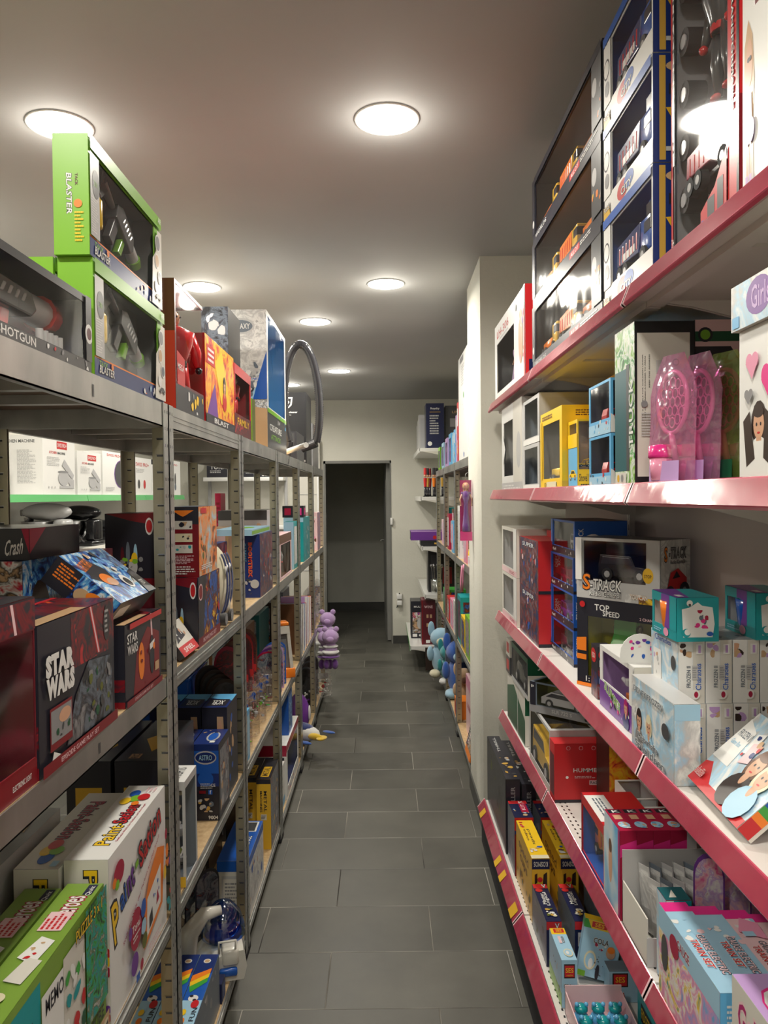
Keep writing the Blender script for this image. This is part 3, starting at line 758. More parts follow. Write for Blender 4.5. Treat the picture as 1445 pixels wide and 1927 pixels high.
# ------------------------------------------------------------------ pink railed shop shelving (right)
SHW = noisy('white enamelled shelf steel', (.66,.63,.6), (.72,.69,.66), 3, .35)
BACKP = noisy('grey pink back panel', (.50,.44,.42), (.54,.48,.46), 2, .5)
RAIL = noisy('pink red price rail', (.42,.045,.09), (.5,.065,.115), 8, .16)
RAILC = film('clear ticket strip', (1,.97,.97), .12, .1, .12, 9)
GZ = [(.195,.412,.445), (.60,.510,.530), (1.052,.498,.516), (1.595,.478,.496), (1.985,.473,.490)]   # height, x of rail bottom, x of rail top
GY = [.54, 1.545, 2.55, 3.53]
GB = .82
def gondola(y0, y1, label):
    r = thing('shop_shelving_unit', label, 'shelving unit', (GB, (y0+y1)/2, 0), 0, 'white shop shelving units with pink price rails')
    L = y1-y0; h = L/2
    mb = MB(); mb.box(0,-h,.0,.03,h,2.25,BACKP)
    mb.build('back_panel', r)
    mb = MB(); mb.box(-.018,-h,0,0,-h+.025,2.25,SHW)
    for k in range(60):
        z = .2+k*.034
        mb.quad((-.0185,-h+.008,z),(-.0185,-h+.013,z),(-.0185,-h+.013,z+.018),(-.0185,-h+.008,z+.018),M('black'))
    mb.build('upright', r)
    mb = MB(); mb.box(.43-GB,-h,0,.445-GB,h,.13,M('dark','matte')); mb.build('shade_panel', r)  # dark panel stands in for the shadow under the base rail
    for i, (z, xb, xt) in enumerate(GZ):
        a, b_ = xb-GB, xt-GB
        g = .004
        s = MB(); s.box(b_+.004,-h+g,z-.03,0,h-g,z-.004,SHW)
        s.box(b_+.03,-h+g,z-.042,b_+.06,h-g,z-.03,SHW)
        for yy in (-h*.33, h*.33): s.box(b_+.06,yy-.02,z-.036,-.02,yy+.02,z-.03,SHW)
        if i < 2:   # perforated front margin
            for k in range(int(L/.028)):
                yy = -h+.02+k*.028
                for xx in (.018,.034): s.quad((b_+xx,yy,z-.0036),(b_+xx+.005,yy,z-.0036),(b_+xx+.005,yy+.01,z-.0036),(b_+xx,yy+.01,z-.0036),M('black'))
        so = s.build('shelf', r)
        pr = MB()
        prof = [(a,z-.036),(a-.001,z-.034),(b_-.003,z+.004),(b_-.001,z+.005),(b_,z-.004),(b_+.004,z-.03),(a+.004,z-.04)]
        pr.prism(prof, (0,-h+g,0), (1,0,0), (0,0,1), (0,1,0), L-2*g, RAIL)
        for yy in (-h+g, h-g-.006):   # pale end caps
            pr.prism([(p[0]-.0006 if k_ < 4 else p[0], p[1]) for k_, p in enumerate(prof)], (0,yy,0), (1,0,0), (0,0,1), (0,1,0), .006, M('lpink','plas'))
        pr.build('price_rail', so)
        cs = MB(); cs.quad((a-.003,-h+.012,z-.034),(a-.003,h-.012,z-.034),(b_-.0045,h-.012,z+.002),(b_-.0045,-h+.012,z+.002),RAILC); cs.build('ticket_strip', so)
        if i:
            for yy in (-h+.004, h-.007):
                br = MB(); br.prism([(b_+.04,z-.03),(0,z-.03),(0,z-.085),(-.04,z-.085),(b_+.12,z-.042)], (0,yy,0), (1,0,0),(0,0,1),(0,1,0),.003,SHW); br.build('bracket', so)
        if i == 0 and y0 > 1:
            spots = ((.86,.05),(.4,.045),(.28,.045),(.03,.06)) if y0 > 2 else ()
            for f, w in spots:
                yy = -h + f*L
                t = MB(); q = lambda s_: (a-.004+(b_-a)*s_-.001, z-.034+.036*s_)
                (xa,za),(xc,zc) = q(.05), q(.8)
                t.quad((xa,yy,za),(xa,yy+w,za),(xc,yy+w,zc),(xc,yy,zc),M('mustard')); t.build('price_label', so)
    return r
gondola(GY[2], GY[3], 'pink railed white shop shelving unit against the pale pillar')
gondola(GY[1], GY[2], 'pink railed white shop shelving unit in the middle of the right run')
gondola(GY[0], GY[1], 'pink railed white shop shelving unit nearest on the right')

# ------------------------------------------------------------------ white wall shelving at the far right
r = thing('white_shelving_unit', 'white wall shelving with deep bottom shelf right of the doorway', 'shelving unit', (XR, 7.62, 0))
mb = MB(); mb.box(-.03,-.66,.2,0,.66,2.2,M('offwhite','plas')); mb.build('back_panel', r)
for z, x in ((2.0,.32),(1.565,.33),(1.12,.34),(.69,.36),(.23,.225)):
    mb = MB(); mb.box(x-XR,-.66,z-.03,-.03,.66,z,M('white','plas')); mb.box(x-XR-.004,-.66,z-.038,x-XR+.004,.66,z+.004,M('white','plas'))
    mb.prism([(x-XR+.03,z-.03),(-.03,z-.03),(-.03,z-.13)], (0,-.66,0),(1,0,0),(0,0,1),(0,1,0),.003,M('offwhite','plas'))
    so = mb.build('shelf', r)
    if z < .3:
        e = MB(); e.box(x-XR-.006,-.66,z-.045,x-XR-.004,.66,z+.002,M('green','plas')); e.build('price_rail', so)
mb = MB(); mb.box(-.44,-.6,.02,-.06,.6,.19,M('dbrown')); mb.build('base_plinth', r)
# ------------------------------------------------------------------ left wall shelving with the kitchen machines (seen through the racks)
WX = -1.92
r = thing('white_shelving_unit', 'white wall shelving with green price rail behind the left racks', 'shelving unit', (XL, 5.2, 0))
mb = MB(); mb.box(0,-2.6,.1,.03,2.3,2.15,M('offwhite','plas')); mb.build('back_panel', r)
for z in (1.6,1.26,.8,.3):
    mb = MB(); mb.box(.03,-2.6,z-.03,WX-XL,2.3,z,M('white','plas')); so = mb.build('shelf', r)
    for k in range(4):
        ya = -2.6+k*1.225
        e = MB(); e.prism([(WX-XL,z-.035),(WX-XL+.012,z-.035),(WX-XL+.002,z+.006),(WX-XL,z+.006)], (0,ya+.004,0),(1,0,0),(0,0,1),(0,1,0),1.217,M('leaf' if z > 1.5 else 'offwhite','plas')); e.build('price_rail', so)
# cross shelf on the back wall
r = thing('white_wall_shelf', 'white wall shelf on the back wall seen through the left racks', 'shelf', (-1.45, YB, 0))
for z in (1.78,1.28,.75):
    mb = MB(); mb.box(-.4,-.3,z-.03,.42,-.01,z,M('white','plas')); mb.rbox(-.4,-.31,z-.035,.42,-.3,z+.006,M('white','plas'),.003); mb.build('shelf', r)
mb = MB(); mb.box(-.42,-.02,.2,.44,0,2.1,M('offwhite','plas')); mb.build('back_panel', r)
for x in (-.41,.4):
    mb = MB(); mb.box(x,-.05,.2,x+.03,-.02,2.1,M('silver','plas')); mb.build('upright', r)
# ================================================================== goods on the left racks
def art_init():
    A('saber', ['ink','ink','dred','ink','red','orange'], 9, 3, 2.0)
    A('space', ['ink','black','slate','ink','grey'], 14, 5, 1)
    A('bluefight', ['ink','navy','blue','sky','white','ink'], 16, 4, 2.5)
    A('fire', ['maroon','red','orange','yellow','orange','ink'], 14, 4, 1.5)
    A('heroes', ['maroon','dbrown','dred','ink','red','brown'], 20, 5, 1.5)
    A('planes', ['slate','lblue','tan','orange','brown','dred'], 14, 6, 1)
    A('jungle', ['dgreen','ink','green','teal','olive','lgrey','dblue'], 34, 6, 1)
    A('cartoon', ['ink','dblue','blue','ink','dred','yellow','dgreen'], 16, 5, 1.2)
    A('toybits', ['black','blue','grey','tan','ink','silver'], 40, 4, 1)
    A('icebeast', ['lblue','white','slate','white','blue','lgrey'], 14, 5, 2)
    A('softblue', ['sky','lblue','white','lblue'], 6, 2, .5)
    A('city', ['ink','slate','grey','navy','orange'], 24, 4, 1)
    A('robots', ['ink','dblue','ink','dred','slate','ink'], 22, 5, 1.2)
    A('frost', ['lblue','white','lblue','lgrey','white','slate'], 9, 6, .8)
    A('pinkdream', ['hotpink','pink','lpink','lilac','white','magenta'], 22, 3, 1)
    A('dirt', ['tan','orange','brown','yellow','lgrey'], 20, 4, 1)
    A('pony', ['sky','lilac','pink','white','yellow','teal'], 20, 3, 1)
    A('camo', ['dgreen','lime','white','green','black'], 24, 3, 1.5)
    A('mono', ['white','lgrey','white','grey'], 18, 3, 1)
    A('darkcard', ['black','dark','charcoal','black'], 20, 3, 1)
    A('people', ['skin','tan','dbrown','white','red','blue'], 18, 3, 1)
art_init()
AR = lambda n: MATS[('art', n)]
FX = -.492          # front faces stand a little behind the beam
def LB(name, label, cat, pn, pf, z, h, dep, mat, prints=None, wins=None, inner=None, x=None, group=None, **k):
    """carton on the left racks: near and far ends sighted at pn, pf along the front plane"""
    X = FX if x is None else x
    y0, y1 = YD(pn, X, z), YD(pf, X, z)
    return pack(name, label, cat, (X-dep, y0+.001, z), (X, y1-.001, z+h), mat, prints, wins, inner, group, **k)
def LBD(name, label, cat, y0, y1, z, h, dep, mat, prints=None, wins=None, inner=None, x=None, group=None, **k):
    X = FX if x is None else x
    return pack(name, label, cat, (X-dep, y0, z), (X, y1, z+h), mat, prints, wins, inner, group, **k)
def at(x, y, z=0): return Matrix.Translation((x,y,z))
LA, LB_, LC, LD = [l+.0012 for l in (1.79, 1.18, .64, .085)]

# ---- top shelf
def c_shotgun(r, sx, sy, sz):
    T = at(0, -.0, sz*.5) @ Matrix.Rotation(math.pi/2, 4, 'Z')
    toy_blaster(r, sy*.66, at(0,.1,0) @ T @ Matrix.Diagonal((1,1,.48,1)), 'red', 'charcoal')
    mb = MB()
    for i in range(5): mb.cyl((sx*.25, sy*.3+i*.018, sz*.16), (sx*.25, sy*.3+i*.018, sz*.36), .006, .006, M('silver','plas'), 8)
    mb.rbox(-.01, sy*.12, sz*.7, .02, sy*.22, sz*.8, M('blue','plas'), .005)
    mb.build('darts', r)
LBD('toy_gun_box', 'long black window box with grey and red toy shotgun, top left shelf', 'boxed toy', .62, 1.325, LA+.0004, .125, .1, 'black',
    {'+x': [('r',0,0,1,.14,'charcoal'),('t','SHOTGUN',.62,.075,.16,.1,'white'),('b',.72,.01,.99,.13,9,['red','white','grey'],.05),('r',.965,.14,1,1,'charcoal'),('c',.982,.5,.13,'white'),('c',.982,.5,.08,'maroon'),('t','Tack pro',.2,.93,.1,.08,'white')],
     '-y': [('r',0,0,1,1,'dark')]}, {'+x': (.02,.15,.96,.9)}, 'navy', content=c_shotgun)
def c_green(r, sx, sy, sz):
    T = at(.0, sy*.06, sz*.56) @ Matrix.Rotation(math.pi/2, 4, 'Z')
    toy_blaster(r, sy*.6, T @ Matrix.Rotation(.5, 4, 'Y'), 'lime', 'charcoal')
    for i, (c1, yy, zz) in enumerate((('red',-.36,.66),('yellow',-.29,.36),('blue',-.37,.3))):
        mb = MB(); mb.lathe([(.012,0),(.0135,.004),(.0135,sz*.24),(.008,sz*.28)], M(c1,'plas'), (.008, sy*yy, sz*zz), 12); mb.cyl((.008,sy*yy,sz*zz+sz*.28),(.008,sy*yy,sz*zz+sz*.33),.007,.006,M('silver','met'),10); mb.build('capsule', r)
gp = {'+x': [('r',0,0,1,.16,'dblue'),('r',0,.155,1,.168,'orange'),('t','TACK',.1,.12,.1,.045,'lime',None,0,.2),('t','BLASTER',.14,.07,.18,.07,'white','black',0,.2),('c',.2,.13,.03,'orange'),
        ('b',.6,.02,.9,.14,8,['orange','lblue','white'],.05),('r',0,.168,.1,.86,'lgrey'),('l',.01,.2,.08,.5,14,'white'),('e',.06,.62,.04,.12,'charcoal'),('t','2 IN 1',.06,.62,.05,.05,'lime'),
        ('r',0,.88,1,1,'lime'),('p',[(.82,.02),(1,.02),(1,.84),(.93,.84),(.9,.6),(.84,.5)],'offwhite'),
        ('c',.93,.7,.09,'white'),('c',.93,.7,.075,'grey'),('c',.91,.5,.08,'white'),('c',.91,.5,.065,'tan'),('c',.95,.34,.07,'white'),('c',.95,.34,.055,'slate'),('c',.89,.22,.06,'white'),('v',.93,.12,.1,'charcoal'),('t','AIR',.95,.95,.05,.06,'white')],
      '-y': [('r',0,0,1,1,'lime'),('t','BLASTER',.45,.5,.15,.34,'white','charcoal',-90,.15),('t','TACK',.66,.62,.08,.1,'maroon',None,-90),('c',.7,.42,.035,'orange'),
        ('l',.6,.1,.85,.36,9,'yellow')]}
gw = {'+x': (.1,.17,.9,.87)}
gk = dict(mat='lime', prints=gp, wins=gw, inner='charcoal', content=c_green, group='lime green blaster boxes')
y0 = 1.34
LBD('toy_blaster_box', 'lime green blaster box standing on the shelf board, front one of the lower pair', 'boxed toy', y0, y0+.42, LA, .2, .06, seed=2, **gk)
LBD('toy_blaster_box', 'lime green blaster box on top of the others, under the ceiling light', 'boxed toy', y0-.012, y0+.405, LA+.2008, .203, .06, seed=3, **gk)
LBD('toy_blaster_box', 'lime green blaster box behind the lower one, only its end showing', 'boxed toy', y0-.004, y0+.41, LA, .2, .06, x=FX-.066, seed=4, **gk)
def c_hero(r, sx, sy, sz): toy_figure(r, sz*.86, 'red', 'black', (.015, 0, .006), math.pi/2-.5, bulk=1.5)
LB('action_figure_box', 'tall dark red window box with red-suited figure behind clear plastic', 'boxed toy', 331, 384, LA, .31, .11, 'maroon',
   {'+x': [('r',0,0,1,.2,'ink'),('p',[(.05,.2),(.3,.2),(.3,.42),(.05,.46)],'red'),('t','MEGA',.17,.34,.2,.05,'white',None,0),('b',.4,.02,.95,.18,7,['grey','white','yellow'],.05)],
    '-y': [('r',0,0,1,1,'maroon'),('r',.7,.0,1,.6,'red')]}, {'+x': (.04,.22,1,.97), '+y': (0,.2,.9,.97)}, 'dred', content=c_hero, seed=5, filmm=film('faint film', (1,1,1), .02, .05, .1, 3))
LB('play_set_box', 'red and yellow action play set box with flame artwork on the top left shelf', 'boxed toy', 387, 441, LA, .245, .11, 'red',
   {'+x': [('r',0,0,1,1,AR('fire')),('p',[(.0,.0),(.42,.0),(.3,.5),(.1,.2)],'purple'),('p',[(.3,.75),(.55,.95),(.75,.5),(.9,.2),(.5,.3)],'yellow'),('r',.05,.68,.3,.9,'red'),('l',.08,.7,.27,.88,3,'white'),
           ('h',.62,.5,.3,'dbrown','red'),('r',0,0,1,.1,'ink'),('t','BLAST',.5,.05,.5,.06,'white')],'-y': [('r',0,0,1,1,'red'),('l',.2,.1,.5,.8,12,'maroon')]}, seed=6)
LB('action_figure_box', 'smaller red window box with two red-suited figures beside the play set box', 'boxed toy', 442, 473, LA, .235, .1, 'red',
   {'+x': [('r',0,0,1,.3,AR('heroes')),('r',0,.86,1,1,'red'),('t','FAMILY',.5,.2,.7,.1,'yellow')], '-y': [('r',0,0,1,1,'red')]}, {'+x': (.06,.3,.94,.9)}, 'dred',
   content=lambda r,sx,sy,sz: [toy_figure(r, sz*.58, 'red','black',(.01,sy*k,.06+sz*.1), math.pi/2) for k in (-.22,.22)], seed=7)
LB('game_box', 'thin olive green box edge between the red figure box and the big blue display', 'boxed game', 475, 481, LA, .16, .06, 'olive', {'-y': [('r',0,0,1,1,'lime')]}, seed=8)
# big display carton with open blue interior
LB('cardboard_display', 'very tall white and blue display carton with open blue front on top shelf', 'display box', 504, 539, LA, .585, .2, 'white',
   {'-y': [('r',0,0,1,1,AR('icebeast')),('r',0,.55,1,1,AR('mono')),('e',.45,.88,.3,.06,'lgrey'),('e',.45,.88,.26,.045,'slate'),('t','GALAXY',.45,.88,.4,.04,'white'),('p',[(0,0),(1,0),(1,.28),(.0,.34)],'tan'),('r',.2,.1,.25,.2,'brown'),
           ('b',.3,.35,.9,.62,16,['slate','white','lblue','lgrey','ink'],.05),('p',[(.7,.35),(1,.35),(1,.7),(.86,.55)],'blue')],
    '+x': [('r',0,0,1,.26,'charcoal'),('t','CREATURE',.4,.16,.6,.05,'white'),('t','ATTACK',.4,.09,.5,.04,'lime'),('r',0,.26,1,.29,'lime'),('b',.5,.2,.95,.3,8,['yellow','white','sky'],.03)]},
   {'+x': (.06,.3,.94,.97)}, 'sky', content=lambda r,sx,sy,sz: toy_figure(r, sz*.3, 'lblue','blue',(0,0,sz*.3), math.pi/2, 'lblue'), filmm=film('clear film'), seed=9)
LBD('toy_carton', 'tall dark carton with white line drawing behind the red boxes on top shelf', 'boxed toy', 2.93, 3.17, LA, .5, .1, 'ink',
   {'-y': [('r',0,0,1,1,AR('space')),('b',.1,.5,.9,.95,14,['lgrey','slate','white'],.04),('r',.1,.05,.9,.2,'ink')], '+x': [('r',0,0,1,1,'black')]}, x=-.575, seed=10)
LBD('toy_carton', 'plain dark boxed set tucked behind the lime green boxes', 'boxed toy', 1.9, 2.5, LA, .2, .2, 'dark', {'-y':[('r',.1,.1,.9,.9,'charcoal')]}, x=-.63, seed=11)
# vacuum cleaner box, hose, tube
LBD('vacuum_cleaner_box', 'black appliance box with orange disc picture, standing behind the grey hose', 'appliance box', 5.0, 5.35, LA, .455, .3, 'black',
   {'-y': [('t','PRO',.62,.84,.14,.06,'white'),('e',.62,.86,.2,.06,'black'),('p',[(.52,.93),(.72,.93),(.7,.82),(.62,.77),(.54,.82)],'white'),('p',[(.55,.91),(.69,.91),(.67,.83),(.62,.79),(.57,.83)],'black'),('c',.62,.86,.02,'white'),
      ('t','Vacuum cleaner',.62,.72,.4,.025,'white'),('t','AUTOMATIC',.56,.68,.26,.015,'lgrey'),('c',.33,.48,.15,'lgrey'),('c',.33,.48,.14,'orange'),
      ('c',.4,.29,.02,'white'),('c',.55,.29,.02,'white'),('c',.7,.29,.02,'white'),('c',.85,.29,.02,'white'),('r',.1,.02,.45,.22,'orange'),('e',.33,.12,.12,.07,'brown'),('t','WET DRY',.75,.2,.3,.03,'white'),('r',.72,.02,.98,.05,'grey')],
    '+x': [('r',0,0,1,1,'dark'),('r',.1,.5,.9,.9,'charcoal')]}, seed=12)
pts = []
for i in range(41):
    a = -2.35 + i/40*4.75
    pts.append((-.455+.085*math.sin(a)*(1.0 if a < .4 else 1.0)+.03*(i/40), 4.25-.12*math.cos(a)*.4, 2.095+.3*math.cos(a)))
o = thing('vacuum_hose', 'ribbed dark grey hose standing in a tall loop above the left shelf', 'hose', (0,0,0))
mb = MB(); rr = []
pp = []
for i in range(len(pts)-1):
    for k in range(6):
        t = k/6; p = Vector(pts[i]).lerp(Vector(pts[i+1]), t); pp.append(p); rr.append(.0235 if k % 2 else .0205)
mb.tube(pp, rr, M('dark','plas'), 12); mb.build('hose', o)
mb = MB(); mb.cyl(pts[0], Vector(pts[0])+Vector((-.02,.02,-.09)), .026, .026, M('dark','plas'), 12); mb.cyl(pts[-1], Vector(pts[-1])+Vector((-.08,.02,-.03)), .026, .024, M('dark','plas'), 12); mb.build('coupling', o)
mb = MB(); mb.cyl((-.59,4.3,LA+.0165),(-.385,3.9,LA+.045),.014,.014,M('white','plas'),12); mb.cyl((-.59,4.3,LA+.0165),(-.60,4.32,LA+.0165),.0165,.0165,M('silver','plas'),12)
tag(mb.build('vacuum_tube'), 'short white tube poking out over the shelf edge below the hose', 'tube')
LBD('toy_carton', 'grey carton at the far end of the top shelf behind the hose', 'boxed toy', 5.45, 5.9, LA, .3, .25, 'grey', {'-y':[('r',.1,.1,.9,.9,AR('darkcard'))]}, seed=13)
LBD('toy_carton', 'low dark carton directly under the hose loop', 'boxed toy', 4.45, 4.85, LA, .16, .25, 'dark', {'-y':[('r',.05,.6,.95,.95,'charcoal'),('t','HOME',.5,.3,.5,.3,'lgrey')]}, seed=14)

# ---- second shelf
SW = [('r',0,0,1,.08,'dred'),('t','EPISODE GAME PLAY SET',.45,.04,.5,.035,'lpink')]
def swprint(tw=.32, tx=.22, ty=.62):
    return {'+x': [('r',0,0,1,1,'ink'),('r',.38,.6,1,1,AR('saber')),('p',[(.62,1),(.665,1),(.78,.62),(.735,.62)],'red'),('p',[(.633,1),(.652,1),(.766,.62),(.747,.62)],'lpink'),
        ('e',.88,.82,.05,.14,'dark'),('l',.85,.74,.91,.94,5,'lgrey'),('p',[(.3,.08),(.95,.08),(.95,.55),(.6,.6),(.42,.4)],AR('space')),
        ('b',.55,.12,.92,.52,26,['olive','dgreen','grey','brown','olive','charcoal'],.05),('r',.1,.13,.36,.42,'dred'),('r',.11,.18,.35,.4,'grey'),('e',.27,.33,.07,.05,'skin'),('b',.13,.2,.33,.28,5,['dgreen','charcoal'],.03),
        ('t','STAR',tx,ty+.09,tw,.13,'white','white'),('t','WARS',tx,ty-.06,tw,.13,'white','white'),('p',[(.1,.08),(.2,.08),(.12,.13)],'white')]+SW,
      '-y': [('r',0,0,1,1,'ink'),('t','STAR WARS',.5,.75,.25,.4,'white',None,-90),('r',0,.2,1,.35,AR('saber')),('r',0,0,1,.08,'dred')],
      'topL': [('r',0,0,1,1,'ink'),('r',.3,0,1,.5,AR('saber')),('t','STAR WARS',.6,.75,.4,.28,'white'),('r',0,.45,1,.5,'red'),('r',0,0,.6,.12,'tan')]}
LB('board_game_box', 'black and red space game box with big white lettering, largest on second left shelf', 'boxed game', 72, 217, LB_, .218, .22, 'ink', swprint(), seed=20, jig=.5)
LB('board_game_box', 'smaller black and red space game box right next to the steel post', 'boxed game', 236, 303, LB_, .157, .14, 'ink',
   {**swprint(.3,.2,.62), '+x': [('r',0,0,1,1,'ink'),('p',[(.2,.08),(.95,.08),(.95,.7),(.6,.85),(.3,.6)],'dred'),('p',[(.68,1),(.72,1),(.76,.6),(.72,.6)],'lpink'),('e',.42,.45,.08,.24,'orange'),('e',.72,.45,.07,.26,'ink'),
     ('p',[(.65,.6),(.8,.64),(.78,.55),(.66,.52)],'white'),('r',.8,.2,.92,.32,'tan'),('b',.35,.12,.8,.6,6,['maroon','dred','orange'],.06),('t','STAR',.17,.82,.26,.12,'white'),('t','WARS',.17,.68,.26,.12,'white'),('r',.1,.93,1,1,'red')]+SW}, seed=21)
def c_red(r, sx, sy, sz): 
    toy_gear(r, sy*.8, sz*.55, ['grey','charcoal','red','tan'], (0,0,sz*.42), 5)
LBD('board_game_box', 'red framed window box with clear bulging front at the left picture edge', 'boxed game', .91, YD(70,FX,LB_), LB_, .262, .16, 'dred',
   {'+x': [('r',0,0,1,.13,'dred'),('t','ELECTRONIC LIGHT',.75,.06,.3,.03,'white'),('r',0,.83,1,1,'ink'),('r',.3,.83,1,.99,AR('saber')),('p',[(.6,.99),(.64,.99),(.7,.83),(.66,.83)],'lpink')],
    'topL': [('r',0,0,1,1,'ink'),('r',.4,.2,.9,.7,AR('saber'))], '+y':[('r',0,0,1,1,'ink'),('t','STAR WARS',.5,.7,.3,.4,'white',None,90)]}, {'+x': (.04,.14,.99,.82)}, 'maroon', content=c_red, seed=22)
LBD('photo_story_box', 'blue and red boxed toy with people photo under the black crash box', 'boxed toy', 1.425, 1.66, LB_, .285, .2, 'dblue',
   {'-y': [('r',0,0,1,1,AR('people')),('r',0,.3,.55,.7,'red'),('l',.05,.4,.5,.65,3,'white'),('h',.75,.4,.4,'dbrown','blue'),('r',0,0,1,.2,'sky')], '+x': [('r',0,0,1,1,AR('bluefight')),('h',.3,.6,.5,'dbrown','white')]}, x=-.662, seed=23)
LBD('crash_game_box', 'black Crash game carton lying above the people photo box at left edge', 'boxed game', 1.44, 1.675, LB_+.286, .058, .2, 'dark',
   {'-y': [('t','Crash',.86,.42,.17,.5,'white',None,8,.3),('p',[(.93,1),(1,1),(1,.2)],'crimson')], '+x': [('r',0,0,1,1,'ink'),('p',[(0,1),(.3,1),(0,.2)],'crimson')], 'topL': [('r',0,0,1,1,'dark')]}, x=-.655, seed=24)
pack('board_game_box', 'glossy blue and black box lying tilted on the space game boxes', 'boxed game', (-.6555,1.45,1.3845), (-.5105,1.67,1.4405), 'ink',
   {'topL': [('r',0,0,1,1,AR('bluefight')),('p',[(.05,.5),(.3,.95),(.5,.6),(.4,.2)],'ink'),('t','LIGHT FIGHT',.22,.75,.3,.16,'orange',None,12),('e',.3,.42,.12,.12,'orange'),('e',.34,.36,.1,.08,'skin'),('e',.62,.3,.09,.14,'white'),('e',.62,.28,.06,.09,'ink'),
       ('p',[(.78,0),(1,0),(1,.5),(.85,.45)],'ink'),('t','TEST',.9,.2,.1,.1,'white'),('b',.4,.5,.9,.95,14,['sky','white','blue','ink','tan'],.06)],
    '+x': [('r',0,0,1,1,'charcoal'),('r',.1,.2,.4,.7,'white')], '-y': [('r',0,0,1,1,'ink'),('l',.08,.35,.42,.92,5,'orange'),('r',.4,0,1,1,AR('bluefight')),('e',.55,.4,.12,.25,'tan'),('e',.72,.55,.14,.2,'orange'),('e',.8,.3,.14,.22,'lblue')]}, ry=math.radians(38), seed=25)
LBD('board_game_box', 'dark red box standing behind the tilted blue box', 'boxed game', 1.68, 1.78, LB_, .285, .1, 'maroon', {'-y':[('r',0,.9,1,1,'red'),('r',.1,.2,.9,.7,'dred')]}, x=-.62, seed=26)
LBD('board_game_box', 'black and red boxed game with white letters half hidden behind the tilted box', 'boxed game', 1.1, 1.25, LB_+.0, .265, .12, 'ink', {'-y':[('r',0,0,1,1,'dark'),('t','STAR',.6,.9,.5,.1,'white'),('t','WARS',.6,.78,.5,.1,'white')],'topL':[('r',0,0,1,1,'dred'),('t','STAR WARS',.5,.5,.7,.4,'white')]}, x=-.716, seed=27)
for i in range(5):
    LBD('picture_book', 'thin red and white book lying flat, %s of the pile left of the bowling box' % ['lowest','second','middle','fourth','topmost'][i], 'book', 1.815+.004*(i%2), 1.98, LB_+.11+i*.0125, .012, .14, 'white' if i % 2 else 'crimson', {'-y':[('r',0,.2,1,.8,'crimson' if i % 2 else 'white')]}, x=-.662+.003*(i%3), group='red and white books in a flat pile', seed=28)
LBD('board_game_box', 'dark box carrying the flat pile of red and white books', 'boxed game', 1.81, 2.0, LB_, .1085, .15, 'maroon', {'-y':[('r',.1,.2,.9,.8,'dred')]}, x=-.655, seed=29)
bowl = {'-y': [('r',0,0,1,1,'ink'),('p',[(0,1),(1,1),(.95,.84),(.5,.9)],'dred'),('e',.88,.82,.08,.12,'white'),('e',.88,.82,.06,.09,'red'),
      ('e',.45,.45,.04,.16,'slate'),('e',.6,.4,.04,.18,'lblue'),('e',.34,.4,.035,.14,'maroon'),('e',.55,.26,.09,.11,'lgrey'),('e',.58,.38,.06,.08,'yellow'),('b',.25,.2,.75,.4,8,['orange','lime','grey','yellow'],.05),('r',0,0,1,.1,'dred'),('t','BOWLING SET',.5,.05,.6,.05,'lpink')],
   '+x': [('r',0,0,1,1,AR('cartoon')),('r',0,0,1,.14,'dred'),('t','BOWLING SET',.5,.07,.6,.06,'lpink'),('p',[(0,.14),(.2,.14),(.35,1),(0,1)],'ink'),('e',.1,.78,.09,.12,'lpink'),('e',.1,.78,.075,.1,'dred'),('b',.35,.2,.95,.9,7,['red','blue','yellow','dblue'],.12)],
   'topL': [('r',0,0,1,1,'ink'),('r',0,0,1,.3,'dred')]}
LBD('bowling_game_box', 'black bowling set box half hidden behind the first steel post', 'boxed game', 1.86, 2.02, LB_+.19, .172, .12, 'ink', bowl, x=-.545, seed=30)
LBD('bowling_game_box', 'dark red bowling set box at the bottom, behind the first steel post', 'boxed game', 1.855, 2.03, LB_, .1885, .1, 'dred', {**bowl,'-y':[('r',0,0,1,1,'maroon'),('r',0,.3,1,.5,'dred'),('t','SET',.3,.7,.3,.2,'lpink')]}, x=-.545, seed=31)
LBD('bowling_game_box', 'black bowling set box directly beneath the tall aeroplane box', 'boxed game', 2.05, 2.32, LB_, .187, .105, 'ink', bowl, seed=32)
LBD('bowling_game_box', 'tall aeroplane picture box with red instruction side, topmost of its stack', 'boxed game', 2.07, 2.29, LB_+.188, .186, .082, 'ink',
   {'-y': [('r',0,0,1,1,'dred'),('r',0,.75,1,1,'ink'),('p',[(.15,.95),(.85,.95),(.6,.88),(.5,.86),(.4,.88)],'orange'),('r',.22,.68,.8,.8,'offwhite'),('b',.25,.7,.76,.79,4,['tan','ink'],.04),('r',.22,.5,.8,.62,'cream'),('b',.25,.52,.76,.61,4,['tan','ink'],.04),('r',.22,.34,.8,.46,'offwhite'),('b',.25,.36,.76,.45,4,['teal','lgrey'],.04),
       ('l',.12,.18,.88,.31,6,'lpink'),('l',.12,.03,.88,.16,4,'white')],
    '+x': [('r',0,0,1,1,AR('planes')),('b',.1,.1,.9,.7,14,['orange','tan','olive','brown','slate'],.07),('r',.1,.9,.4,.98,'red'),('l',.1,.08,.7,.16,3,'white')],'topL':[('r',0,0,1,1,'slate')]}, seed=33)
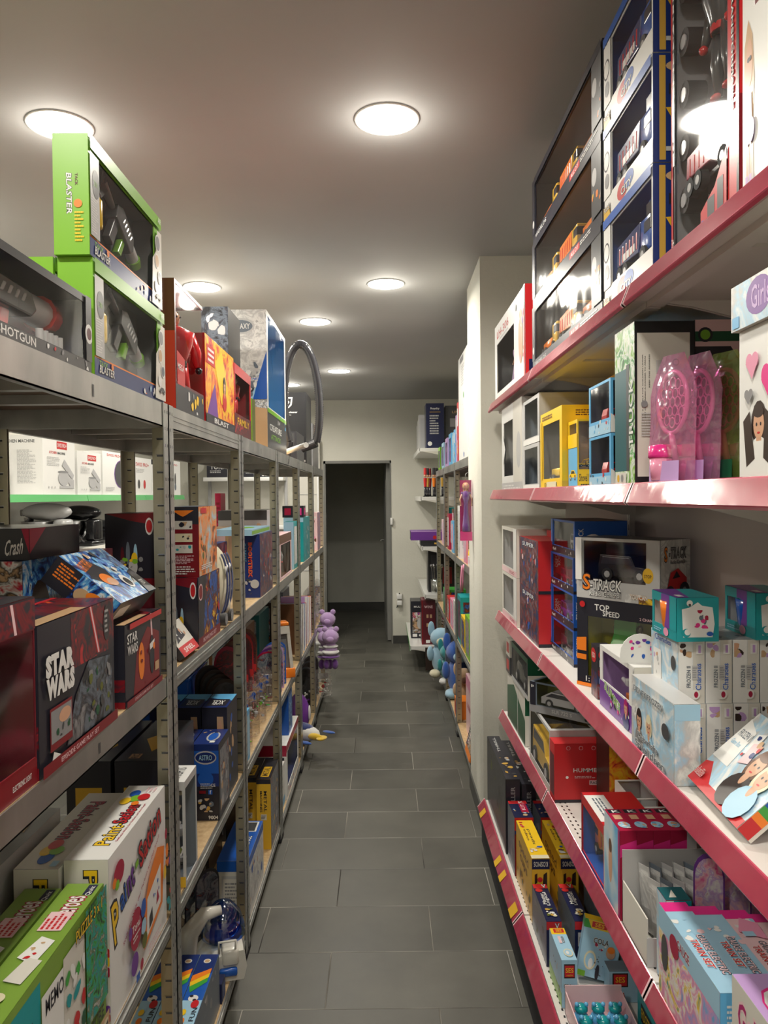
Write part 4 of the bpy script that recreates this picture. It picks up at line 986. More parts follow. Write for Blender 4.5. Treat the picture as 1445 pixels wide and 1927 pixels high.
pack('board_game_box', 'flat white and red box leaning tilted beside the lower bowling box', 'boxed game', (-.57,1.885,LB_+.0385), (-.48,2.03,LB_+.0545), 'white',
   {'topL': [('r',0,0,1,1,'offwhite'),('r',0,0,1,.3,'red'),('t','SPIEL',.5,.15,.6,.14,'white'),('p',[(.1,.4),(.5,.9),(.7,.5)],'ink'),('b',.2,.4,.9,.9,6,['lgrey','skin','white'],.08)], '+x': [('r',0,0,1,1,'ink'),('r',0,.5,1,.9,'red')], '-y':[('r',0,0,1,1,'dark')]}, ry=math.radians(55), seed=34)
o = thing('plush_car', 'cream plush car with blue stripes and printed eyes between two boxes', 'soft toy', (-.535, 2.43, LB_+.005), math.radians(0))
mb = MB(); mb.sph((0,0,.125), .12, M('cream','cloth'), (.42,.52,1.0), 18); mb.sph((0,.03,.06), .08, M('cream','cloth'), (.6,.9,.7), 14)
mb.build('body', o)
mb = MB()
for a in (-.35,0,.35):
    mb.tube([(.045*math.cos(t*.9)+.008, a*.11+.012*math.sin(t), .125+.105*math.sin(t)) for t in [(-1.1+i*.22) for i in range(11)]], .0035, M('dblue','cloth'), 5)
for s_ in (-1,1): mb.sph((.047, s_*.022, .17), .018, M('white','plas'), (.3,1,1)); mb.sph((.052, s_*.022, .17), .009, M('black','plas'), (.3,1,1))
mb.build('stripes', o)
mb = MB(); vs, fs = text_mesh('DIN', .014); mb.add([(.0525, -.03+v[0]*.06, .1+v[1]*.022) for v in vs], fs, M('dblue','cloth')); mb.build('lettering', o)
mb = MB()
for s_ in (-1,1): mb.cyl((.03,s_*.045,.02),(.05,s_*.045,.02),.02,.02,M('black','cloth'),12)
mb.build('wheel', o)
boom = {'-y': [('r',0,0,1,1,'dblue'),('r',0,.0,.2,1,'orange'),('t','BOOMTRIX',.55,.6,.16,.55,'crimson','orange',-90),('t','XTREME',.33,.72,.08,.3,'sky',None,-90),('t','EXTRA',.1,.7,.1,.3,'white',None,-90),('e',.75,.22,.2,.07,'lgrey'),('b',.05,.05,.6,.3,8,['grey','silver','charcoal'],.04)],
   '+x': [('r',0,0,1,1,AR('robots')),('b',.1,.1,.9,.9,14,['silver','red','white','ink'],.06)], 'topL': [('r',0,0,1,1,'dblue'),('r',0,.5,1,1,'orange')]}
LB('marble_run_box', 'purple and orange marble trick box with sideways lettering, front one', 'boxed toy', 490, 513, LB_, .25, .085, 'dblue', boom, seed=35)
LBD('marble_run_box', 'orange edged purple marble trick box further back behind the second post', 'boxed toy', 2.62, 2.9, LB_, .235, .06, 'dblue', boom, x=-.585, seed=36)
LBD('toy_tub', 'flat clear tub with lime green lid piece lying on the purple marble boxes', 'boxed toy', 2.95, 3.4, LB_+.2515, .022, .15, 'lblue', {'topL':[('r',0,0,1,1,'lblue'),('e',.5,.5,.2,.3,'lime')],'+x':[('r',0,.2,1,.8,'lime')]}, x=-.50, seed=37)
LB('figure_window_box', 'boxed figures in brown and white window carton, third left bay', 'boxed toy', 527, 549, LB_, .215, .09, 'lpink', {'-y':[('r',0,0,1,1,AR('mono')),('r',0,.6,1,1,'brown'),('e',.5,.7,.35,.1,'navy'),('t','HERO',.5,.7,.5,.07,'white')],'+x':[('r',0,.8,1,1,'brown')]},
   {'-y':(.1,.05,.9,.55),'+x':(.08,.06,.92,.78)}, 'brown', content=lambda r,sx,sy,sz: toy_figure(r, sz*.7,'grey','red',(0,-.02,.01)), seed=38)
LBD('doll_box', 'teal boxed doll with black and white figure, far left bay', 'boxed toy', 4.75, 5.15, LB_, .27, .12, 'teal', {'-y':[('r',0,0,1,1,'teal'),('r',0,.9,1,1,'lblue')],'+x':[('r',0,0,1,1,'teal'),('b',.2,.1,.8,.8,12,['black','white','lgrey'],.08)]}, seed=39)
LBD('small_display_box', 'small black box with pink printed square on top of the teal box', 'boxed toy', 4.78, 4.9, LB_+.2712, .07, .13, 'ink', {'-y':[('r',.1,.2,.4,.8,'crimson'),('r',.6,.2,.9,.8,'hotpink')],'+x':[('r',.2,.2,.8,.8,'hotpink')]}, seed=40)
LBD('toy_bag', 'pink and clear packed toy at the far end of the second left shelf', 'boxed toy', 5.75, 6.0, LB_, .28, .09, 'lpink', {'-y':[('r',0,0,1,1,'lpink'),('b',.1,.1,.9,.9,12,['pink','brown','white'],.08)],'+x':[('r',0,0,1,1,AR('pinkdream'))]}, seed=41)
LBD('toy_carton', 'low grey carton behind the purple marble boxes', 'boxed toy', 3.6, 4.0, LB_, .25, .13, 'tan', {'-y':[('r',.1,.1,.9,.9,'lpink')]}, x=-.72, seed=42)
LBD('toy_carton', 'narrow red carton standing tall behind the steel posts, mid left', 'boxed toy', 4.08, 4.2, LB_, .42, .03, 'crimson', {'-y':[('l',.2,.1,.8,.9,14,'dred')]}, x=-.852, seed=43)
LBD('appliance_carton', 'grey lidded carton seen behind the brown figure carton', 'appliance box', 4.0, 4.4, LB_, .33, .25, 'silver', {'-y':[('r',0,.85,1,1,'charcoal'),('b',.1,.1,.9,.8,10,['grey','lgrey','tan'],.08)]}, x=-.6, seed=44)
LBD('toy_carton', 'teal and white window carton right of the brown figure carton', 'boxed toy', 4.26, 4.43, LB_, .26, .055, 'teal', {'+x':[('r',.1,.1,.9,.9,AR('mono'))],'-y':[('r',0,0,1,1,'lblue')]}, x=-.494, seed=45)

# ---- third shelf
memo = {'+x': [('r',0,0,1,1,'moss'),('r',.06,.62,.36,.95,'teal'),('t','BEN',.18,.72,.2,.14,'lime','ink',0,.2),('t','10',.1,.84,.1,.16,'white','ink'),('r',.36,0,.55,.86,'white'),('r',.55,.05,.76,.9,'offwhite'),
        ('t','MEMO',.47,.78,.16,.09,'ink'),('h',.45,.45,.3,'dbrown','dgreen'),('b',.56,.2,.75,.82,16,['dgreen','teal','green','red','white'],.07),('r',.76,.3,1,1,AR('jungle')),('t','PUZZLE 3 x 1',.8,.93,.28,.07,'yellow','ink'),('t','6 CUBE',.84,.25,.2,.08,'ink'),
        ('r',.7,0,1,.2,'tan'),('b',.72,.02,.98,.2,6,['cream','skin','ink'],.06),('t','Heroes',.66,.07,.14,.12,'white','crimson',0)],
   'topL': [('r',0,0,1,1,'moss'),('t','Heroes',.8,.5,.18,.6,'white','crimson',0),('r',.9,.1,.985,.35,'navy'),('t','Quiz',.93,.2,.08,.15,'white'),('r',.62,.2,.76,.8,'lpink'),('l',.63,.25,.75,.78,4,'red'),('p',[(.4,.25),(.55,.15),(.58,.55),(.44,.75)],'white'),('p',[(.28,.2),(.42,.1),(.44,.5),(.3,.65)],'offwhite'),
        ('b',.32,.2,.54,.6,6,['ink','red','tan'],.08),('c',.08,.5,.3,'ink'),('c',.08,.5,.24,'white'),('e',.2,.5,.03,.2,'cream')],
   '-y': [('r',0,0,1,1,AR('jungle'))]}
LBD('memo_puzzle_box', 'bright green puzzle and memo box at the bottom left corner, front one', 'boxed game', .945, 1.338, LC, .272, .062, 'moss', memo, seed=50)
LBD('memo_puzzle_box', 'green puzzle and memo box behind the front one, in shade', 'boxed game', .93, 1.33, LC, .268, .062, 'moss', memo, x=FX-.07, seed=51)
paint = {'+x': [('r',0,0,1,1,'white'),('t','P',.09,.58,.09,.26,'yellow','ink',12),('t','ai',.2,.66,.09,.13,'blue','ink',12),('t','nt',.32,.7,.12,.15,'purple','ink',12),('t','-',.42,.745,.05,.04,'lime','ink',12),('t','Sation',.66,.82,.42,.17,'red','ink',14),
        ('t','Stell die Welt der Farben auf den Kopf!',.5,.55,.72,.03,'crimson',None,24),('e',.12,.86,.08,.07,'crimson'),('e',.05,.83,.03,.03,'orange'),('e',.09,.8,.03,.03,'lime'),
        ('p',[(.5,.12),(.87,.22),(.92,.6),(.78,.66),(.62,.55),(.52,.4)],'orange'),('p',[(.55,.17),(.83,.25),(.84,.52),(.57,.42)],'white'),('p',[(.6,.2),(.67,.22),(.66,.32),(.6,.28)],'ink'),('p',[(.74,.28),(.8,.3),(.76,.38)],'crimson'),('b',.6,.36,.8,.45,5,['blue','purple','lblue'],.02),
        ('e',.36,.36,.1,.13,'crimson'),('t','Tonal',.36,.38,.13,.05,'white'),('l',.3,.29,.42,.34,2,'white'),('e',.32,.16,.06,.07,'purple'),('e',.48,.42,.045,.06,'blue'),('e',.48,.3,.045,.05,'lblue'),('e',.49,.2,.045,.05,'olive'),
        ('e',.9,.42,.03,.05,'yellow'),('e',.95,.55,.03,.05,'orange'),('e',.93,.68,.025,.04,'crimson'),('l',.55,.05,.8,.12,3,'lpink'),('e',.24,.4,.03,.04,'purple'),('e',.42,.09,.03,.035,'crimson'),('r',.32,.03,.38,.08,'blue'),('b',.9,.1,1,.5,6,['orange','purple','teal','red'],.06)],
   'topL': [('r',0,0,1,1,'white'),('t','Paint-',.3,.42,.28,.36,'yellow','ink'),('t','Sation',.56,.42,.26,.36,'red','ink'),('t','Stell die Welt der Farben auf den Kopf!',.45,.12,.5,.07,'crimson'),('e',.86,.62,.05,.14,'blue'),('e',.78,.5,.05,.15,'lime'),('e',.74,.72,.05,.14,'yellow'),('e',.8,.3,.05,.16,'red'),('e',.7,.4,.03,.1,'orange'),('l',.88,.1,.97,.4,3,'lpink')],
   '-y': [('r',0,0,1,1,'offwhite'),('t','P',.6,.88,.3,.12,'yellow','ink',-90),('e',.95,.45,.08,.03,'red'),('e',.95,.4,.07,.03,'yellow'),('e',.96,.34,.06,.03,'crimson'),('e',.95,.12,.07,.025,'purple'),('e',.96,.07,.06,.025,'crimson'),('l',.1,.4,.6,.75,12,'lgrey')]}
LBD('paint_set_box', 'white drawing set box with colourful cartoon lettering, front one', 'boxed toy', 1.362, 1.715, LC, .302, .078, 'white', paint, seed=52)
paint2 = dict(paint); paint2['topL'] = [('r',0,0,1,1,'offwhite'),('t','Paint-Sation',.6,.5,.52,.4,'crimson','ink',180),('e',.12,.5,.07,.16,'blue'),('e',.2,.62,.06,.16,'yellow'),('e',.2,.4,.05,.16,'lime'),('e',.27,.55,.06,.16,'red'),('r',.02,.1,.08,.25,'lblue')]
LBD('paint_set_box', 'white drawing set box behind the front one, lettering upside down', 'boxed toy', 1.35, 1.70, LC, .292, .078, 'white', paint2, x=FX-.083, seed=53)
LBD('puzzle_box', 'grey and white puzzle box further back with pale lettering', 'boxed game', 1.2, 1.6, LC, .30, .1, 'lgrey', {'topL':[('r',0,0,1,1,'grey'),('t','EXPLOSION',.5,.65,.5,.16,'white'),('t','PUZZLE',.5,.4,.4,.16,'white'),('p',[(.7,.2),(.9,.3),(.8,.8)],'tan')],'-y':[('r',0,0,1,1,'slate')]}, x=-.675, seed=54)
for i, (x, lab, yy) in enumerate(((-.54,'black toy box with yellow race car print, nearer the aisle, behind the white paint boxes',1.785),(-.655,'black toy box with yellow race car print, deeper on the shelf',1.785))):
    LBD('toy_car_carton', lab, 'boxed toy', yy+.055, yy+.39, LC, .315, .105, 'dark', {'topL':[('r',0,0,1,1,'dark'),('p',[(.2,.35),(.5,.75),(.6,.55),(.35,.2)],'mustard'),('r',.05,.5,.15,.75,'tan'),('t','RC',.1,.62,.08,.16,'ink')],'-y':[('r',0,0,1,1,'ink'),('r',.2,.6,.8,.8,'mustard')],'+x':[('r',0,0,1,1,'ink'),('v',.5,.5,.6,'dblue')]}, x=x, seed=55+i)
LBD('toy_carton', 'blue and orange carton upright behind the first steel post, third shelf', 'boxed toy', 2.3, 2.36, LC, .42, .13, 'blue', {'-y':[('r',0,0,1,.5,'orange'),('t','ZOO',.5,.25,.6,.2,'navy'),('t','TOYS',.5,.75,.6,.15,'white'),('c',.2,.2,.06,'teal'),('c',.85,.2,.06,'teal')]}, x=-.74, seed=57)
def c_soldiers(r, sx, sy, sz): toy_gear(r, sy*.9, sz*.8, ['grey','cream','olive','lgrey'], (0,0,sz*.5), 9, dep=.04)
LBD('figure_window_box', 'clear sided window box with white lid next to the steel post', 'boxed toy', 1.862, 1.98, LC, .255, .06, 'lgrey', {'topL':[('r',0,0,1,1,'white'),('t','KNIGHTS',.5,.5,.7,.4,'ink')],'-y':[('r',0,0,1,.1,'mustard')]}, {'+x':(.05,.05,.95,.93),'-y':(.1,.08,.9,.92)}, 'slate', content=c_soldiers, x=-.486, seed=58)
euro = {'-y': [('r',0,0,1,1,'ink'),('r',0,.45,1,.62,'dblue'),('r',0,.62,1,.92,'blue'),('r',0,.92,1,1,'dblue'),('e',.5,.83,.42,.09,'silver'),('e',.5,.83,.38,.07,'dblue'),('t','ASTRO',.5,.83,.5,.07,'lblue','ink'),('e',.5,.55,.3,.1,'blue'),('l',.3,.42,.75,.5,3,'lgrey'),('t','CE',.78,.47,.18,.04,'white'),('r',.25,.36,.5,.4,'dred'),('r',.6,.35,.75,.41,'blue'),('t','f',.68,.38,.06,.05,'white'),
        ('b',.2,.12,.8,.3,12,['gold','tan','slate','blue','lgrey'],.04),('t','9004',.78,.05,.36,.05,'white')],
   '+x': [('r',0,0,1,1,'ink'),('r',.1,.1,.95,.9,AR('city')),('b',.1,.1,.9,.7,12,['skin','silver','tan'],.08)],
   'topL': [('r',0,0,1,1,'dblue'),('e',.5,.4,.3,.25,'silver'),('e',.5,.4,.25,.18,'blue'),('b',.6,.3,.95,.9,6,['gold','tan','ink'],.1),('r',.1,.2,.2,.4,'white')]}
x = -.487
for i, lab in enumerate(('navy space robot box with number 9004, standing at the shelf edge','navy space robot box second from the edge, beside the numbered one','navy space robot box third from the edge behind the post')):
    LBD('robot_toy_box', lab, 'boxed toy', 2.25, 2.40, LC, .222, .076, 'ink', euro, x=x-i*.079, group='navy space robot boxes', seed=60)
top3 = {'-y': [('r',0,0,1,1,'ink'),('p',[(.6,.5),(.9,.55),(.85,.9),(.6,.9)],'tan'),('e',.72,.72,.1,.14,'skin')],
   'topL': [('r',0,0,1,1,'dblue'),('p',[(.5,0),(1,0),(1,1),(.7,1)],'sky'),('r',.1,.1,.6,.9,'ink'),('t','XCEL',.35,.5,.3,.5,'white',None,90)], '+x':[('r',0,0,1,1,'ink'),('b',.1,.1,.9,.9,8,['tan','blue'],.1)]}
for i, lab in enumerate(('taller black box with light blue lid, nearest the aisle in its row','taller black box with light blue lid, middle of the three','taller black box with light blue lid, innermost of the three')):
    LBD('robot_toy_box', lab, 'boxed toy', 2.415, 2.58, LC, .285, .078, 'ink', top3, x=-.495-i*.081, group='blue lidded black boxes', seed=61)
mb = MB(); t = bpy.data.objects.new
o = thing('storage_crate', 'blue ribbed plastic crate standing behind the blister packs', 'crate', (-.785, 2.875, LC))
mb = MB(); mb.rbox(-.09,-.14,.0,.09,.14,.4,M('blue','plas'),.008)
for k in range(5): mb.rbox(-.095,-.145,.05+k*.08,.095,.145,.065+k*.08,M('blue','plas'),.004)
mb.build('body', o)
# arch-topped blister packs
def blister(label, x, y, z, w, h, cardc, bl, rz=0, group=None, name='blister_pack', lean=0, artn='darkcard', seed=3, fig=None, clear=False):
    r = thing(name, label, 'blister pack', (x,y,z), rz, group, rx=lean)
    mb = MB(); pts = [(-w/2,0),(w/2,0),(w/2,h*.82)]+[(w/2*math.cos(a), h*.82+h*.18*math.sin(a)) for a in [math.pi*k/8 for k in range(1,8)]]+[(-w/2,h*.82)]
    mb.prism(pts,(0,0,0),(1,0,0),(0,0,1),(0,1,0),.0012,BAGF() if clear else M(cardc))
    mb.add([(p[0]*.9,-.0006,p[1]*.93+h*.03) for p in pts],[tuple(range(len(pts)))],AR(artn)) if not clear else mb.quad((-w*.3,-.0008,h*.62),(w*.3,-.0008,h*.62),(w*.3,-.0008,h*.8),(-w*.3,-.0008,h*.8),AR(artn)); mb.build('card', r)
    mb = MB(); b = [(-w*.36,h*.1),(w*.36,h*.1),(w*.36,h*.55),(w*.22,h*.66),(-w*.22,h*.66),(-w*.36,h*.55)]
    f = [Vector((p[0],-.001,p[1])) for p in b]; g = [Vector((p[0]*.86,-.026,p[1]*.92+h*.03)) for p in b]; n = 6
    mb.add(f+g, [tuple(range(n,2*n))]+[(i,(i+1)%n,n+(i+1)%n,n+i) for i in range(n)], FILM()); mb.build('bubble', r)
    if fig: fig(r, w, h)
    else: toy_gear(r, w*.7 if clear else w*.6, h*.5 if clear else h*.42, bl, seed=seed, T=Matrix.Translation((0,-.012,h*.35)) @ Matrix.Rotation(math.pi/2,4,'Z'), dep=.014)
    return r
for i in range(4):
    blister('arch topped dark blister pack behind the blue lidded boxes, %s' % ['first from the aisle','second','third','innermost'][i], -.565-i*.026, 2.735+.03*i, LC, .1, .30+.01*i, 'dbrown', ['tan','brown','red','grey'], .35, 'arched blister packs', seed=i)
# third bay
for i in range(5):
    blister('tall red or brown blister pack behind the clear toys, %s in its row' % ['nearest','second','third','fourth','farthest'][i], -.605, 2.97+i*.10, LC, .10, .37, ['crimson','brown','maroon','red','brown'][i], ['brown','red','tan','grey'], .35, 'red blister packs', artn='heroes', seed=10+i)
for i in range(4):
    blister('clear bubble toy pack with pale green parts near the shelf edge, %s' % ['first after the post','second after the post','third after the post','last of the four'][i], -.528, 2.86+i*.17, LC, .08, .235-.01*i, 'grey', ['lgrey','lime','silver','green'], .7, 'clear bubble packs', artn='toybits', seed=20+i, clear=True)
LBD('toy_carton', 'small light blue carton at the shelf edge just past the second post', 'boxed toy', 2.70, 2.80, LC, .18, .02, 'sky', {'+x':[('r',.1,.1,.9,.9,'lblue')],'-y':[('r',.1,.6,.9,.9,'white')]}, seed=70)
LBD('toy_carton', 'green and yellow carton deep on the shelf behind the clear packs', 'boxed toy', 3.05, 3.45, LC, .22, .08, 'lime', {'-y':[('r',0,.5,1,1,'yellow')],'+x':[('b',.1,.1,.9,.9,9,['orange','yellow','green'],.1)]}, x=-.79, seed=71)
# fourth bay: the A shaped pack
o = thing('dart_pack', 'white A shaped frame pack with orange foot on the third left shelf', 'boxed toy', (-.525, 4.02, LC), math.radians(20))
mb = MB(); W_ = M('offwhite','card')
mb.prism([(-.055,0),(.055,0),(.03,.27),(-.03,.27)], (0,.03,0),(1,0,0),(0,0,1),(0,1,0),.05,M('grey'))
for s_ in (-1,1): mb.prism([(s_*.055,0),(s_*.038,0),(s_*.014,.27),(s_*.03,.27)][::s_], (0,.0,0),(1,0,0),(0,0,1),(0,1,0),.03,W_)
mb.prism([(-.03,.27),(.03,.27),(.034,.23),(-.034,.23)], (0,-.001,0),(1,0,0),(0,0,1),(0,1,0),.032,W_); mb.build('frame', o)
mb = MB(); mb.rbox(-.06,-.004,0,.06,.084,.05,M('orange','plas'),.005); mb.build('foot', o)
mb = MB(); mb.rbox(-.028,.0,.272,.028,.08,.29,M('orange','plas'),.004); mb.build('top_cap', o)
for i, c in enumerate(('crimson','purple','lilac','blue')):
    blister('upright %s bubble pack in the fourth left bay' % ['red','dark purple','lilac','blue'][i], -.55, 3.62+.085*i, LC, .12, .22, c, ['lgrey',c,'white'], .6, None, artn='toybits' if i%2 else 'city', seed=30+i)
for i, c in enumerate(('brown','blue','crimson','lilac','orange','red')):
    LBD('picture_book', 'upright %s book edge in the fifth left bay, row of coloured books' % ['brown','blue','dark red','lilac','orange','bright red'][i], 'book', 4.62+i*.11, 4.655+i*.11, LC, .30-.012*(i%3), .17, c, {'-y':[('r',.9,0,1,1,'white')]}, group='coloured books in the fifth left bay', seed=72)
for i in range(4):
    LBD('toy_carton', 'dark boxed toy in the shaded back of the fourth and fifth left bays, %s' % ['nearest','second','third','farthest'][i], 'boxed toy', 3.7+i*.5, 4.05+i*.5, LC, .3, .16, ['brown','dteal','dbrown','slate'][i], {'-y':[('r',.1,.1,.9,.9,AR('city'))]}, x=-.68, seed=73+i)
for i in range(5):
    blister('glassy bubble pack at the far end of the third left shelf, %s' % ['nearest','second','third','fourth','farthest'][i], -.53, 5.42+i*.16, LC, .1, .3, 'lgrey', ['silver','white','slate'], .7, 'far glassy bubble packs', artn='toybits', seed=40+i, clear=True)

# ---- bottom shelf
rain = {'topL': [('r',0,0,1,1,'blue'),('p',[(1,0),(.8,0),(.62,.9),(.7,1),(1,1)],'dblue'),('p',[(.62,.9),(.74,.1),(.79,.1),(.69,1)],'yellow'),('p',[(.69,1),(.79,.1),(.84,.1),(.76,1)],'orange'),('p',[(.58,.8),(.69,.1),(.74,.1),(.64,.95)],'green'),('c',.92,.5,.2,'white'),('c',.92,.5,.14,'tan'),
        ('r',0,0,.5,1,'lblue'),('c',.52,.5,.26,'white'),('c',.54,.62,.1,'ink'),('c',.5,.4,.1,'ink'),('e',.46,.3,.04,.2,'red'),('t','PASTA FUN',.25,.2,.35,.24,'ink'),('e',.3,.65,.03,.14,'orange'),('e',.38,.72,.03,.14,'yellow')],
   '+x': [('r',0,0,1,1,'slate'),('b',.1,.1,.9,.9,10,['grey','lgrey','slate'],.1)], '-y': [('r',0,0,1,1,'blue'),('c',.5,.5,.2,'white')]}
for i, lab in enumerate(('light blue rainbow box lying at the shelf edge, bottom left','light blue rainbow box second from the shelf edge, bottom left','light blue rainbow box innermost, cut by the steel post')):
    LBD('rainbow_game_box', lab, 'boxed toy', 1.84, 2.26, LD, .155, .052, 'lblue', rain, x=-.497-i*.0545, group='light blue rainbow boxes', seed=80)
o = thing('toy_space_shuttle', 'white toy spaceship with blue clear canopy on the bottom left shelf', 'toy', (-.545, 2.46, LD), math.radians(15))
mb = MB(); w = M('offwhite','plas')
mb.prism([(-.07,.0),(.075,.0),(.085,.04),(.075,.09),(.03,.09),(-.02,.07),(-.07,.03)], (0,-.09,0),(1,0,0),(0,0,1),(0,1,0),.17,w)
mb.tube([(-.1,-.08,.036),(-.105,-.08,.08),(-.085,-.07,.16),(-.04,-.06,.205),(.01,-.05,.205)], [.034,.036,.03,.022,.014], w, 10)
mb.rbox(.01,-.1,.05,.06,-.03,.1,w,.008); mb.build('hull', o)
mb = MB(); mb.lathe([(.07,.09),(.068,.12),(.055,.16),(.03,.19),(.004,.2)], film('blue canopy', (.1,.3,.7), .12, .08, .1), (.02,.02,0), 18, caps=False); mb.lathe([(.06,.088),(.058,.1),(.04,.1)], M('dblue','plas'), (.02,.02,0), 18); mb.build('canopy', o)
mb = MB(); mb.tube([(.0,-.09,.09),(.0,-.1,.13),(.05,-.1,.13),(.05,-.09,.09)], .004, w, 6); mb.build('handle_bar', o)
mb = MB(); mb.rbox(.012,-.099,.055,.045,-.088,.085,M('green','plas'),.004); mb.build('screen', o)
mb = MB(); mb.rbox(.0,-.105,.02,.055,-.088,.045,M('blue','plas'),.006); mb.build('nose_trim', o)
pack('toy_carton', 'white flat carton lid leaning beside the toy spaceship', 'boxed toy', (-.72,2.28,LD+.2), (-.64,2.40,LD+.215), 'offwhite', {'topL':[('r',.4,.3,.5,.6,'ink')]}, ry=math.radians(-28), seed=81)
LBD('toy_carton', 'pale grey upright carton behind the rainbow boxes', 'boxed toy', 2.28, 2.33, LD, .17, .1, 'lgrey', {'-y':[('r',.1,.7,.9,.9,'white')]}, x=-.66, seed=82)
LBD('toy_carton', 'low navy wrapped pack at the shelf edge beside the spaceship', 'boxed toy', 2.27, 2.32, LD, .06, .05, 'navy', {'+x':[('r',.1,.1,.9,.9,'dblue')]}, seed=83)
for i in range(5):
    blister('dark carded toy with red and white print behind the spaceship, %s' % ['first','second','third','fourth','fifth'][i], -.60-.035*i, 2.57, LD, .1, .26-.01*i, 'dark', ['red','white','grey'], .9, 'dark carded toys behind the spaceship', artn='city', seed=50+i)
blu = {'topL': [('r',0,0,1,1,'blue'),('t','SCIENCE',.42,.3,.34,.28,'white','dblue'),('p',[(.7,.1),(.97,.1),(.97,.9),(.7,.7)],'white'),('p',[(.72,.16),(.95,.16),(.95,.8),(.72,.62)],'charcoal')],
  '-y': [('r',0,0,1,1,'offwhite'),('r',0,.82,1,1,'blue'),('r',.15,.2,.85,.75,'lgrey'),('r',.2,.25,.8,.7,'offwhite'),('l',.25,.3,.75,.65,6,'grey')],
  '+x': [('r',0,0,1,1,'white'),('r',.05,.1,.95,.85,AR('mono')),('r',0,.85,1,1,'blue'),('b',.1,.2,.9,.75,10,['blue','skin','lgrey'],.1)]}
LB('experiment_kit_box', 'blue topped white box crossing behind the second steel post, bottom shelf', 'boxed toy', 468, 496, LD, .212, .11, 'white', blu, seed=84)
metal = {'-y': [('r',0,0,1,1,'mustard'),('r',0,.93,1,1,'ink'),('t','METAL',.62,.68,.22,.3,'ink',None,-90),('t','MACHINES',.32,.68,.16,.3,'ink',None,-90),('r',.3,.42,.7,.5,'offwhite'),('l',.32,.43,.68,.49,3,'ink')],
   'topL': [('r',0,0,1,1,'ink'),('r',.1,.2,.6,.8,'mustard'),('t','METAL',.35,.5,.4,.4,'ink')], '+x': [('r',0,0,1,1,AR('city')),('b',.1,.1,.9,.8,12,['grey','tan','silver','mustard'],.08)]}
LBD('car_track_box', 'mustard yellow and black machine box at the shelf edge, bottom left', 'boxed toy', 3.28, 3.53, LD, .3, .06, 'mustard', metal, seed=85)
LBD('car_track_box', 'mustard yellow and black machine box just behind the edge one', 'boxed toy', 3.3, 3.55, LD, .3, .06, 'mustard', metal, x=FX-.064, seed=86)
for i in range(3):
    LBD('toy_carton', 'dark carton deep on the bottom left shelf, %s' % ['nearest','middle','farthest'][i], 'boxed toy', 2.7+i*.33, 2.95+i*.33, LD, .3, .12, 'dark', {'-y':[('r',.1,.1,.9,.9,AR('city'))]}, x=-.70, seed=87)
LBD('toy_carton', 'slim white carton upright near the third post foot', 'boxed toy', 3.62, 3.80, LD, .2, .04, 'white', {'-y':[('l',.2,.2,.8,.8,6,'lgrey')],'+x':[('r',0,0,1,.2,'sky')]}, x=-.50, seed=88)
LBD('toy_carton', 'yellow and grey bagged game behind the slim white carton', 'boxed toy', 3.72, 3.9, LD, .32, .1, 'grey', {'-y':[('r',.1,.4,.7,.8,'mustard')]}, x=-.66, seed=89)
LB('toy_car_window_box', 'white and red window box with blue toys, bottom shelf fourth bay', 'boxed toy', 540, 562, LD, .27, .15, 'white', {'-y':[('r',0,.8,1,1,'crimson')],'+x':[('r',0,.86,1,1,'crimson'),('b',.1,.05,.9,.2,6,['blue','red'],.05)]}, {'+x':(.08,.2,.92,.84),'-y':(.08,.1,.92,.78)}, 'dblue', content=lambda r,sx,sy,sz: toy_gear(r, sy*.8, sz*.5, ['blue','sky','lgrey'],(0,0,sz*.5),4), seed=90)
LBD('picture_book', 'tall blue boxed book standing on the white and red window box', 'book', 3.98, 4.14, LD+.271, .21, .05, 'blue', {'-y':[('r',0,0,1,1,'blue'),('r',.0,0,.1,1,'crimson')],'+x':[('r',.1,.1,.9,.9,AR('bluefight'))]}, x=-.50, seed=91)
def plush(name, label, cat, loc, parts, rz=0, group=None):
    o = thing(name, label, cat, loc, rz, group)
    sep = [(nm, [bl]) for nm, balls in parts for bl in balls if nm in ('ear','leg','arm','fin')]+[(nm, balls) for nm, balls in parts if nm not in ('ear','leg','arm','fin')]
    for nm, balls in sep:
        mb = MB()
        for c, r, mat, sc in balls: mb.sph(c, r, mat, sc, 14)
        mb.build(nm, o)
    return o
C = lambda c: M(c,'cloth')
o = plush('plush_dolphin', 'white, blue and yellow plush fish sticking out over the aisle', 'soft toy', (-.50, 4.72, LD),
   [('body', [((0,0,.06),.06,C('white'),(1.9,.8,.8)),((-.03,0,.09),.055,C('dblue'),(1.8,.8,.55)),((.1,-.03,.055),.035,C('yellow'),(1.6,.5,.6))]),
    ('tail', [((.14,-.02,.05),.03,C('yellow'),(1.0,1.4,.4)),((.16,.03,.075),.028,C('blue'),(1.6,.6,.3))]), ('fin', [((.04,-.06,.02),.035,C('blue'),(1.6,.5,.3)),((.0,.05,.03),.03,C('blue'),(1.4,.6,.3))])], rz=-.5)
o = plush('toy_handbag', 'dark purple rounded toy case with white tag, bottom shelf', 'toy', (-.55, 4.78, LD+.001), [('body', [((0,.1,.13),.13,M('purple','plas'),(.55,.5,1.0))]), ('handle', [((.07,.08,.14),.03,M('white','plas'),(.3,.5,1.6))])])
mb = MB(); mb.sph((0,0,.035), .035, M('crimson','plas'), n=16); o = mb.build('toy_ball'); o.location = (-.53,4.30+.3,LD); tag(o, 'small dark red ball on the bottom shelf next to the plush fish', 'ball')
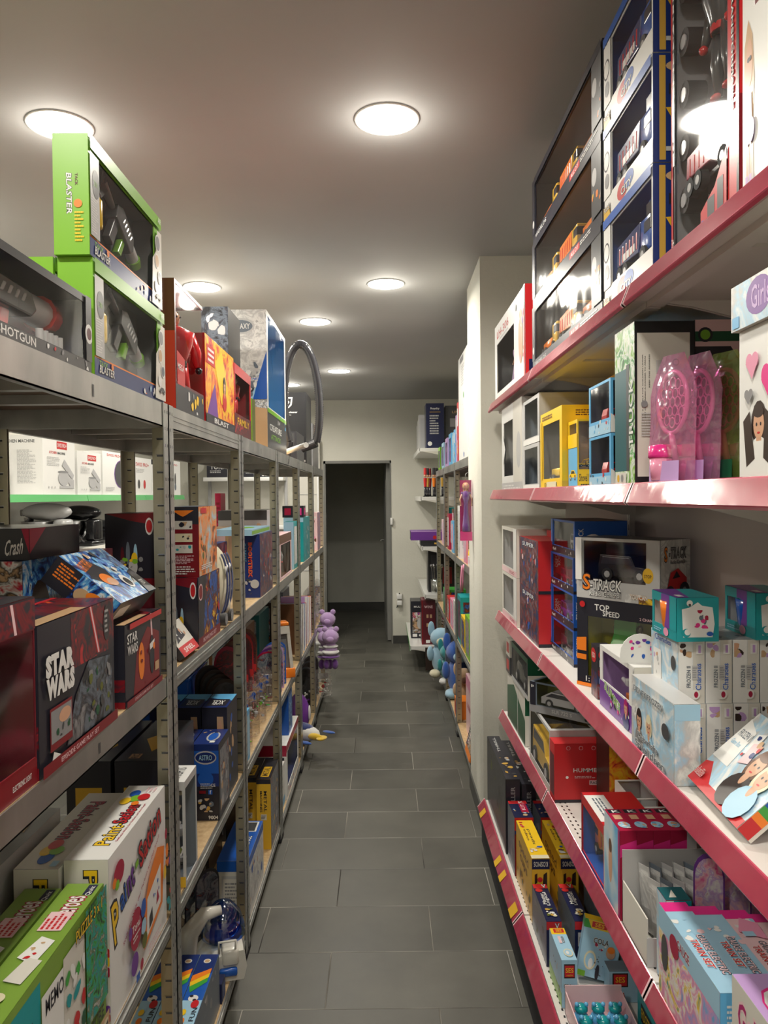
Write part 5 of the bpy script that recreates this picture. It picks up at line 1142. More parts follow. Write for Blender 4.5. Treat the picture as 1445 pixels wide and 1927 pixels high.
for i in range(3):
    x0 = (-.425, -.43, -.385)[i]
    o = plush('plush_bear', 'lilac plush bear in white frilled dress, %s of the bunch at the rack end' % ['topmost','lower left','right one'][i], 'soft toy', (x0, 5.75-.14*i, LC+(.0,.0,.0)[i]-.23+(.11,.0,.03)[i]),
      [('body', [((0,0,.06),.055,C('lilac'),(.9,.8,1.1))]), ('head', [((0,0,.15),.06,C('lilac'),(1,.9,.9)),((0,-.05,.14),.026,C('lilac'),(1,.7,.8))]),
       ('ear', [((-.04,0,.205),.02,C('lilac'),(1,.6,1)),((.04,0,.205),.02,C('lilac'),(1,.6,1))]),
       ('dress', [((0,0,.045),.062,C('white'),(1,1,.35)),((0,0,.015),.064,C('purple'),(1,1,.2)),((0,0,.085),.05,C('white'),(1.1,1,.3))]),
       ('leg', [((-.03,-.01,-.04),.024,C('purple'),(1,1,1.5)),((.03,-.01,-.04),.024,C('purple'),(1,1,1.5))])], group='lilac plush bears')
    mb = MB(); zt = LC+.0005 - o.location.z; mb.tube([(0,.02,.2),(0,.02,zt+.004),(-.04,.02,zt+.006),((-.50-x0),.02,zt+.003)], .0022, M('lilac','cloth'), 5); mb.build('hanging_loop', o)
# wire hook carrying the bears
blister('clear bag pack with red label hanging low at the end of the left racks', -.455, 5.66, LD+.03, .13, .22, 'lgrey', ['white','lgrey','red'], .3, None, artn='mono', seed=60, clear=True)
for i in range(3):
    blister('bubble pack on the bottom shelf near the plush fish, %s' % ['nearest','middle','farthest'][i], -.56, 5.45+.2*i, LD, .12, .3, 'slate', ['silver','white','purple'], .5, 'bottom shelf far bubble packs', artn='darkcard', seed=61+i)
# ================================================================== goods on the pink railed shelving
def R(name, label, cat, pf, pn, x, z, h, dep, mat, prints=None, wins=None, inner=None, group=None, **k):
    y0, y1 = YD(pn, x, z), YD(pf, x, z)
    return pack(name, label, cat, (x, y0+.001, z), (x+dep, y1-.001, z+h), mat, prints, wins, inner, group, **k)
def RD(name, label, cat, y0, y1, x, z, h, dep, mat, prints=None, wins=None, inner=None, group=None, **k):
    return pack(name, label, cat, (x, y0, z), (x+dep, y1, z+h), mat, prints, wins, inner, group, **k)
S1, S2, S3, S4, S5 = 1.985-.0028, 1.595-.0028, 1.052-.0028, .60-.0028, .195-.0028
# ---- highest shelf
def c_dolls(r, sx, sy, sz):
    for k in range(3): doll(r, sz*.62, ['lilac','maroon','grey'][k], ['dbrown','gold','tan'][k], (0, sy*(.22-.22*k), sz*.1), -math.pi/2)
R('doll_set_box', 'white box with red end and dark rounded window, topmost shelf beside pillar', 'boxed toy', 932, 989, .495, S1, .325, .12, 'white',
  {'-x': [('t','LH-306',.3,.86,.42,.1,'red'),('l',.2,.76,.5,.79,1,'lgrey'),('e',.88,.5,.06,.3,'skin'),('b',.8,.25,.97,.85,12,['pink','skin','tan','white','lilac'],.06),('r',.97,0,1,1,'red'),('c',.75,.88,.04,'slate')],
   '-y': [('r',0,0,1,1,'red'),('t','GAME SET',.3,.6,.12,.5,'white',None,90),('r',.1,.05,.9,.2,'navy')]}, {'-x': (.08,.1,.68,.74)}, 'charcoal', content=c_dolls, seed=200)
def c_digger(r, sx, sy, sz):
    for k in range(3): toy_truck(r, sy*.26, 'mustard','orange',(0,sy*(.32-.3*k),sz*.1), -math.pi/2, kind='digger' if k != 1 else 'dump')
dig = {'-x': [('r',0,0,1,.14,'ink'),('r',.62,.03,.75,.11,'red'),('t','ALLOY',.685,.07,.1,.06,'white'),('l',.76,.04,.95,.1,2,'white'),('t','WORLDS',.16,.07,.2,.06,'lgrey'),('r',0,.14,.05,1,'ink'),('c',.025,.3,.06,'lgrey'),('t','3+',.93,.72,.03,.08,'white'),('r',.9,.14,1,.9,'charcoal'),
        ('e',.93,.6,.025,.1,'lgrey'),('b',.9,.2,1,.55,6,['orange','grey','mustard'],.06),('r',.05,.9,1,1,'ink')],
       '-y': [('r',0,0,1,1,'ink'),('b',.2,.2,.8,.8,5,['orange','grey'],.1)]}
for i, w in enumerate(('lowest','middle','topmost')):
    R('digger_set_box', 'long black window box of orange diggers on the top shelf, %s of three' % w, 'boxed toy', 1003, 1134, .492, S1+i*.2006, .2, .12, 'ink', dig, {'-x': (.06,.15,.89,.89)}, 'charcoal', content=c_digger, group='long black digger boxes', seed=201+i, filmm=film('tight glossy film', (1,1,1), .12, .09, .35, 4))
def c_police(r, sx, sy, sz):
    toy_truck(r, sy*.7, 'blue','dblue',(-.012,-sy*.07,.03), -math.pi/2)
    mb = MB(); mb.rbox(-.05,-sy*.44,.07,.03,-sy*.30,.15,M('blue','plas'),.012); mb.box(-.0505,-sy*.42,.1,-.049,-sy*.32,.14,M('ink','plas')); mb.box(-.0515,-sy*.1,.075,-.05,sy*.16,.09,M('white')); mb.build('inlay_card', r)
pol = {'-x': [('r',0,0,1,.22,'white'),('e',.42,.11,.12,.1,'red'),('e',.55,.14,.1,.08,'blue'),('t','CITY',.5,.09,.22,.08,'white','ink'),('r',0,.22,.16,.9,'white'),('c',.07,.62,.11,'ink'),('c',.07,.62,.09,'white'),('c',.08,.4,.08,'grey'),('p',[(0,.0),(.16,.0),(.13,.1),(0,.14)],'mustard'),('t','POLICE',.08,.1,.13,.06,'white','ink'),('r',0,.9,1,1,'blue')],
       '-y': [('r',0,0,1,1,'dblue'),('r',.1,.02,.2,.98,'gold'),('c',.5,.3,.06,'gold'),('p',[(.2,.5),(.8,.52),(.7,.4),(.5,.34),(.3,.4)],'mustard'),('r',.25,.62,.45,.72,'ink'),('r',.55,.62,.75,.72,'ink'),('e',.5,.88,.3,.06,'tan'),('r',.2,.1,.8,.14,'lgrey')]}
for i, w in enumerate(('lowest','middle','topmost')):
    R('police_truck_box', 'white and blue window box with a police truck, %s of the stack' % w, 'boxed toy', 1138, 1229, .4938, S1+i*.196, .195, .115, 'white', pol, {'-x': (.17,.24,.98,.88)}, 'blue', filmm=film('faint film', (1,1,1), .02, .05, .1, 3), content=c_police, group='police truck boxes', seed=204+i)
def c_robot(r, sx, sy, sz):
    toy_figure(r, sz*.4, 'charcoal','red',(-.012,sy*.02,sz*.42), -math.pi/2, 'red', bulk=1.2)
    toy_truck(r, sy*.7, 'red','crimson',(-.012,-sy*.05,.09), -math.pi/2, kind='dump')
    for i in range(5):
        mb = MB(); mb.cyl((-.042,sy*(.36),.1+i*.09),(-.01,sy*.36,.1+i*.09),.022,.022,TYRE(),14); mb.cyl((-.044,sy*.36,.1+i*.09),(-.03,sy*.36,.1+i*.09),.012,.012,M('silver','plas'),10); mb.build('spare_wheel', r)
R('robot_truck_box', 'tall clear fronted robot truck box with broad red edge, top right', 'boxed toy', 1264, 1392, .515, S1, .56, .10, 'black',
  {'-x': [('r',.86,0,1,1,'red'),('r',.97,0,1,1,'black'),('r',0,.04,.035,1,'red'),('r',.035,.3,.06,.86,'white'),('t','TRANSFORM',.047,.58,.035,.5,'charcoal',None,-90),('t','ALLOY TRANSFORMABLE',.93,.5,.03,.45,'white','black',-90),('p',[(.5,0),(.86,0),(.86,.2),(.7,.12),(.5,.08)],'red'),('r',.6,.03,.7,.1,'charcoal'),('r',.74,.05,.82,.13,'charcoal'),
      ('r',0,0,.45,.03,'black'),('t','3+',.05,.06,.04,.03,'white'),('t','T',.8,.82,.16,.12,'white','charcoal',-90),('r',.53,.02,.56,.05,'blue')],
   '-y': [('r',0,0,1,1,'red'),('r',0,0,1,.3,'dred'),('l',.4,.3,.6,.9,14,'lpink'),('r',.2,.05,.8,.2,'ink')]}, {'-x': (.06,.05,.85,.98)}, 'grey', content=c_robot, seed=207, filmm=film('smooth box film', (1,1,1), .05, .045, .15, 2))
def c_fairy(r, sx, sy, sz): doll(r, sz*.5, 'lilac','pink',(0,sy*.1,sz*.3), -math.pi/2)
R('fairy_doll_box', 'white doll box with orange-haired fairy print at the top right corner', 'boxed toy', 1397, 1720, .50, S1, .42, .15, 'white',
  {'-x': [('p',[(.012,.22),(.02,.48),(.05,.56),(.085,.5),(.1,.36),(.085,.2),(.06,.3),(.03,.2)],'tan'),('e',.06,.42,.026,.075,'skin'),('c',.053,.43,.008,'ink'),('c',.07,.43,.008,'ink'),('p',[(.03,.16),(.09,.16),(.08,.32),(.045,.32)],'lilac'),('r',.04,.05,.053,.16,'skin'),('r',.07,.05,.083,.16,'skin'),('r',.035,.03,.055,.06,'lilac'),('r',.066,.03,.086,.06,'lilac'),('e',.08,.2,.03,.04,'purple'),('e',.8,.1,.1,.08,'pink')]}, {'-x': (.09,.58,.95,.97)}, 'lpink', content=c_fairy, seed=208)

# ---- second shelf
def c_dino(r, sx, sy, sz): toy_figure(r, sz*.62,'grey','slate',(0,0,sz*.15), -math.pi/2, 'grey')
R('figure_window_box', 'white window box with jagged opening at the far end, second shelf', 'boxed toy', 945, 983, .50, S2, .34, .12, 'white',
  {'-x': [('r',.6,0,1,1,'offwhite'),('e',.85,.45,.1,.2,'lgrey'),('r',0,0,1,.1,'lgrey'),('l',.1,.02,.9,.08,2,'white'),('p',[(.08,.3),(.2,.5),(.08,.7)],'white')]}, {'-x': (.1,.18,.58,.82)}, 'grey', content=c_dino, seed=210)
for i in range(2):
    R('figure_window_box', 'grey white clear pack left of the yellow digger box, %s' % ['lower one','upper one'][i], 'boxed toy', 985, 1015, .50, S2+i*.157, .155, .2, 'lgrey', {'-x':[('r',0,0,1,.12,'white')],'-y':[('r',0,0,1,1,'lgrey'),('r',.1,.1,.9,.9,'silver')]}, {'-x':(.08,.14,.9,.92)}, 'slate', content=lambda r,sx,sy,sz: toy_gear(r, sy*.8, sz*.6, ['lgrey','white','slate'], (0,0,sz*.5), 3), seed=211+i)
def c_load(r, sx, sy, sz): toy_truck(r, min(sy*.8, .2), 'mustard','yellow',(0,0,.012), -math.pi/2, kind='digger')
yel = {'-x': [('r',0,0,1,.13,'yellow'),('t','EXCAVATOR',.5,.06,.6,.06,'ink'),('r',.3,.02,.75,.1,'cream'),('l',.1,.9,.6,.96,2,'brown'),('r',0,.13,.08,.9,'yellow')], '-y': [('r',0,0,1,1,'yellow'),('l',.35,.87,.95,.95,3,'brown'),('r',0,.0,.6,.1,'mustard')]}
R('digger_toy_box', 'bright yellow digger window box on the second shelf', 'boxed toy', 1018, 1058, .498, S2, .235, .11, 'yellow', yel, {'-x': (.12,.14,.9,.84)}, 'dbrown', content=c_load, seed=213)
R('digger_toy_box', 'yellow and sky blue shovel loader box with bowed clear front', 'boxed toy', 1070, 1087, .515, S2, .185, .055, 'yellow',
  {'-x': [('r',0,0,1,.6,'sky'),('v',.5,.2,.8,'yellow'),('r',0,.6,1,.8,'yellow')], '-y': [('r',0,0,1,.26,'yellow'),('t','Shovel loader',.5,.16,.85,.11,'ink'),('l',.15,.03,.8,.08,1,'ink')]}, {'-y': (.06,.28,.94,.97), '-x': (.1,.55,.9,.95)}, 'tan', content=lambda r,sx,sy,sz: toy_truck(r, .038,'mustard','yellow',(0,0,.06),0,kind='digger'), seed=214)
def c_redcar(r, sx, sy, sz): toy_car(r, min(sx*1.0, .09), 'red', (.0,-.02,sz*.17), 0, suv=True)
carb = {'-y': [('r',0,0,1,.2,'sky'),('t','RACER',.65,.1,.4,.1,'red','white'),('p',[(0,0),(.12,0),(.08,.3),(.0,.35)],'white'),('r',.9,.2,1,1,'white'),('c',.95,.6,.06,'red')], '-x': [('r',0,0,1,.22,'lblue'),('b',.05,.02,.95,.3,10,['red','white','sky','ink'],.06)]}
for i, w in enumerate(('lower','upper')):
    RD('toy_car_box', 'small blue window box with a red toy car, %s of two' % w, 'boxed toy', 1.72, 1.90, .5, S2+i*.1215, .12, .1, 'sky', carb, {'-y': (.06,.22,.88,.95), '-x': (.06,.28,.94,.95)}, 'navy', content=c_redcar, group='red toy car boxes', seed=215+i)
RD('toy_carton', 'teal carton behind the small red toy car boxes', 'boxed toy', 1.71, 1.95, .605, S2, .25, .08, 'dteal', {'-y':[('r',0,0,1,1,'dteal'),('r',.6,.5,.9,.6,'orange'),('e',.5,.2,.2,.08,'offwhite')],'-x':[('r',0,0,1,1,'dteal')]}, seed=217)
RD('toy_carton', 'mustard topped carton deep behind the toy car boxes', 'boxed toy', 1.98, 2.2, .63, S2, .31, .14, 'mustard', {}, seed=218)
RD('toy_truck_box', 'green camouflage truck box whose end shows a white text panel', 'boxed toy', 1.545, 1.675, .497, S2, .325, .118, 'black',
   {'-x': [('r',0,0,1,1,AR('camo')),('r',.0,.1,.62,.74,'dteal'),('r',.6,.1,.75,.76,'charcoal'),('t','TRUCK',.84,.45,.2,.42,'white','dgreen',90),('r',.05,.02,.6,.09,'offwhite'),('c',.2,.055,.025,'mustard'),('c',.4,.055,.025,'grey')],
    '-y': [('r',.04,.06,.92,.93,'offwhite'),('t','NOT SUITABLE FOR CHILDREN UNDER',.13,.6,.018,.4,'ink',None,90),('t','NOT CONTAINED A DANGER TO AREAS',.17,.6,.018,.38,'ink',None,90),('t','KEEP THIS ADDRESS',.24,.7,.02,.2,'charcoal',None,90),('t','CE',.68,.65,.04,.05,'ink',None,90),('c',.68,.75,.022,'ink'),('c',.68,.75,.014,'offwhite'),('t','1A',.76,.68,.03,.04,'ink',None,90),
           ('l',.1,.3,.3,.45,9,'lgrey'),('l',.35,.35,.5,.8,3,'lgrey'),('c',.15,.5,.02,'grey')]}, seed=219)
RD('toy_carton', 'black carton with green badge behind the pink bags', 'boxed toy', 1.56, 1.7, .622, S2, .33, .1, 'ink', {'-y':[('r',0,.84,1,1,'lpink'),('r',0,.87,1,.93,'dgreen'),('c',.2,.91,.045,'ink'),('c',.2,.91,.03,'lime'),('e',.35,.68,.16,.07,'grey'),('e',.35,.68,.145,.06,'ink'),('r',.4,.56,.5,.62,'offwhite'),('p',[(.7,.84),(1,.7),(1,.84)],'lpink')]}, seed=220)
def bubble_bag(label, x, y, rz, tint, rcol, cap, lean=.0, H=.245, group=None):
    o = thing('bubble_wand_bag', label, 'packed toy', (x,y,S2+.0005), rz, group, rx=lean)
    n = 9; vs = []; W = .125
    mb = MB(); g = []
    rnd = random.Random(int(x*1000))
    for s_ in (-1,1):
        rows = []
        for j in range(11):
            v = j/10; row = []
            for i in range(n):
                u = i/(n-1); t = math.sin(math.pi*u)*math.sin(math.pi*min(1,max(0,(v*1.0))))**.6
                w = W*(1 if v < .75 else 1-.55*((v-.75)/.25))
                row.append(Vector(((u-.5)*w, s_*(.016*t)+rnd.uniform(-.0012,.0012), v*H)))
            rows.append(row)
        g.append(rows)
    for rows in g:
        base = [p for r_ in rows for p in r_]
        mb.add(base, [(j*n+i, j*n+i+1, (j+1)*n+i+1, (j+1)*n+i) for j in range(10) for i in range(n-1)], tint, True)
    mb.build('bag', o)
    w = MB(); c = M(rcol,'plas'); z0 = .155; R0 = .05
    R0 = .046
    w.tube([(R0*.85*math.cos(a), 0, z0+R0*1.25*math.sin(a)) for a in [2*math.pi*k/22 for k in range(22)]], .0045, c, 8, closed=True)
    rr = random.Random(2)
    for k in range(19):
        a = 2*math.pi*k/6 if k < 7 else 2*math.pi*(k-7)/12; rad = 0 if k == 6 else (.0135 if k < 6 else .028)
        cx_, cz_ = rad*math.cos(a), z0+rad*1.35*math.sin(a)
        w.tube([(cx_+.0072*math.cos(b_), 0, cz_+.0095*math.sin(b_)) for b_ in [2*math.pi*q/12 for q in range(12)]], .0014, c, 5, closed=True)
    w.tube([(0,0,z0-R0*1.25),(.003,0,.08),(.012,0,.045)], .006, c, 8); w.build('wand', o)
    q = MB(); q.lathe([(.022,.01),(.026,.052)], M('pink' if cap == 'hotpink' else 'purple','plas'), (-.022,0,0), 18); q.lathe([(.028,.052),(.028,.058),(.028,.074),(.02,.077)], M(cap,'plas'), (-.022,0,0), 18); q.build('bubble_tub', o)
    q = MB(); q.prism([(-.04,.005),(.04,.005),(.04,.045),(-.04,.045)], (0,-.0175,0),(1,0,0),(0,0,1),(0,1,0),.0008,M('lilac' if cap == 'hotpink' else 'dgreen')); q.build('label', o)
    return o
bubble_bag('pink bag with a round lattice bubble wand, nearest the white text panel', .537, 1.462, math.radians(-70), PINKF(), 'pink', 'hotpink', -.03)
bubble_bag('second pink bag with bubble wand, right of the first', .579, 1.452, math.radians(-72), PINKF(), 'pink', 'hotpink', -.04)
gbag = hazy('green tinted bag film', (.72,.85,.45), (.3,.42,.1), .18)
bubble_bag('green and magenta bag with bubble wand, left one', .622, 1.44, math.radians(-68), gbag, 'magenta', 'magenta', -.04)
bubble_bag('green and magenta bag with bubble wand beside the white heart box', .675, 1.42, math.radians(-62), gbag, 'magenta', 'magenta', -.02)
RD('craft_kit_box', 'white craft box with pink hearts and a printed girl at the right edge', 'boxed toy', .62, 1.098, .50, S2, .21, .16, 'white',
   {'-x': [('h',.12,.34,.34,'dbrown','white'),('p',[(.0,0),(.23,0),(.17,.26),(.05,.26)],'white'),('p',[(.05,.1),(.03,.4),(.07,.46),(.1,.15)],'dbrown'),('p',[(.19,.1),(.2,.4),(.16,.46),(.15,.15)],'dbrown'),('r',.23,0,1,.06,'hotpink'),
           ('e',.07,.78,.02,.05,'pink'),('e',.105,.78,.02,.05,'pink'),('p',[(.05,.77),(.125,.77),(.088,.66)],'pink'),('e',.17,.66,.026,.07,'hotpink'),('e',.22,.66,.026,.07,'hotpink'),('p',[(.145,.64),(.245,.64),(.2,.48)],'hotpink'),('e',.06,.57,.014,.03,'grey'),('e',.085,.57,.014,.03,'grey'),('p',[(.047,.56),(.098,.56),(.072,.5)],'grey'),('e',.24,.26,.02,.05,'lpink')]},
   {'-x': (.26,.3,.62,.62)}, 'tan', content=lambda r,sx,sy,sz: toy_gear(r, sy*.3, sz*.25, ['tan','brown','cream'], (0,.0,sz*.45), 6), seed=221)
RD('craft_kit_box', 'silver and blue box lying on the white heart box', 'boxed toy', .60, 1.105, .492, S2+.2104, .062, .18, 'offwhite', {'-x':[('r',0,0,1,1,AR('frost')),('e',.16,.55,.07,.4,'purple'),('t','Girls',.17,.55,.1,.5,'lilac'),('r',.01,.05,.05,.3,'sky')],'-y':[('r',0,0,1,1,'lgrey')]}, seed=222)
o = thing('round_toy_card', 'round golden brown printed card leaning on the white heart box', 'boxed toy', (.60, 1.145, S2+.003), 0, rx=-.12)
mb = MB(); n = 26
for yy, c, rr in ((0,'magenta',.062),(-.0008,AR('people'),.058)):
    mb.add([(rr*math.cos(2*math.pi*i/n), yy, .062+rr*math.sin(2*math.pi*i/n)) for i in range(n)], [tuple(range(n))], mm(c))
mb.cyl((0,.012,.062),(0,.0005,.062),.062,.062,M('magenta'),26)
mb.cyl((-.01,-.0012,.05),(-.01,-.001,.05),.02,.02,M('gold'),16); mb.quad((-.035,-.0015,.02),(-.022,-.0015,.025),(-.005,-.0015,.06),(-.018,-.0015,.06),M('cream')); mb.build('card', o)

# ---- third shelf
def c_any(cols, s=3, k=.8):
    return lambda r,sx,sy,sz: toy_gear(r, sy*k, sz*.6, cols, (0,0,sz*.5), s)
for i, w in enumerate(('lower','upper')):
    RD('figure_window_box', 'white clear fronted box at the far end of the third shelf, %s of two' % w, 'boxed toy', 3.10, 3.48, .525, S3+i*.196, .195, .18, 'offwhite', {'-x':[('r',0,0,1,.12,'lpink'),('t','ROAD',.7,.06,.3,.07,'crimson'),('r',.8,.12,1,1,'white')]}, {'-x':(.06,.14,.78,.93)}, 'silver', content=c_any(['lgrey','white','slate','crimson']), group='white clear fronted boxes', seed=230+i)
trb = {'-x': [('r',0,0,1,1,AR('robots')),('b',.1,.1,.9,.9,14,['blue','red','ink','lpink'],.09),('t','SUPER',.5,.88,.6,.08,'white','dblue')], '-y': [('r',0,0,1,1,'red'),('r',.35,.45,.9,.92,'red'),('t','DEFORM',.62,.72,.1,.4,'white',None,90),('t','ROBOT',.72,.72,.08,.34,'white',None,90),('p',[(.4,.1),(.9,.12),(.95,.3),(.6,.42),(.45,.3)],'ink'),('r',0,0,1,.06,'ink')], 'top':[('r',0,0,1,1,'red')]}
for i, w in enumerate(('lower','upper')):
    RD('robot_car_box', 'red and blue robot car box on the third shelf, %s of two' % w, 'boxed toy', 2.69, 3.06, .53, S3+i*.184, .183, .10, 'red', trb, group='red and blue robot car boxes', seed=232+i)
RD('robot_car_box', 'bright red carton lying behind the red and blue robot car boxes', 'boxed toy', 2.78, 3.05, .635, S3, .39, .15, 'red', {'-y':[('t','RACER',.5,.9,.6,.08,'white','ink'),('r',0,0,1,.7,'dred')]}, seed=234)
mon = {'-x': [('r',0,0,1,.2,'ink'),('b',.3,.02,.9,.24,9,['white','lgrey','ink'],.06),('t','4x4',.15,.1,.16,.1,'white'),('r',0,.2,.08,1,'blue')], '-y': [('r',0,0,1,1,'blue'),('r',0,0,1,.08,'ink'),('t','TRUCK',.12,.55,.1,.5,'white',None,90),('e',.35,.4,.2,.25,'white'),('e',.35,.4,.17,.2,'blue')], 'top':[('r',0,0,1,1,'charcoal')]}
for i, w in enumerate(('lowest','second from below','third from below','topmost')):
    RD('monster_truck_box', 'blue window box with small trucks, %s of the tall stack' % w, 'boxed toy', 2.375, 2.70, .575+(.004 if i == 3 else 0), S3+i*.1115, .111, .1 if i < 3 else .16, 'blue', mon, {'-x': (.1,.22,.96,.94)}, 'charcoal', content=lambda r,sx,sy,sz,i=i: toy_car(r, sy*.42, ['charcoal','purple','crimson','lgrey'][i], (0,sy*.1,.004), -math.pi/2, suv=True), group='stacked blue truck boxes', seed=235+i)
th = math.radians(37)
def rotbox(name, label, corner, L, dep, z, h, mat, prints, wins=None, inner=None, content=None, seed=1, ang=th, group=None, sides=None, filmm=None):
    """carton whose '-x' face looks towards the viewer: corner = its left front corner, face running to the right and nearer"""
    d = Vector((math.sin(ang), -math.cos(ang), 0)); n = Vector((math.cos(ang), math.sin(ang), 0))
    c = Vector((corner[0], corner[1], 0)) + d*L/2 + n*dep/2
    return pack(name, label, 'boxed toy', (c.x-dep/2, c.y-L/2, z), (c.x+dep/2, c.y+L/2, z+h), mat, prints, wins, inner, group, rz=ang, seed=seed, content=content, sides=sides, filmm=filmm)
def c_topspeed(r, sx, sy, sz):
    o = toy_car(r, .16, 'green', (0,0,0), 0)
    o.matrix_basis = Matrix.Translation((.03, .035, sz*.46)) @ Matrix(((0,0,-1,0),(0,1,0,0),(1,0,0,0),(0,0,0,1)))
rotbox('remote_car_box', 'black and orange box with green racing car on a yellow inlay', (.535,2.17), .30, .11, S3, .243, 'ink',
   {'-x': [('t','TOP',.28,.91,.16,.07,'white'),('t','SPEED',.38,.85,.18,.06,'white'),('t','2 CHANNEL RC',.8,.84,.25,.03,'lpink'),('t','RC',.92,.84,.07,.05,'red'),('p',[(.0,.4),(.11,.4),(.11,.56),(0,.54)],'orange'),('r',0,.3,.11,.36,'orange'),('p',[(.86,.7),(1,.76),(1,.64),(.86,.62)],'orange'),('r',0,0,1,.04,'orange'),('t','1:18',.17,.09,.13,.06,'white'),('e',.07,.93,.03,.035,'red')],
    '-y': [('r',0,0,1,1,'ink')]}, {'-x': (.12,.12,.86,.8)}, 'acid', content=c_topspeed, seed=240)
def c_strack(r, sx, sy, sz): toy_car(r, sy*.62, 'black', (0,.0,sz*.3), -math.pi/2, suv=True)
rotbox('remote_car_box', 'white and black box with off-road police car, standing on the green car box', (.535,2.172), .265, .13, S3+.2435, .166, 'lgrey',
   {'-x': [('r',0,0,.78,.14,AR('mono')),('p',[(0,0),(.6,0),(.56,.2),(.1,.3),(0,.34)],'lgrey'),('t','S',.13,.27,.1,.26,'orange','ink'),('t','-TRACK',.37,.24,.38,.18,'white','ink',0,.1),('t','Radio Control',.36,.09,.38,.08,'white','ink'),('r',.76,.0,1,.1,AR('dirt')),('t','YOU CAN',.76,.1,.2,.07,'white','tan'),('t','3+',.93,.88,.07,.1,'ink','white'),('p',[(.86,.1),(1,.1),(1,1),(.86,1),(.88,.6),(.84,.4)],'lgrey'),('e',.87,.45,.06,.12,'mustard'),('t','STOP',.87,.44,.08,.05,'ink'),('r',0,.3,.08,1,'white')],
    '-y': [('r',0,0,1,1,AR('mono')),('t','S',.16,.78,.1,.22,'orange','ink'),('t','-TRACK',.56,.8,.6,.16,'grey','ink',0,.1),('t','Radio Control',.55,.66,.5,.06,'ink'),('r',0,0,1,.16,AR('dirt')),('p',[(.15,.2),(.3,.5),(.55,.56),(.85,.4),(.85,.2)],'red'),('p',[(.35,.4),(.5,.52),(.62,.42)],'ink'),('c',.28,.18,.12,'ink'),('c',.28,.18,.05,'grey'),('c',.76,.2,.14,'ink'),('c',.76,.2,.06,'grey')],'top':[('r',0,0,1,1,'charcoal')]},
   {'-x': (.09,.3,.84,.95)}, 'ink', content=c_strack, seed=241)
RD('brick_set_box', 'small upright black and blue boxed figure set before the green car box', 'boxed toy', 2.0, 2.06, .545, S3, .135, .04, 'ink', {'-x':[('r',0,0,1,.5,AR('robots')),('e',.4,.8,.4,.14,'red'),('t','EGO',.4,.8,.4,.1,'white')],'-y':[('r',0,0,1,.6,AR('robots')),('r',.1,.62,.6,.75,'lgrey'),('e',.4,.85,.35,.1,'red'),('r',.1,.3,.4,.4,'lblue')]}, seed=242)
RD('doll_set_box', 'white doll box with rounded header and purple lower print', 'boxed toy', 1.69, 1.96, .54, S3+.0001, .15, .09, 'white',
   {'-x': [('r',0,0,1,.42,'purple'),('t','SLUMBER',.4,.3,.5,.14,'lime','white',-12),('b',.12,.08,.88,.34,14,['lblue','hotpink','white','ink','lime'],.06),('h',.8,.28,.34,'magenta','dblue'),('r',.9,.42,1,1,'white')], '-y': [('r',0,0,1,1,'offwhite'),('r',.1,.1,.5,.5,'mustard'),('c',.7,.85,.08,'dblue'),('r',0,0,1,.15,'pink')], 'top':[('r',0,0,1,1,'white'),('p',[(.2,.2),(.5,.3),(.4,.6),(.1,.5)],'lpink')]},
   {'-x': (.08,.45,.88,.93)}, 'lilac', content=c_any(['orange','tan','pink','white','lilac'], 8), seed=243)
o = thing('header_card', 'rounded white header card above the white doll box', 'sign', (.57,1.74,S3+.1506), 0)
mb = MB(); pts = [(-.045,0),(.045,0)]+[(.045*math.cos(a),.02+.045*math.sin(a)) for a in [math.pi*k/10 for k in range(11)]]
mb.prism(pts,(0,0,0),(1,0,0),(0,0,1),(0,1,0),.002,M('white')); draw(mb, (Vector((-.035,-.0002,.008)),Vector((1,0,0)),Vector((0,0,1)),Vector((0,-1,0)),.07,.045), [('b',0,0,1,1,16,['hotpink','purple','blue','lpink'],.16)], random.Random(3)); mb.build('card', o)
fz = {'-x': [('r',0,0,1,1,AR('frost')),('h',.2,.4,.4,'dbrown','grey'),('h',.45,.42,.4,'cream','lblue'),('t','Zauberhafte',.42,.24,.5,.09,'slate','white',0),('t','Spielideen',.48,.1,.7,.13,'slate','white'),('t','DISNEY FROZEN',.45,.86,.7,.08,'slate','white'),('e',.86,.6,.08,.1,'charcoal')], '-y': [('r',0,0,1,1,AR('frost')),('r',0,.8,1,1,'lblue')], 'topR':[('r',0,0,1,1,'lgrey')]}
RD('princess_game_box', 'large pale blue and white activity game box at the shelf front', 'boxed game', 1.40, 1.64, .519, S3, .148, .047, 'white', fz, seed=244)
cel = {'-y': [('r',0,0,1,1,AR('frost')),('p',[(0,0),(.55,0),(.55,1),(0,1)],'white'),('b',.05,.72,.5,.95,4,['skin','tan','lilac','dbrown'],.1),('r',.55,.0,1,1,'offwhite'),('t','FROZEN II',.38,.42,.16,.34,'slate',None,90),('t','Charades',.75,.42,.22,.42,'blue','white',90),('r',.66,.78,.9,.94,'white'),('r',.74,.8,.84,.92,'lilac'),('r',.5,.38,.72,.6,'lgrey'),('l',.52,.4,.7,.58,5,'grey'),('e',.6,.14,.2,.08,'white'),('e',.65,.14,.08,.05,'crimson')],
   '-x': [('r',0,0,1,1,AR('frost')),('t','Charades',.45,.9,.6,.1,'blue','white'),('r',.1,.2,.4,.7,'white'),('b',.12,.22,.38,.68,6,['skin','lilac','lgrey'],.06),('e',.85,.6,.08,.12,'charcoal')], 'top':[('r',0,0,1,1,'lgrey'),('b',.1,.1,.9,.9,8,['grey','white','slate'],.08)]}
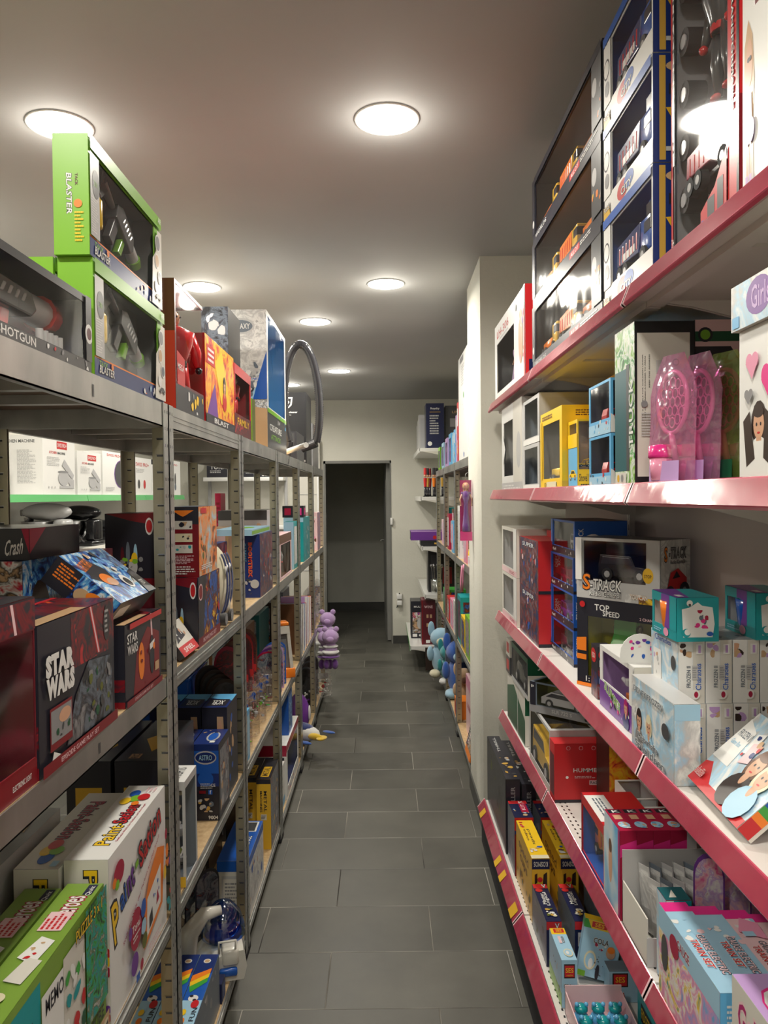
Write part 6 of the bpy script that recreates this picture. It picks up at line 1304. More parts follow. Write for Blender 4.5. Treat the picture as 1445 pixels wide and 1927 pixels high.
for j in range(2):
    for i in range(4):
        RD('princess_card_game', 'pale blue and white upright card game box, %s column of the %s layer' % (['first','second','third','fourth','fifth','sixth'][i], ['lower','upper'][j]), 'boxed game', 1.50+.004*((i*3+j)%3), 1.655, .566+i*.0525, S3+j*.1225, .122, .0505, 'white', cel, group='pale blue card game boxes', seed=245+i+j*4)
def c_mug(c): return lambda r,sx,sy,sz: (lambda mb: (mb.lathe([(.022,.004),(.03,.02),(.033,.05),(.035,.07),(.031,.07),(.026,.02)], M(c,'plas'), (-.012,0,0), 18, caps=False), mb.build('mug', r)))(MB())
mug = {'-y': [('r',0,0,1,1,'teal'),('p',[(.15,.1),(.85,.1),(.9,.4),(.85,.78),(.6,.82),(.5,.9),(.3,.78),(.12,.74)],'white'),('b',.35,.3,.75,.72,9,['hotpink','crimson','gold','slate','tan'],.08),('c',.22,.2,.1,'teal'),('c',.25,.22,.07,'white'),('c',.3,.88,.07,'white'),('c',.3,.84,.03,'charcoal'),('e',.78,.18,.08,.05,'blue')],
   '-x': [('r',0,0,1,.22,'teal'),('r',0,.8,.4,1,'teal'),('r',.4,.8,1,1,'purple'),('r',.74,.22,1,1,'teal'),('r',.55,.22,.74,1,'purple'),('e',.6,.12,.1,.1,'pink'),('l',.1,.06,.5,.16,2,'lblue')], 'top':[('r',0,0,1,1,'teal'),('p',[(0,0),(.3,0),(.6,1),(.0,1)],'purple'),('r',.1,.1,.25,.3,'white')]}
RD('mug_box', 'teal and purple mug box on the card game boxes, left one with orange mug', 'boxed mug', 1.485, 1.62, .556, S3+.2452, .084, .08, 'teal', mug, {'-x': (.06,.24,.52,.78)}, 'white', content=c_mug('orange'), seed=257)
RD('mug_box', 'teal and purple mug box with blue mug at the right picture edge', 'boxed mug', 1.495, 1.63, .712, S3+.2452, .09, .08, 'teal', mug, {'-x': (.06,.24,.52,.78)}, 'white', content=c_mug('blue'), seed=258)
card = {'-x': [('r',0,0,1,1,AR('frost')),('p',[(0,0),(.42,0),(.1,.3),(0,.26)],'red'),('r',0,.0,1,.1,'red'),('p',[(0,.35),(.3,.35),(.22,.8),(0,.9)],'white'),('t','FROZEN II',.13,.72,.2,.09,'slate'),('t','Game Box',.12,.6,.16,.06,'lblue'),('p',[(.3,.55),(.4,.6),(.36,.85),(.26,.8)],'white'),('p',[(.36,.45),(.48,.5),(.42,.75),(.32,.7)],'lpink'),('b',.28,.5,.46,.8,6,['tan','skin','dblue','red'],.05),
          ('h',.6,.5,.5,'brown','dbrown'),('h',.8,.45,.48,'cream','lblue'),('c',.9,.86,.06,'maroon'),('c',.9,.86,.045,'white'),('r',.62,.86,.74,.96,'offwhite'),('t','shuffle',.12,.13,.14,.08,'red','white')],
   '-y': [('r',0,0,1,1,'offwhite'),('r',0,.0,.8,.16,'red'),('r',0,.16,.8,.24,'orange'),('r',0,.24,.8,.32,'green'),('r',0,.32,.8,.40,'blue'),('r',0,.4,.8,.46,'purple'),('t','shuffle',.5,.62,.6,.14,'red',None,90)], 'topR':[('r',0,0,1,1,'lgrey')], 'top':[('r',0,0,1,1,'red')]}
for i in range(3):
    x0, y0 = .527+i*.062, 1.165+i*.03
    o = pack('princess_game_pack', 'pale blue game pack with red corner leaning at the shelf front, %s' % ['nearest and fully seen','middle one half covered','rear one mostly covered'][i], 'boxed game', (x0,y0,S3+.012), (x0+.03,y0+.22,S3+.182), 'white', card, ry=math.radians(48), rz=math.radians(-3), seed=260+i, group='red cornered game packs')
for i in range(2):
    RD('toy_bag', 'glossy pink and white packed toy at the right picture edge, %s' % ['front one','rear one'][i], 'packed toy', .94+.15*i, 1.07+.15*i, .655+.1*i, S3, .15+.05*i, .05, ['lpink','lilac'][i], {'-x':[('r',0,0,1,1,AR('pinkdream'))],'-y':[('r',0,0,1,1,AR('frost')),('t','FROZEN',.5,.6,.7,.1,'blue','white')]}, seed=264+i)

# ---- fourth shelf
def c_model(col, k=.8): return lambda r,sx,sy,sz: toy_car(r, sy*k, col, (0,0,.012), -math.pi/2)
grn = {'-x': [('r',0,0,1,.12,'lgrey'),('r',0,.88,1,1,'dgreen')], '-y': [('r',0,0,1,1,'offwhite'),('r',0,.6,1,1,'dgreen'),('r',.1,.65,.9,.95,'dgreen'),('t','JEEP',.5,.8,.5,.15,'white'),('p',[(.2,.3),(.5,.5),(.8,.3),(.5,.1)],'ink')],'top':[('r',0,0,1,1,'ink')]}
RD('model_car_box', 'white and green model car box at the far end of the fourth shelf, lower one', 'boxed toy', 3.02, 3.45, .54, S4, .2, .15, 'offwhite', {**grn,'-x':[('p',[(0,0),(1,0),(1,.5),(.4,.9),(0,.7)],'dgreen'),('r',.6,0,.62,1,'white')]}, seed=270)
RD('model_car_box', 'dark framed green car window box resting on the white and green one', 'boxed toy', 2.93, 3.3, .535, S4+.2015, .16, .15, 'ink', grn, {'-x': (.06,.14,.94,.86)}, 'ink', content=c_model('charcoal'), seed=271)
for i in range(2):
    RD('small_toy_box', 'tiny red and black packed toy against the pillar, %s' % ['lower','upper'][i], 'boxed toy', 3.36, 3.46, .536, S4+.2015+i*.075, .074, .06, ['charcoal','offwhite'][i], {'-x':[('r',.2,.2,.8,.8,'red')]}, seed=272+i)
RD('model_car_box', 'large clear sided box with yellow off-road car, under the silver car box', 'boxed toy', 2.54, 2.90, .535, S4, .208, .15, 'lgrey', {'-x':[('r',0,0,1,.08,'offwhite')]}, {'-x': (.04,.1,.97,.95),'top':(.06,.06,.94,.94)}, 'charcoal', content=lambda r,sx,sy,sz: toy_car(r, sy*.86, 'mustard', (0,0,.006), -math.pi/2, suv=True), seed=274)
rotbox('model_car_box', 'grey window box with silver sports car, resting on the yellow car box', (.512,2.76), .235, .11, S4+.2125, .107, 'slate', {'-x': [('r',0,0,1,.24,'grey'),('t','SLR 722 S',.55,.14,.34,.12,'lgrey'),('l',.5,.22,.8,.24,1,'lgrey'),('r',0,.24,.1,1,'ink'),('t','8+',.05,.86,.05,.1,'white'),('e',.95,.1,.02,.05,'ink')], '-y':[('r',0,0,1,1,'grey')]},
   {'-x': (.12,.26,.98,.95),'top':(.05,.05,.95,.95)}, 'olive', content=lambda r,sx,sy,sz: toy_car(r, sy*.78, 'silver', (.0,-.01,sz*.2), -math.pi/2), seed=275, ang=math.radians(45))
RD('model_car_box', 'glossy red model car box with white lettering', 'boxed toy', 2.465, 2.535, .533, S4, .188, .2, 'red',
   {'-y': [('r',0,0,1,.05,'ink'),('t','HUMMER',.52,.55,.44,.07,'white'),('c',.2,.43,.025,'white'),('l',.32,.41,.65,.46,2,'lpink'),('r',.55,.3,.8,.38,'lpink'),('t','RASTAR',.68,.34,.22,.05,'ink'),('c',.22,.93,.035,'lpink'),('c',.42,.93,.035,'lpink'),('c',.62,.93,.035,'lpink'),('c',.22,.93,.028,'red'),('c',.42,.93,.028,'red'),('c',.62,.93,.028,'red')],
    '-x': [('r',.1,.1,.9,.8,'maroon')], 'top':[('r',0,0,1,1,'red')]}, seed=276)
RD('toy_carton', 'brown and gold printed carton between the red box and the upper shelf', 'boxed toy', 2.3, 2.44, .66, S4, .30, .13, 'dbrown', {'-y':[('r',0,0,1,1,AR('fire'))],'top':[('r',0,0,1,1,AR('fire'))]}, seed=277)
def c_fire(r, sx, sy, sz): toy_truck(r, .09, 'red','red',(0,0,.02), .3, kind='dump')
for i, (x, y) in enumerate(((.60,2.13),(.672,1.93))):
    RD('fire_truck_box', 'open fronted white and red fire truck box, %s' % ['left one behind the yellow truck','right one nearer'][i], 'boxed toy', y, y+.15, x+.07-.07*i, S4+.0*i, .14, .075+.03*i, 'white', {'-y':[('r',0,0,1,.35,'ink'),('v',.5,.2,.6,'red'),('r',0,.35,1,.4,'white')],'-x':[('r',0,0,1,.3,'red'),('v',.5,.15,.5,'crimson')]}, {'-y':(.06,.42,.94,.98),'top':(.06,.06,.94,.94)}, 'lgrey', content=c_fire, seed=278+i)
def c_dump(r, sx, sy, sz): toy_truck(r, .18, 'orange','mustard',(-.005,.0,.018), math.pi/2, kind='dump')
RD('dump_truck_box', 'red topped open box with orange dump truck inside on blue', 'boxed toy', 1.905, 2.12, .532, S4, .165, .135, 'red', {'-x': [('r',0,.86,1,1,'red'),('r',0,0,1,.06,'blue'),('r',0,0,.03,1,'crimson')], 'topR':[('r',0,0,1,1,'red'),('r',.1,.0,.9,.4,'white'),('l',.2,.1,.8,.3,3,'slate')],'-y':[('r',0,0,1,1,'white')]}, {'-x': (.04,.07,.99,.84)}, 'blue', content=c_dump, seed=280, filmm=film())
RD('fire_truck_box', 'low red and blue boxed truck peeping out under the upper rail', 'boxed toy', 2.15, 2.3, .75, S4, .19, .06, 'red', {'-y':[('r',0,0,1,.5,'navy')]}, seed=281)
sp = {'top': [('r',0,0,1,1,'crimson'),('r',.1,.8,.9,.97,'ink'),('t','K',.6,.88,.5,.12,'white'),('r',.2,.5,.7,.7,'skin'),('e',.5,.25,.36,.14,'lblue'),('b',.2,.1,.8,.36,5,['white','skin','sky'],.06)], '-x': [('r',0,0,1,1,AR('softblue')),('e',.4,.5,.12,.25,'skin'),('e',.4,.68,.1,.08,'brown'),('r',.9,0,1,1,'magenta')],
   '-y': [('r',0,0,1,1,'crimson'),('p',[(0,.7),(1,.8),(1,.9),(0,.84)],'hotpink')]}
for i in range(4):
    RD('experiment_kit_box', 'slim crimson kit box with small round photo on top, %s in row' % ['first at the edge','second','third','innermost'][i], 'boxed toy', 1.775, 1.90, .533+i*.0385, S4, .2075, .038, 'crimson', sp, group='slim crimson kit boxes', seed=282+i)
o = thing('display_tray', 'white open card tray standing before the crimson kit boxes', 'display box', (.64, 1.70, S4))
mb = MB()
mb.box(-.105,.062,0,.105,.065,.17,M('lgrey','matte')); mb.box(-.105,-.10,0,-.102,.065,.10,M('offwhite','matte')); mb.box(.102,-.1,0,.105,.065,.16,M('lgrey','matte')); mb.box(-.105,-.1,0,.105,.065,.003,M('offwhite','matte')); mb.box(-.105,-.103,0,.105,-.1,.06,M('lgrey','matte')); mb.build('tray', o)
for j in range(2):
    for i in range(6):
        o = thing('glitter_pen_pack', 'slim glossy clear pack standing in the white tray, %s row number %s' % (['rear','front'][j], ['one','two','three','four','five','six'][i]), 'blister pack', (.578+i*.026, 1.702-.07*j, S4+.0125), math.radians(8), 'slim clear packs in the white tray', rx=math.radians(-12))
        mb = MB(); mb.box(-.002,-.025,0,.0,.03,.14,M(['lgrey','slate','silver'][i%3])); mb.quad((-.0025,-.022,.05),(-.0025,.026,.05),(-.0025,.026,.13),(-.0025,-.022,.13),AR('mono')); mb.build('card', o)
        mb = MB(); mb.box(-.010,-.02,.01,-.0025,.025,.12,film()); mb.build('bubble', o)
pen = {'-y': [('r',0,0,1,1,'crimson'),('r',0,.42,1,.55,'yellow'),('r',0,.55,1,.6,'white'),('r',0,.6,1,.75,'navy'),('r',0,.75,1,.8,'white'),('r',0,.8,1,1,'teal'),('r',0,.8,.3,1,'offwhite')], '-x': [('r',0,0,1,1,AR('frost'))], 'top':[('r',0,0,1,1,'dteal'),('p',[(.2,.2),(.5,.2),(.5,.8)],'offwhite')]}
RD('striped_card_box', 'small box with crimson, yellow, navy and teal stripes in front of the tray', 'boxed toy', 1.53, 1.582, .55, S4, .175, .05, 'crimson', pen, seed=290)
def trainset(i):
    top = [('r',0,0,1,1,'lblue' if i < 2 else 'lpink'),('r',0,.0,.12,1,'hotpink'),('b',.12,0,.5,1,8,['white','lblue','lpink'],.2),('t','GAUGE ELECTRIC',.62,.62,.42,.26,'lpink' if i < 2 else 'slate','slate' if i < 2 else 'lpink'),('t','TRAIN SET',.62,.28,.3,.24,'red','white')]
    if i >= 2: top += [('p',[(.12,.5),(.3,.1),(.4,.9),(.2,1)],'pink'),('r',.3,.2,.36,.6,'lblue')]
    return {'topR': top, '-x': [('r',0,0,1,1,AR('pony' if i == 0 else 'pinkdream')),('r',0,.75,1,1,'lblue'),('t','GAUGE',.45,.86,.2,.1,'crimson','white'),('e',.12,.55,.06,.2,'charcoal'),('e',.3,.78,.08,.12,'crimson'),('e',.78,.25,.12,.1,'crimson')], '-y': [('r',0,0,1,1,'sky' if i < 2 else 'pink'),('r',.2,.5,.8,.65,'blue'),('l',.2,.7,.8,.9,4,'white')]}
for i in range(4):
    RD('train_set_box', '%s electric train set box on the fourth shelf, %s' % (['light blue','pale blue','pale pink','pink'][i], ['at the shelf edge','second from the edge','third from the edge','innermost'][i]), 'boxed toy', 1.24+.01*(i%2), 1.52-.01*i, .5325+i*.0535, S4, .176-.003*i, .0525, 'lblue' if i < 2 else 'lpink', trainset(i), {'-x': (.15,.12,.7,.7)} if i == 0 else None, 'magenta', content=c_any(['pink','hotpink','lpink'], 5, .5) if i == 0 else None, seed=291+i)
for i in range(3):
    bl = blister('purple glossy doll packet behind the train set boxes, %s' % ['left','middle','right'][i], .66+i*.055, 1.59, S4, .06, .24, 'purple', ['purple','lilac','pink'], -.3, 'purple doll packets', artn='pinkdream', seed=80+i)
RD('gel_craft_box', 'lilac and white craft box with magenta lettering, bottom right corner', 'boxed toy', .98, 1.195, .532, S4, .235, .2, 'white',
   {'top': [('r',0,0,1,1,'lilac'),('t','Gel-a-Peel',.5,.6,.85,.3,'white','hotpink',-12)], '-x': [('r',0,0,1,1,'offwhite'),('t','Gel-a-Peel',.5,.8,.8,.2,'magenta','lpink')], '-y': [('r',0,0,1,1,'offwhite'),('t','Gel-a-P',.45,.8,.7,.2,'magenta','lpink'),('p',[(0,0),(1,.3),(1,.55),(0,.25)],'lilac'),('b',.1,.05,.9,.4,8,['pink','teal','yellow'],.06)]}, seed=295)

# ---- base shelf
thr = {'top': [('r',0,0,1,1,'ink'),('t','THRILL',.45,.78,.22,.36,'lgrey',None,90),('b',.2,.05,.9,.5,16,['gold','tan','lgrey','charcoal'],.03)], '-x': [('r',0,0,1,1,AR('darkcard')),('b',.2,.3,.8,.8,8,['olive','dbrown','charcoal'],.1),('r',.95,0,1,1,'charcoal')], '-y': [('r',0,0,1,1,'ink'),('t','THRILLER',.5,.7,.3,.4,'grey',None,90)]}
for i in range(2):
    RD('thriller_game_box', 'large black mystery game box on the base shelf by the pillar, %s' % ['front one','second one'][i], 'boxed game', 2.985, 3.525, .458+i*.062, S5, .29-.02*i, .054, 'ink', thr, group='black mystery game boxes', seed=300+i)
red = {'top': [('r',0,0,1,1,'navy'),('r',0,.82,1,1,'red'),('t','K',.7,.9,.3,.13,'white'),('b',.1,.05,.9,.5,7,['skin','lblue','tan','cream'],.07),('r',.5,.3,.9,.8,'crimson'),('t','KIT',.68,.6,.2,.36,'lpink',None,90)], '-x': [('r',0,0,1,1,'slate'),('b',.1,.1,.9,.9,8,['grey','slate'],.1)], '-y': [('r',0,0,1,1,'dred'),('r',0,.78,1,1,'red'),('t','V',.7,.88,.3,.14,'white','ink'),('r',0,.72,1,.78,'dblue'),('l',.2,.2,.8,.6,8,'crimson')]}
for i in range(2):
    RD('experiment_kit_box', 'dark red science kit box on the base shelf, %s' % ['nearer the aisle','deeper in'][i], 'boxed toy', 2.81, 2.965, .462+i*.095, S5, .214, .068, 'dred', red, group='dark red science kit boxes', seed=302+i)
yel2 = {'top': [('r',0,0,1,1,'yellow'),('t','speed',.5,.55,.22,.4,'ink',None,90),('t','cups',.28,.6,.15,.3,'brown',None,90),('b',.1,.75,.9,.95,4,['red','brown','tan'],.04),('b',.1,.12,.9,.3,6,['tan','blue','brown','white'],.05),('r',0,0,1,.08,'cream')], '-x': [('r',0,0,1,1,'mustard'),('t','speed',.5,.75,.6,.2,'brown'),('t','cups',.5,.55,.45,.16,'brown'),('b',.1,.05,.9,.4,12,['olive','tan','brown','grey'],.08)],
   '-y': [('r',0,0,1,1,'mustard'),('r',0,.84,1,1,'navy'),('t','KOSMOS',.5,.92,.8,.08,'offwhite',None,180),('p',[(.15,.6),(.3,.64),(.3,.78),(.15,.76)],'dbrown'),('p',[(.6,.6),(.85,.58),(.85,.8),(.65,.76)],'dbrown'),('c',.45,.68,.04,'red'),('t','speed',.4,.3,.3,.3,'brown',None,90)]}
for i in range(2):
    RD('cup_game_box', 'yellow speed game box on the base shelf, %s' % ['nearer the aisle','deeper in'][i], 'boxed game', 2.50, 2.80, .466+i*.093, S5, .208, .057, 'mustard', yel2, group='yellow speed game boxes', seed=304+i)
puz = {'top': [('r',0,0,1,1,'navy'),('r',0,.88,1,1,'red'),('t','V',.75,.94,.3,.1,'white','ink'),('c',.3,.82,.05,'red'),('t','Logical',.62,.58,.3,.36,'white',None,90),('t','Master',.36,.58,.26,.3,'white',None,90),('b',.2,.1,.85,.32,12,['gold','cream','olive','white'],.04)], '-x': [('r',0,0,1,1,'slate'),('b',.1,.1,.9,.9,10,['grey','slate','olive'],.09)],
   '-y': [('r',0,0,1,1,'navy'),('r',0,.82,1,1,'red'),('t','V',.7,.91,.3,.11,'white','ink'),('r',.2,.45,.85,.76,'lgrey'),('p',[(.3,.5),(.7,.55),(.65,.7),(.28,.66)],'grey'),('t','LEVEL',.5,.6,.4,.06,'charcoal',None,30),('r',.5,.36,.7,.4,'lgrey'),('b',.1,.05,.8,.3,5,['red','orange'],.06)]}
for i in range(3):
    RD('puzzle_box', 'navy and red puzzle box on the base shelf, %s' % ['first from the aisle','second from the aisle','third, deepest in'][i], 'boxed game', 2.265, 2.485, .464+i*.083, S5, .133, .044, 'navy', puz, group='navy and red puzzle boxes', seed=306+i)
cola = {'top': [('r',0,0,1,1,'lblue'),('r',0,.8,1,1,'yellow'),('r',.2,.85,.9,.98,'red'),('t','SES',.55,.915,.4,.08,'yellow'),('t','COLA',.6,.62,.16,.2,'ink','white',90),('r',.3,.5,.48,.72,'lpink'),('e',.6,.2,.3,.12,'cream'),('e',.6,.2,.24,.09,'lblue'),('e',.55,.2,.1,.05,'white')], '-x': [('r',0,0,1,1,'lblue'),('r',0,0,1,.3,'lime'),('b',.1,.1,.9,.9,10,['slate','lgrey','brown'],.07)],
   '-y': [('r',0,0,1,1,'lblue'),('r',.15,.62,.85,.92,'dbrown'),('r',.2,.65,.8,.89,'red'),('t','SES',.5,.79,.5,.1,'yellow'),('t','creative',.5,.69,.4,.04,'mustard'),('t','COLA',.38,.47,.5,.08,'ink','white'),('t','ROCKET',.6,.4,.6,.07,'crimson','white'),('e',.55,.3,.2,.05,'white'),('b',.2,.1,.8,.28,8,['ink','brown','white'],.03)]}
RD('cola_kit_box', 'light blue and yellow experiment box upright, nearest the aisle', 'boxed toy', 2.08, 2.235, .466, S5, .13, .042, 'lblue', cola, seed=309)
cola2 = {'-y': [('r',0,0,1,1,'lblue'),('r',.0,.85,.75,1,'yellow'),('p',[(0,.85),(.2,.85),(.08,1),(0,1)],'green'),('r',.2,.88,.6,.98,'red'),('t','SES',.4,.93,.25,.07,'yellow'),('t','COLA',.5,.66,.4,.1,'ink','white'),('b',.35,.5,.7,.62,6,['red','white','crimson'],.04),('e',.28,.3,.16,.17,'cream'),('e',.28,.3,.12,.13,'lblue'),('e',.3,.25,.06,.09,'white'),('e',.78,.5,.12,.1,'skin'),('e',.78,.56,.1,.06,'orange'),('b',.4,.05,.8,.4,16,['ink','brown','dbrown'],.018),('r',0,0,.2,.1,'lime'),('e',.5,.12,.05,.14,'ink')], '-x':[('r',0,0,1,1,'lblue'),('r',0,.85,1,1,'green')],
   '+x': [('r',0,0,1,1,'lblue')], 'top':[('r',0,0,1,1,'yellow')]}
pack('cola_kit_box', 'light blue and yellow experiment box turned flat to the viewer, leaning', 'boxed toy', (.535,2.18,S5+.012), (.64,2.22,S5+.165), 'lblue', cola2, ry=math.radians(10), rx=math.radians(-10), rz=math.radians(-12), seed=310)
pack('cola_kit_box', 'light blue and yellow experiment box leaning deeper in the base shelf', 'boxed toy', (.67,2.2,S5+.015), (.775,2.24,S5+.165), 'lblue', cola2, ry=math.radians(10), rx=math.radians(-10), rz=math.radians(-12), seed=311)
for i in range(2):
    pack('cola_kit_box', 'light blue experiment box lying on its side, red badge showing, %s' % ['left one','right one'][i], 'boxed toy', (.60+i*.1,2.10,S5), (.685+i*.1,2.15,S5+.085), 'lblue', {'-y':[('r',0,0,1,1,'lblue'),('r',.1,.5,.6,.95,'dbrown'),('r',.14,.54,.56,.91,'red'),('t','SES',.35,.74,.3,.18,'yellow'),('t','COLA',.3,.25,.4,.18,'crimson','white')],'top':[('r',0,0,1,1,'slate')]}, seed=312+i)
o = thing('display_tray', 'pale pink low tray of blue toys at the bottom of the picture', 'display box', (.545, 2.01, S5))
mb = MB(); pk = M('lpink','card')
mb.box(-.075,-.16,0,.075,.05,.003,pk); mb.box(-.075,.047,0,.075,.05,.075,pk); mb.box(-.075,-.16,0,-.072,.05,.06,pk); mb.box(.072,-.16,0,.075,.05,.06,pk); mb.box(-.075,-.163,0,.075,-.16,.03,M('crimson')); mb.build('tray', o)
for i in range(9):
    x, y = .498+(i%3)*.044, 1.9+(i//3)*.05
    o = thing('capsule_toy', 'small shiny blue and purple capsule toy in the pink tray, %s' % ['front left','front middle','front right','middle left','centre','middle right','back left','back middle','back right'][i], 'toy', (x,y,S5+.0045), group='blue capsule toys')
    mb = MB(); mb.sph((0,0,.021), .02, M('purple' if i < 3 else 'sky','plas'), (1,1,1), 14); mb.build('body', o)
    mb = MB(); mb.sph((0,0,.047), .016, M('teal','plas'), (1.1,1.1,.8), 12); mb.sph((-.012,-.004,.06),.006,M('sky','plas'),n=8); mb.sph((.012,-.004,.06),.006,M('sky','plas'),n=8); mb.build('head', o)
for i in range(3):
    RD('fidget_toy_box', 'teal fidget toy box near the bottom edge, %s' % ['nearest the aisle','middle','innermost'][i], 'boxed toy', 1.86+.01*i, 1.99+.01*i, .642+i*.046, S5, .12-.008*i, .045, 'teal', {'top':[('r',0,0,1,1,'teal'),('c',.5,.6,.06,'ink'),('r',0,.3,1,.42,'yellow'),('b',.2,.05,.8,.25,4,['hotpink','ink','purple'],.05)],'-y':[('r',0,0,1,1,'teal'),('r',0,.6,1,.75,'yellow'),('b',.1,.1,.9,.5,5,['ink','hotpink'],.07)],
        '-x':[('r',0,0,1,1,'teal'),('r',.2,.35,.9,.75,'ink'),('t','FIDGET IT',.55,.55,.62,.24,'yellow',None,0),('e',.6,.15,.3,.12,'magenta'),('e',.6,.15,.24,.08,'pink')]}, group='teal fidget toy boxes', seed=314+i)
RD('toy_carton', 'dark bluish carton deep on the base shelf behind the navy puzzle boxes', 'boxed toy', 2.3, 2.55, .73, S5, .2, .07, 'dark', {'-y':[('r',.1,.1,.9,.9,AR('city'))]}, seed=317)
RD('cup_game_box', 'dark sided yellow game box deepest on the base shelf', 'boxed game', 2.62, 2.9, .67, S5, .2, .06, 'mustard', {'-y':[('r',0,0,1,1,'dbrown')]}, seed=318)
# ================================================================== kitchen goods on the left wall shelving
def kitchen(label, y0, y1, h, dep, ops, cam, seed, name='kitchen_machine_box', z=1.601, x=WX-.01):
    return pack(name, label, 'appliance box', (x-dep, y0, z), (x, y1, z+h), 'white', {'+x': ops, '-y': cam}, seed=seed)
def mixer_print(cx, cy, s, col='silver'):
    return [('e',cx,cy,.16*s,.12*s,col),('p',[(cx+.02*s,cy+.05*s),(cx+.3*s,cy-.02*s),(cx+.3*s,cy-.16*s),(cx-.12*s,cy-.16*s),(cx-.12*s,cy-.12*s),(cx+.18*s,cy-.12*s)],col),
            ('p',[(cx-.05*s,cy+.2*s),(cx+.02*s,cy+.3*s),(cx+.3*s,cy+.06*s),(cx+.26*s,cy-.02*s)],col),('e',cx-.02*s,cy+.1*s,.15*s,.02*s,'grey')]
def kp(sw=.7):
    return [('r',.42,.8,.42+.46*sw,.93,'red'),('t','SWISS PRO+',.42+.23*sw,.865,.4*sw,.07,'white'),('t','KITCHEN',.3,.73,.22,.045,'red'),('t','MACHINE',.56,.73,.24,.045,'charcoal'),('l',.12,.5,.5,.66,6,'lgrey'),
            ('c',.16,.14,.02,'lgrey'),('c',.25,.14,.02,'lgrey'),('c',.34,.14,.02,'lgrey')]+mixer_print(.62,.3,1.1)
kcam = [('t','KITCHEN MACHINE',.45,.9,.75,.055,'charcoal'),('l',.42,.2,.85,.76,26,'lgrey')]
kitchen('largest white kitchen machine box with red logo on the green edged shelf', 4.43, 4.89, .345, .25, kp(), kcam, 100)
pack('kitchen_machine_box', 'narrow white blender box in front of the largest kitchen machine box', 'appliance box', (-2.2,4.1,1.601), (-2.06,4.25,1.845), 'white',
     {'-y': [('r',.45,.82,.75,.9,'crimson'),('l',.3,.68,.6,.76,2,'lgrey'),('e',.55,.35,.2,.22,'grey'),('e',.55,.55,.1,.05,'charcoal'),('r',.4,.1,.7,.14,'charcoal')], '+x': [('l',.2,.2,.8,.7,8,'lgrey')]}, seed=101)
pack('kitchen_machine_box', 'white boxed appliance with dark picture cut by the left picture edge', 'appliance box', (-2.3,4.12,1.601), (-2.215,4.3,1.88), 'white', {'-y':[('r',.5,.4,.9,.8,'charcoal'),('r',.5,.1,.9,.3,'grey')]}, seed=102)
kitchen('white kitchen machine box with dark mixer picture, second along the green edged shelf', 4.93, 5.34, .285, .26, kp(.8), [('r',.6,.2,.9,.8,'charcoal')], 103)
kitchen('white boxed fan shaped grill with large dark oval picture', 5.37, 5.95, .31, .26, [('t','SWISS PRO+',.4,.92,.5,.06,'red'),('e',.65,.5,.25,.33,'purple'),('e',.65,.5,.23,.31,'charcoal'),('l',.1,.1,.4,.2,3,'lgrey')], [('l',.2,.2,.8,.8,8,'lgrey')], 104)
kitchen('white hand mixer box with red logo, seen between two steel posts', 6.02, 6.5, .3, .24, [('t','SWISS PRO+',.5,.82,.7,.1,'red'),('l',.15,.6,.7,.72,3,'lgrey'),('e',.3,.3,.06,.12,'charcoal'),('e',.6,.3,.06,.12,'red')], [('r',.1,.5,.9,.9,'tan')], 105)
kitchen('white boxed blender set with two dark sticks, last on the green edged shelf', 6.9, 7.42, .32, .24, [('t','SWISS PRO',.5,.88,.6,.05,'red'),('e',.35,.45,.05,.2,'charcoal'),('e',.65,.45,.05,.2,'charcoal'),('e',.35,.25,.06,.1,'maroon'),('e',.65,.25,.06,.1,'slate')], [('r',0,0,1,1,'ink')], 106)
kitchen('pale boxed appliance between the hand mixer box and the last box', 6.52, 6.86, .26, .24, [('r',.2,.2,.8,.8,'lgrey')], [('r',.2,.2,.8,.8,'grey')], 107)
def stand_mixer(label, x, y, z, col, s=1.0):
    o = thing('stand_mixer', label, 'stand mixer', (x,y,z), math.radians(-100)); p = M(col,'plas'); ch = M('silver','met')
    mb = MB(); mb.rbox(-.09*s,-.17*s,0,.09*s,.12*s,.035*s,p,.012*s); mb.rbox(-.06*s,.04*s,.03*s,.06*s,.12*s,.19*s,p,.02*s); mb.build('base', o)
    mb = MB(); mb.sph((0,-.03*s,.235*s), .075*s, p, (.95,2.2,.72), 18); mb.cyl((0,-.15*s,.2*s),(0,-.15*s,.165*s),.03*s,.025*s,ch,14); mb.build('motor_head', o)
    mb = MB(); mb.lathe([(.045*s,.036*s),(.05*s,.04*s),(.085*s,.08*s),(.1*s,.13*s),(.103*s,.175*s),(.106*s,.178*s),(.098*s,.175*s),(.08*s,.08*s)], ch, (0,-.08*s,0), 26, caps=False); mb.build('bowl', o)
    mb = MB(); mb.cyl((.09*s,.02*s,.05*s),(.115*s,.02*s,.05*s),.03*s,.026*s,ch,16); mb.build('speed_knob', o)
    mb = MB(); mb.rbox(-.02*s,-.2*s,.21*s,.02*s,-.17*s,.25*s,ch,.006); mb.build('badge', o)
    return o
stand_mixer('grey and silver stand mixer with steel bowl, left one on the white shelf', -2.07, 4.86, 1.2612, 'lgrey', 1.02)
stand_mixer('black stand mixer with shiny steel bowl beside the grey one', -2.06, 5.36, 1.2612, 'black', .95)
o = thing('food_processor', 'low black food appliance right of the black mixer', 'kitchen appliance', (-2.1, 5.85, 1.2612))
mb = MB(); mb.rbox(-.12,-.16,0,.12,.16,.1,M('black','plas'),.02); mb.rbox(-.08,-.1,.1,.08,.1,.16,M('charcoal','plas'),.02); mb.build('body', o)
mb = MB(); mb.cyl((.12,0,.05),(.135,0,.05),.03,.03,M('silver','met'),16); mb.build('knob', o)
o = thing('toaster', 'dark toaster on the white shelf, further along', 'kitchen appliance', (-2.08, 6.5, 1.2612))
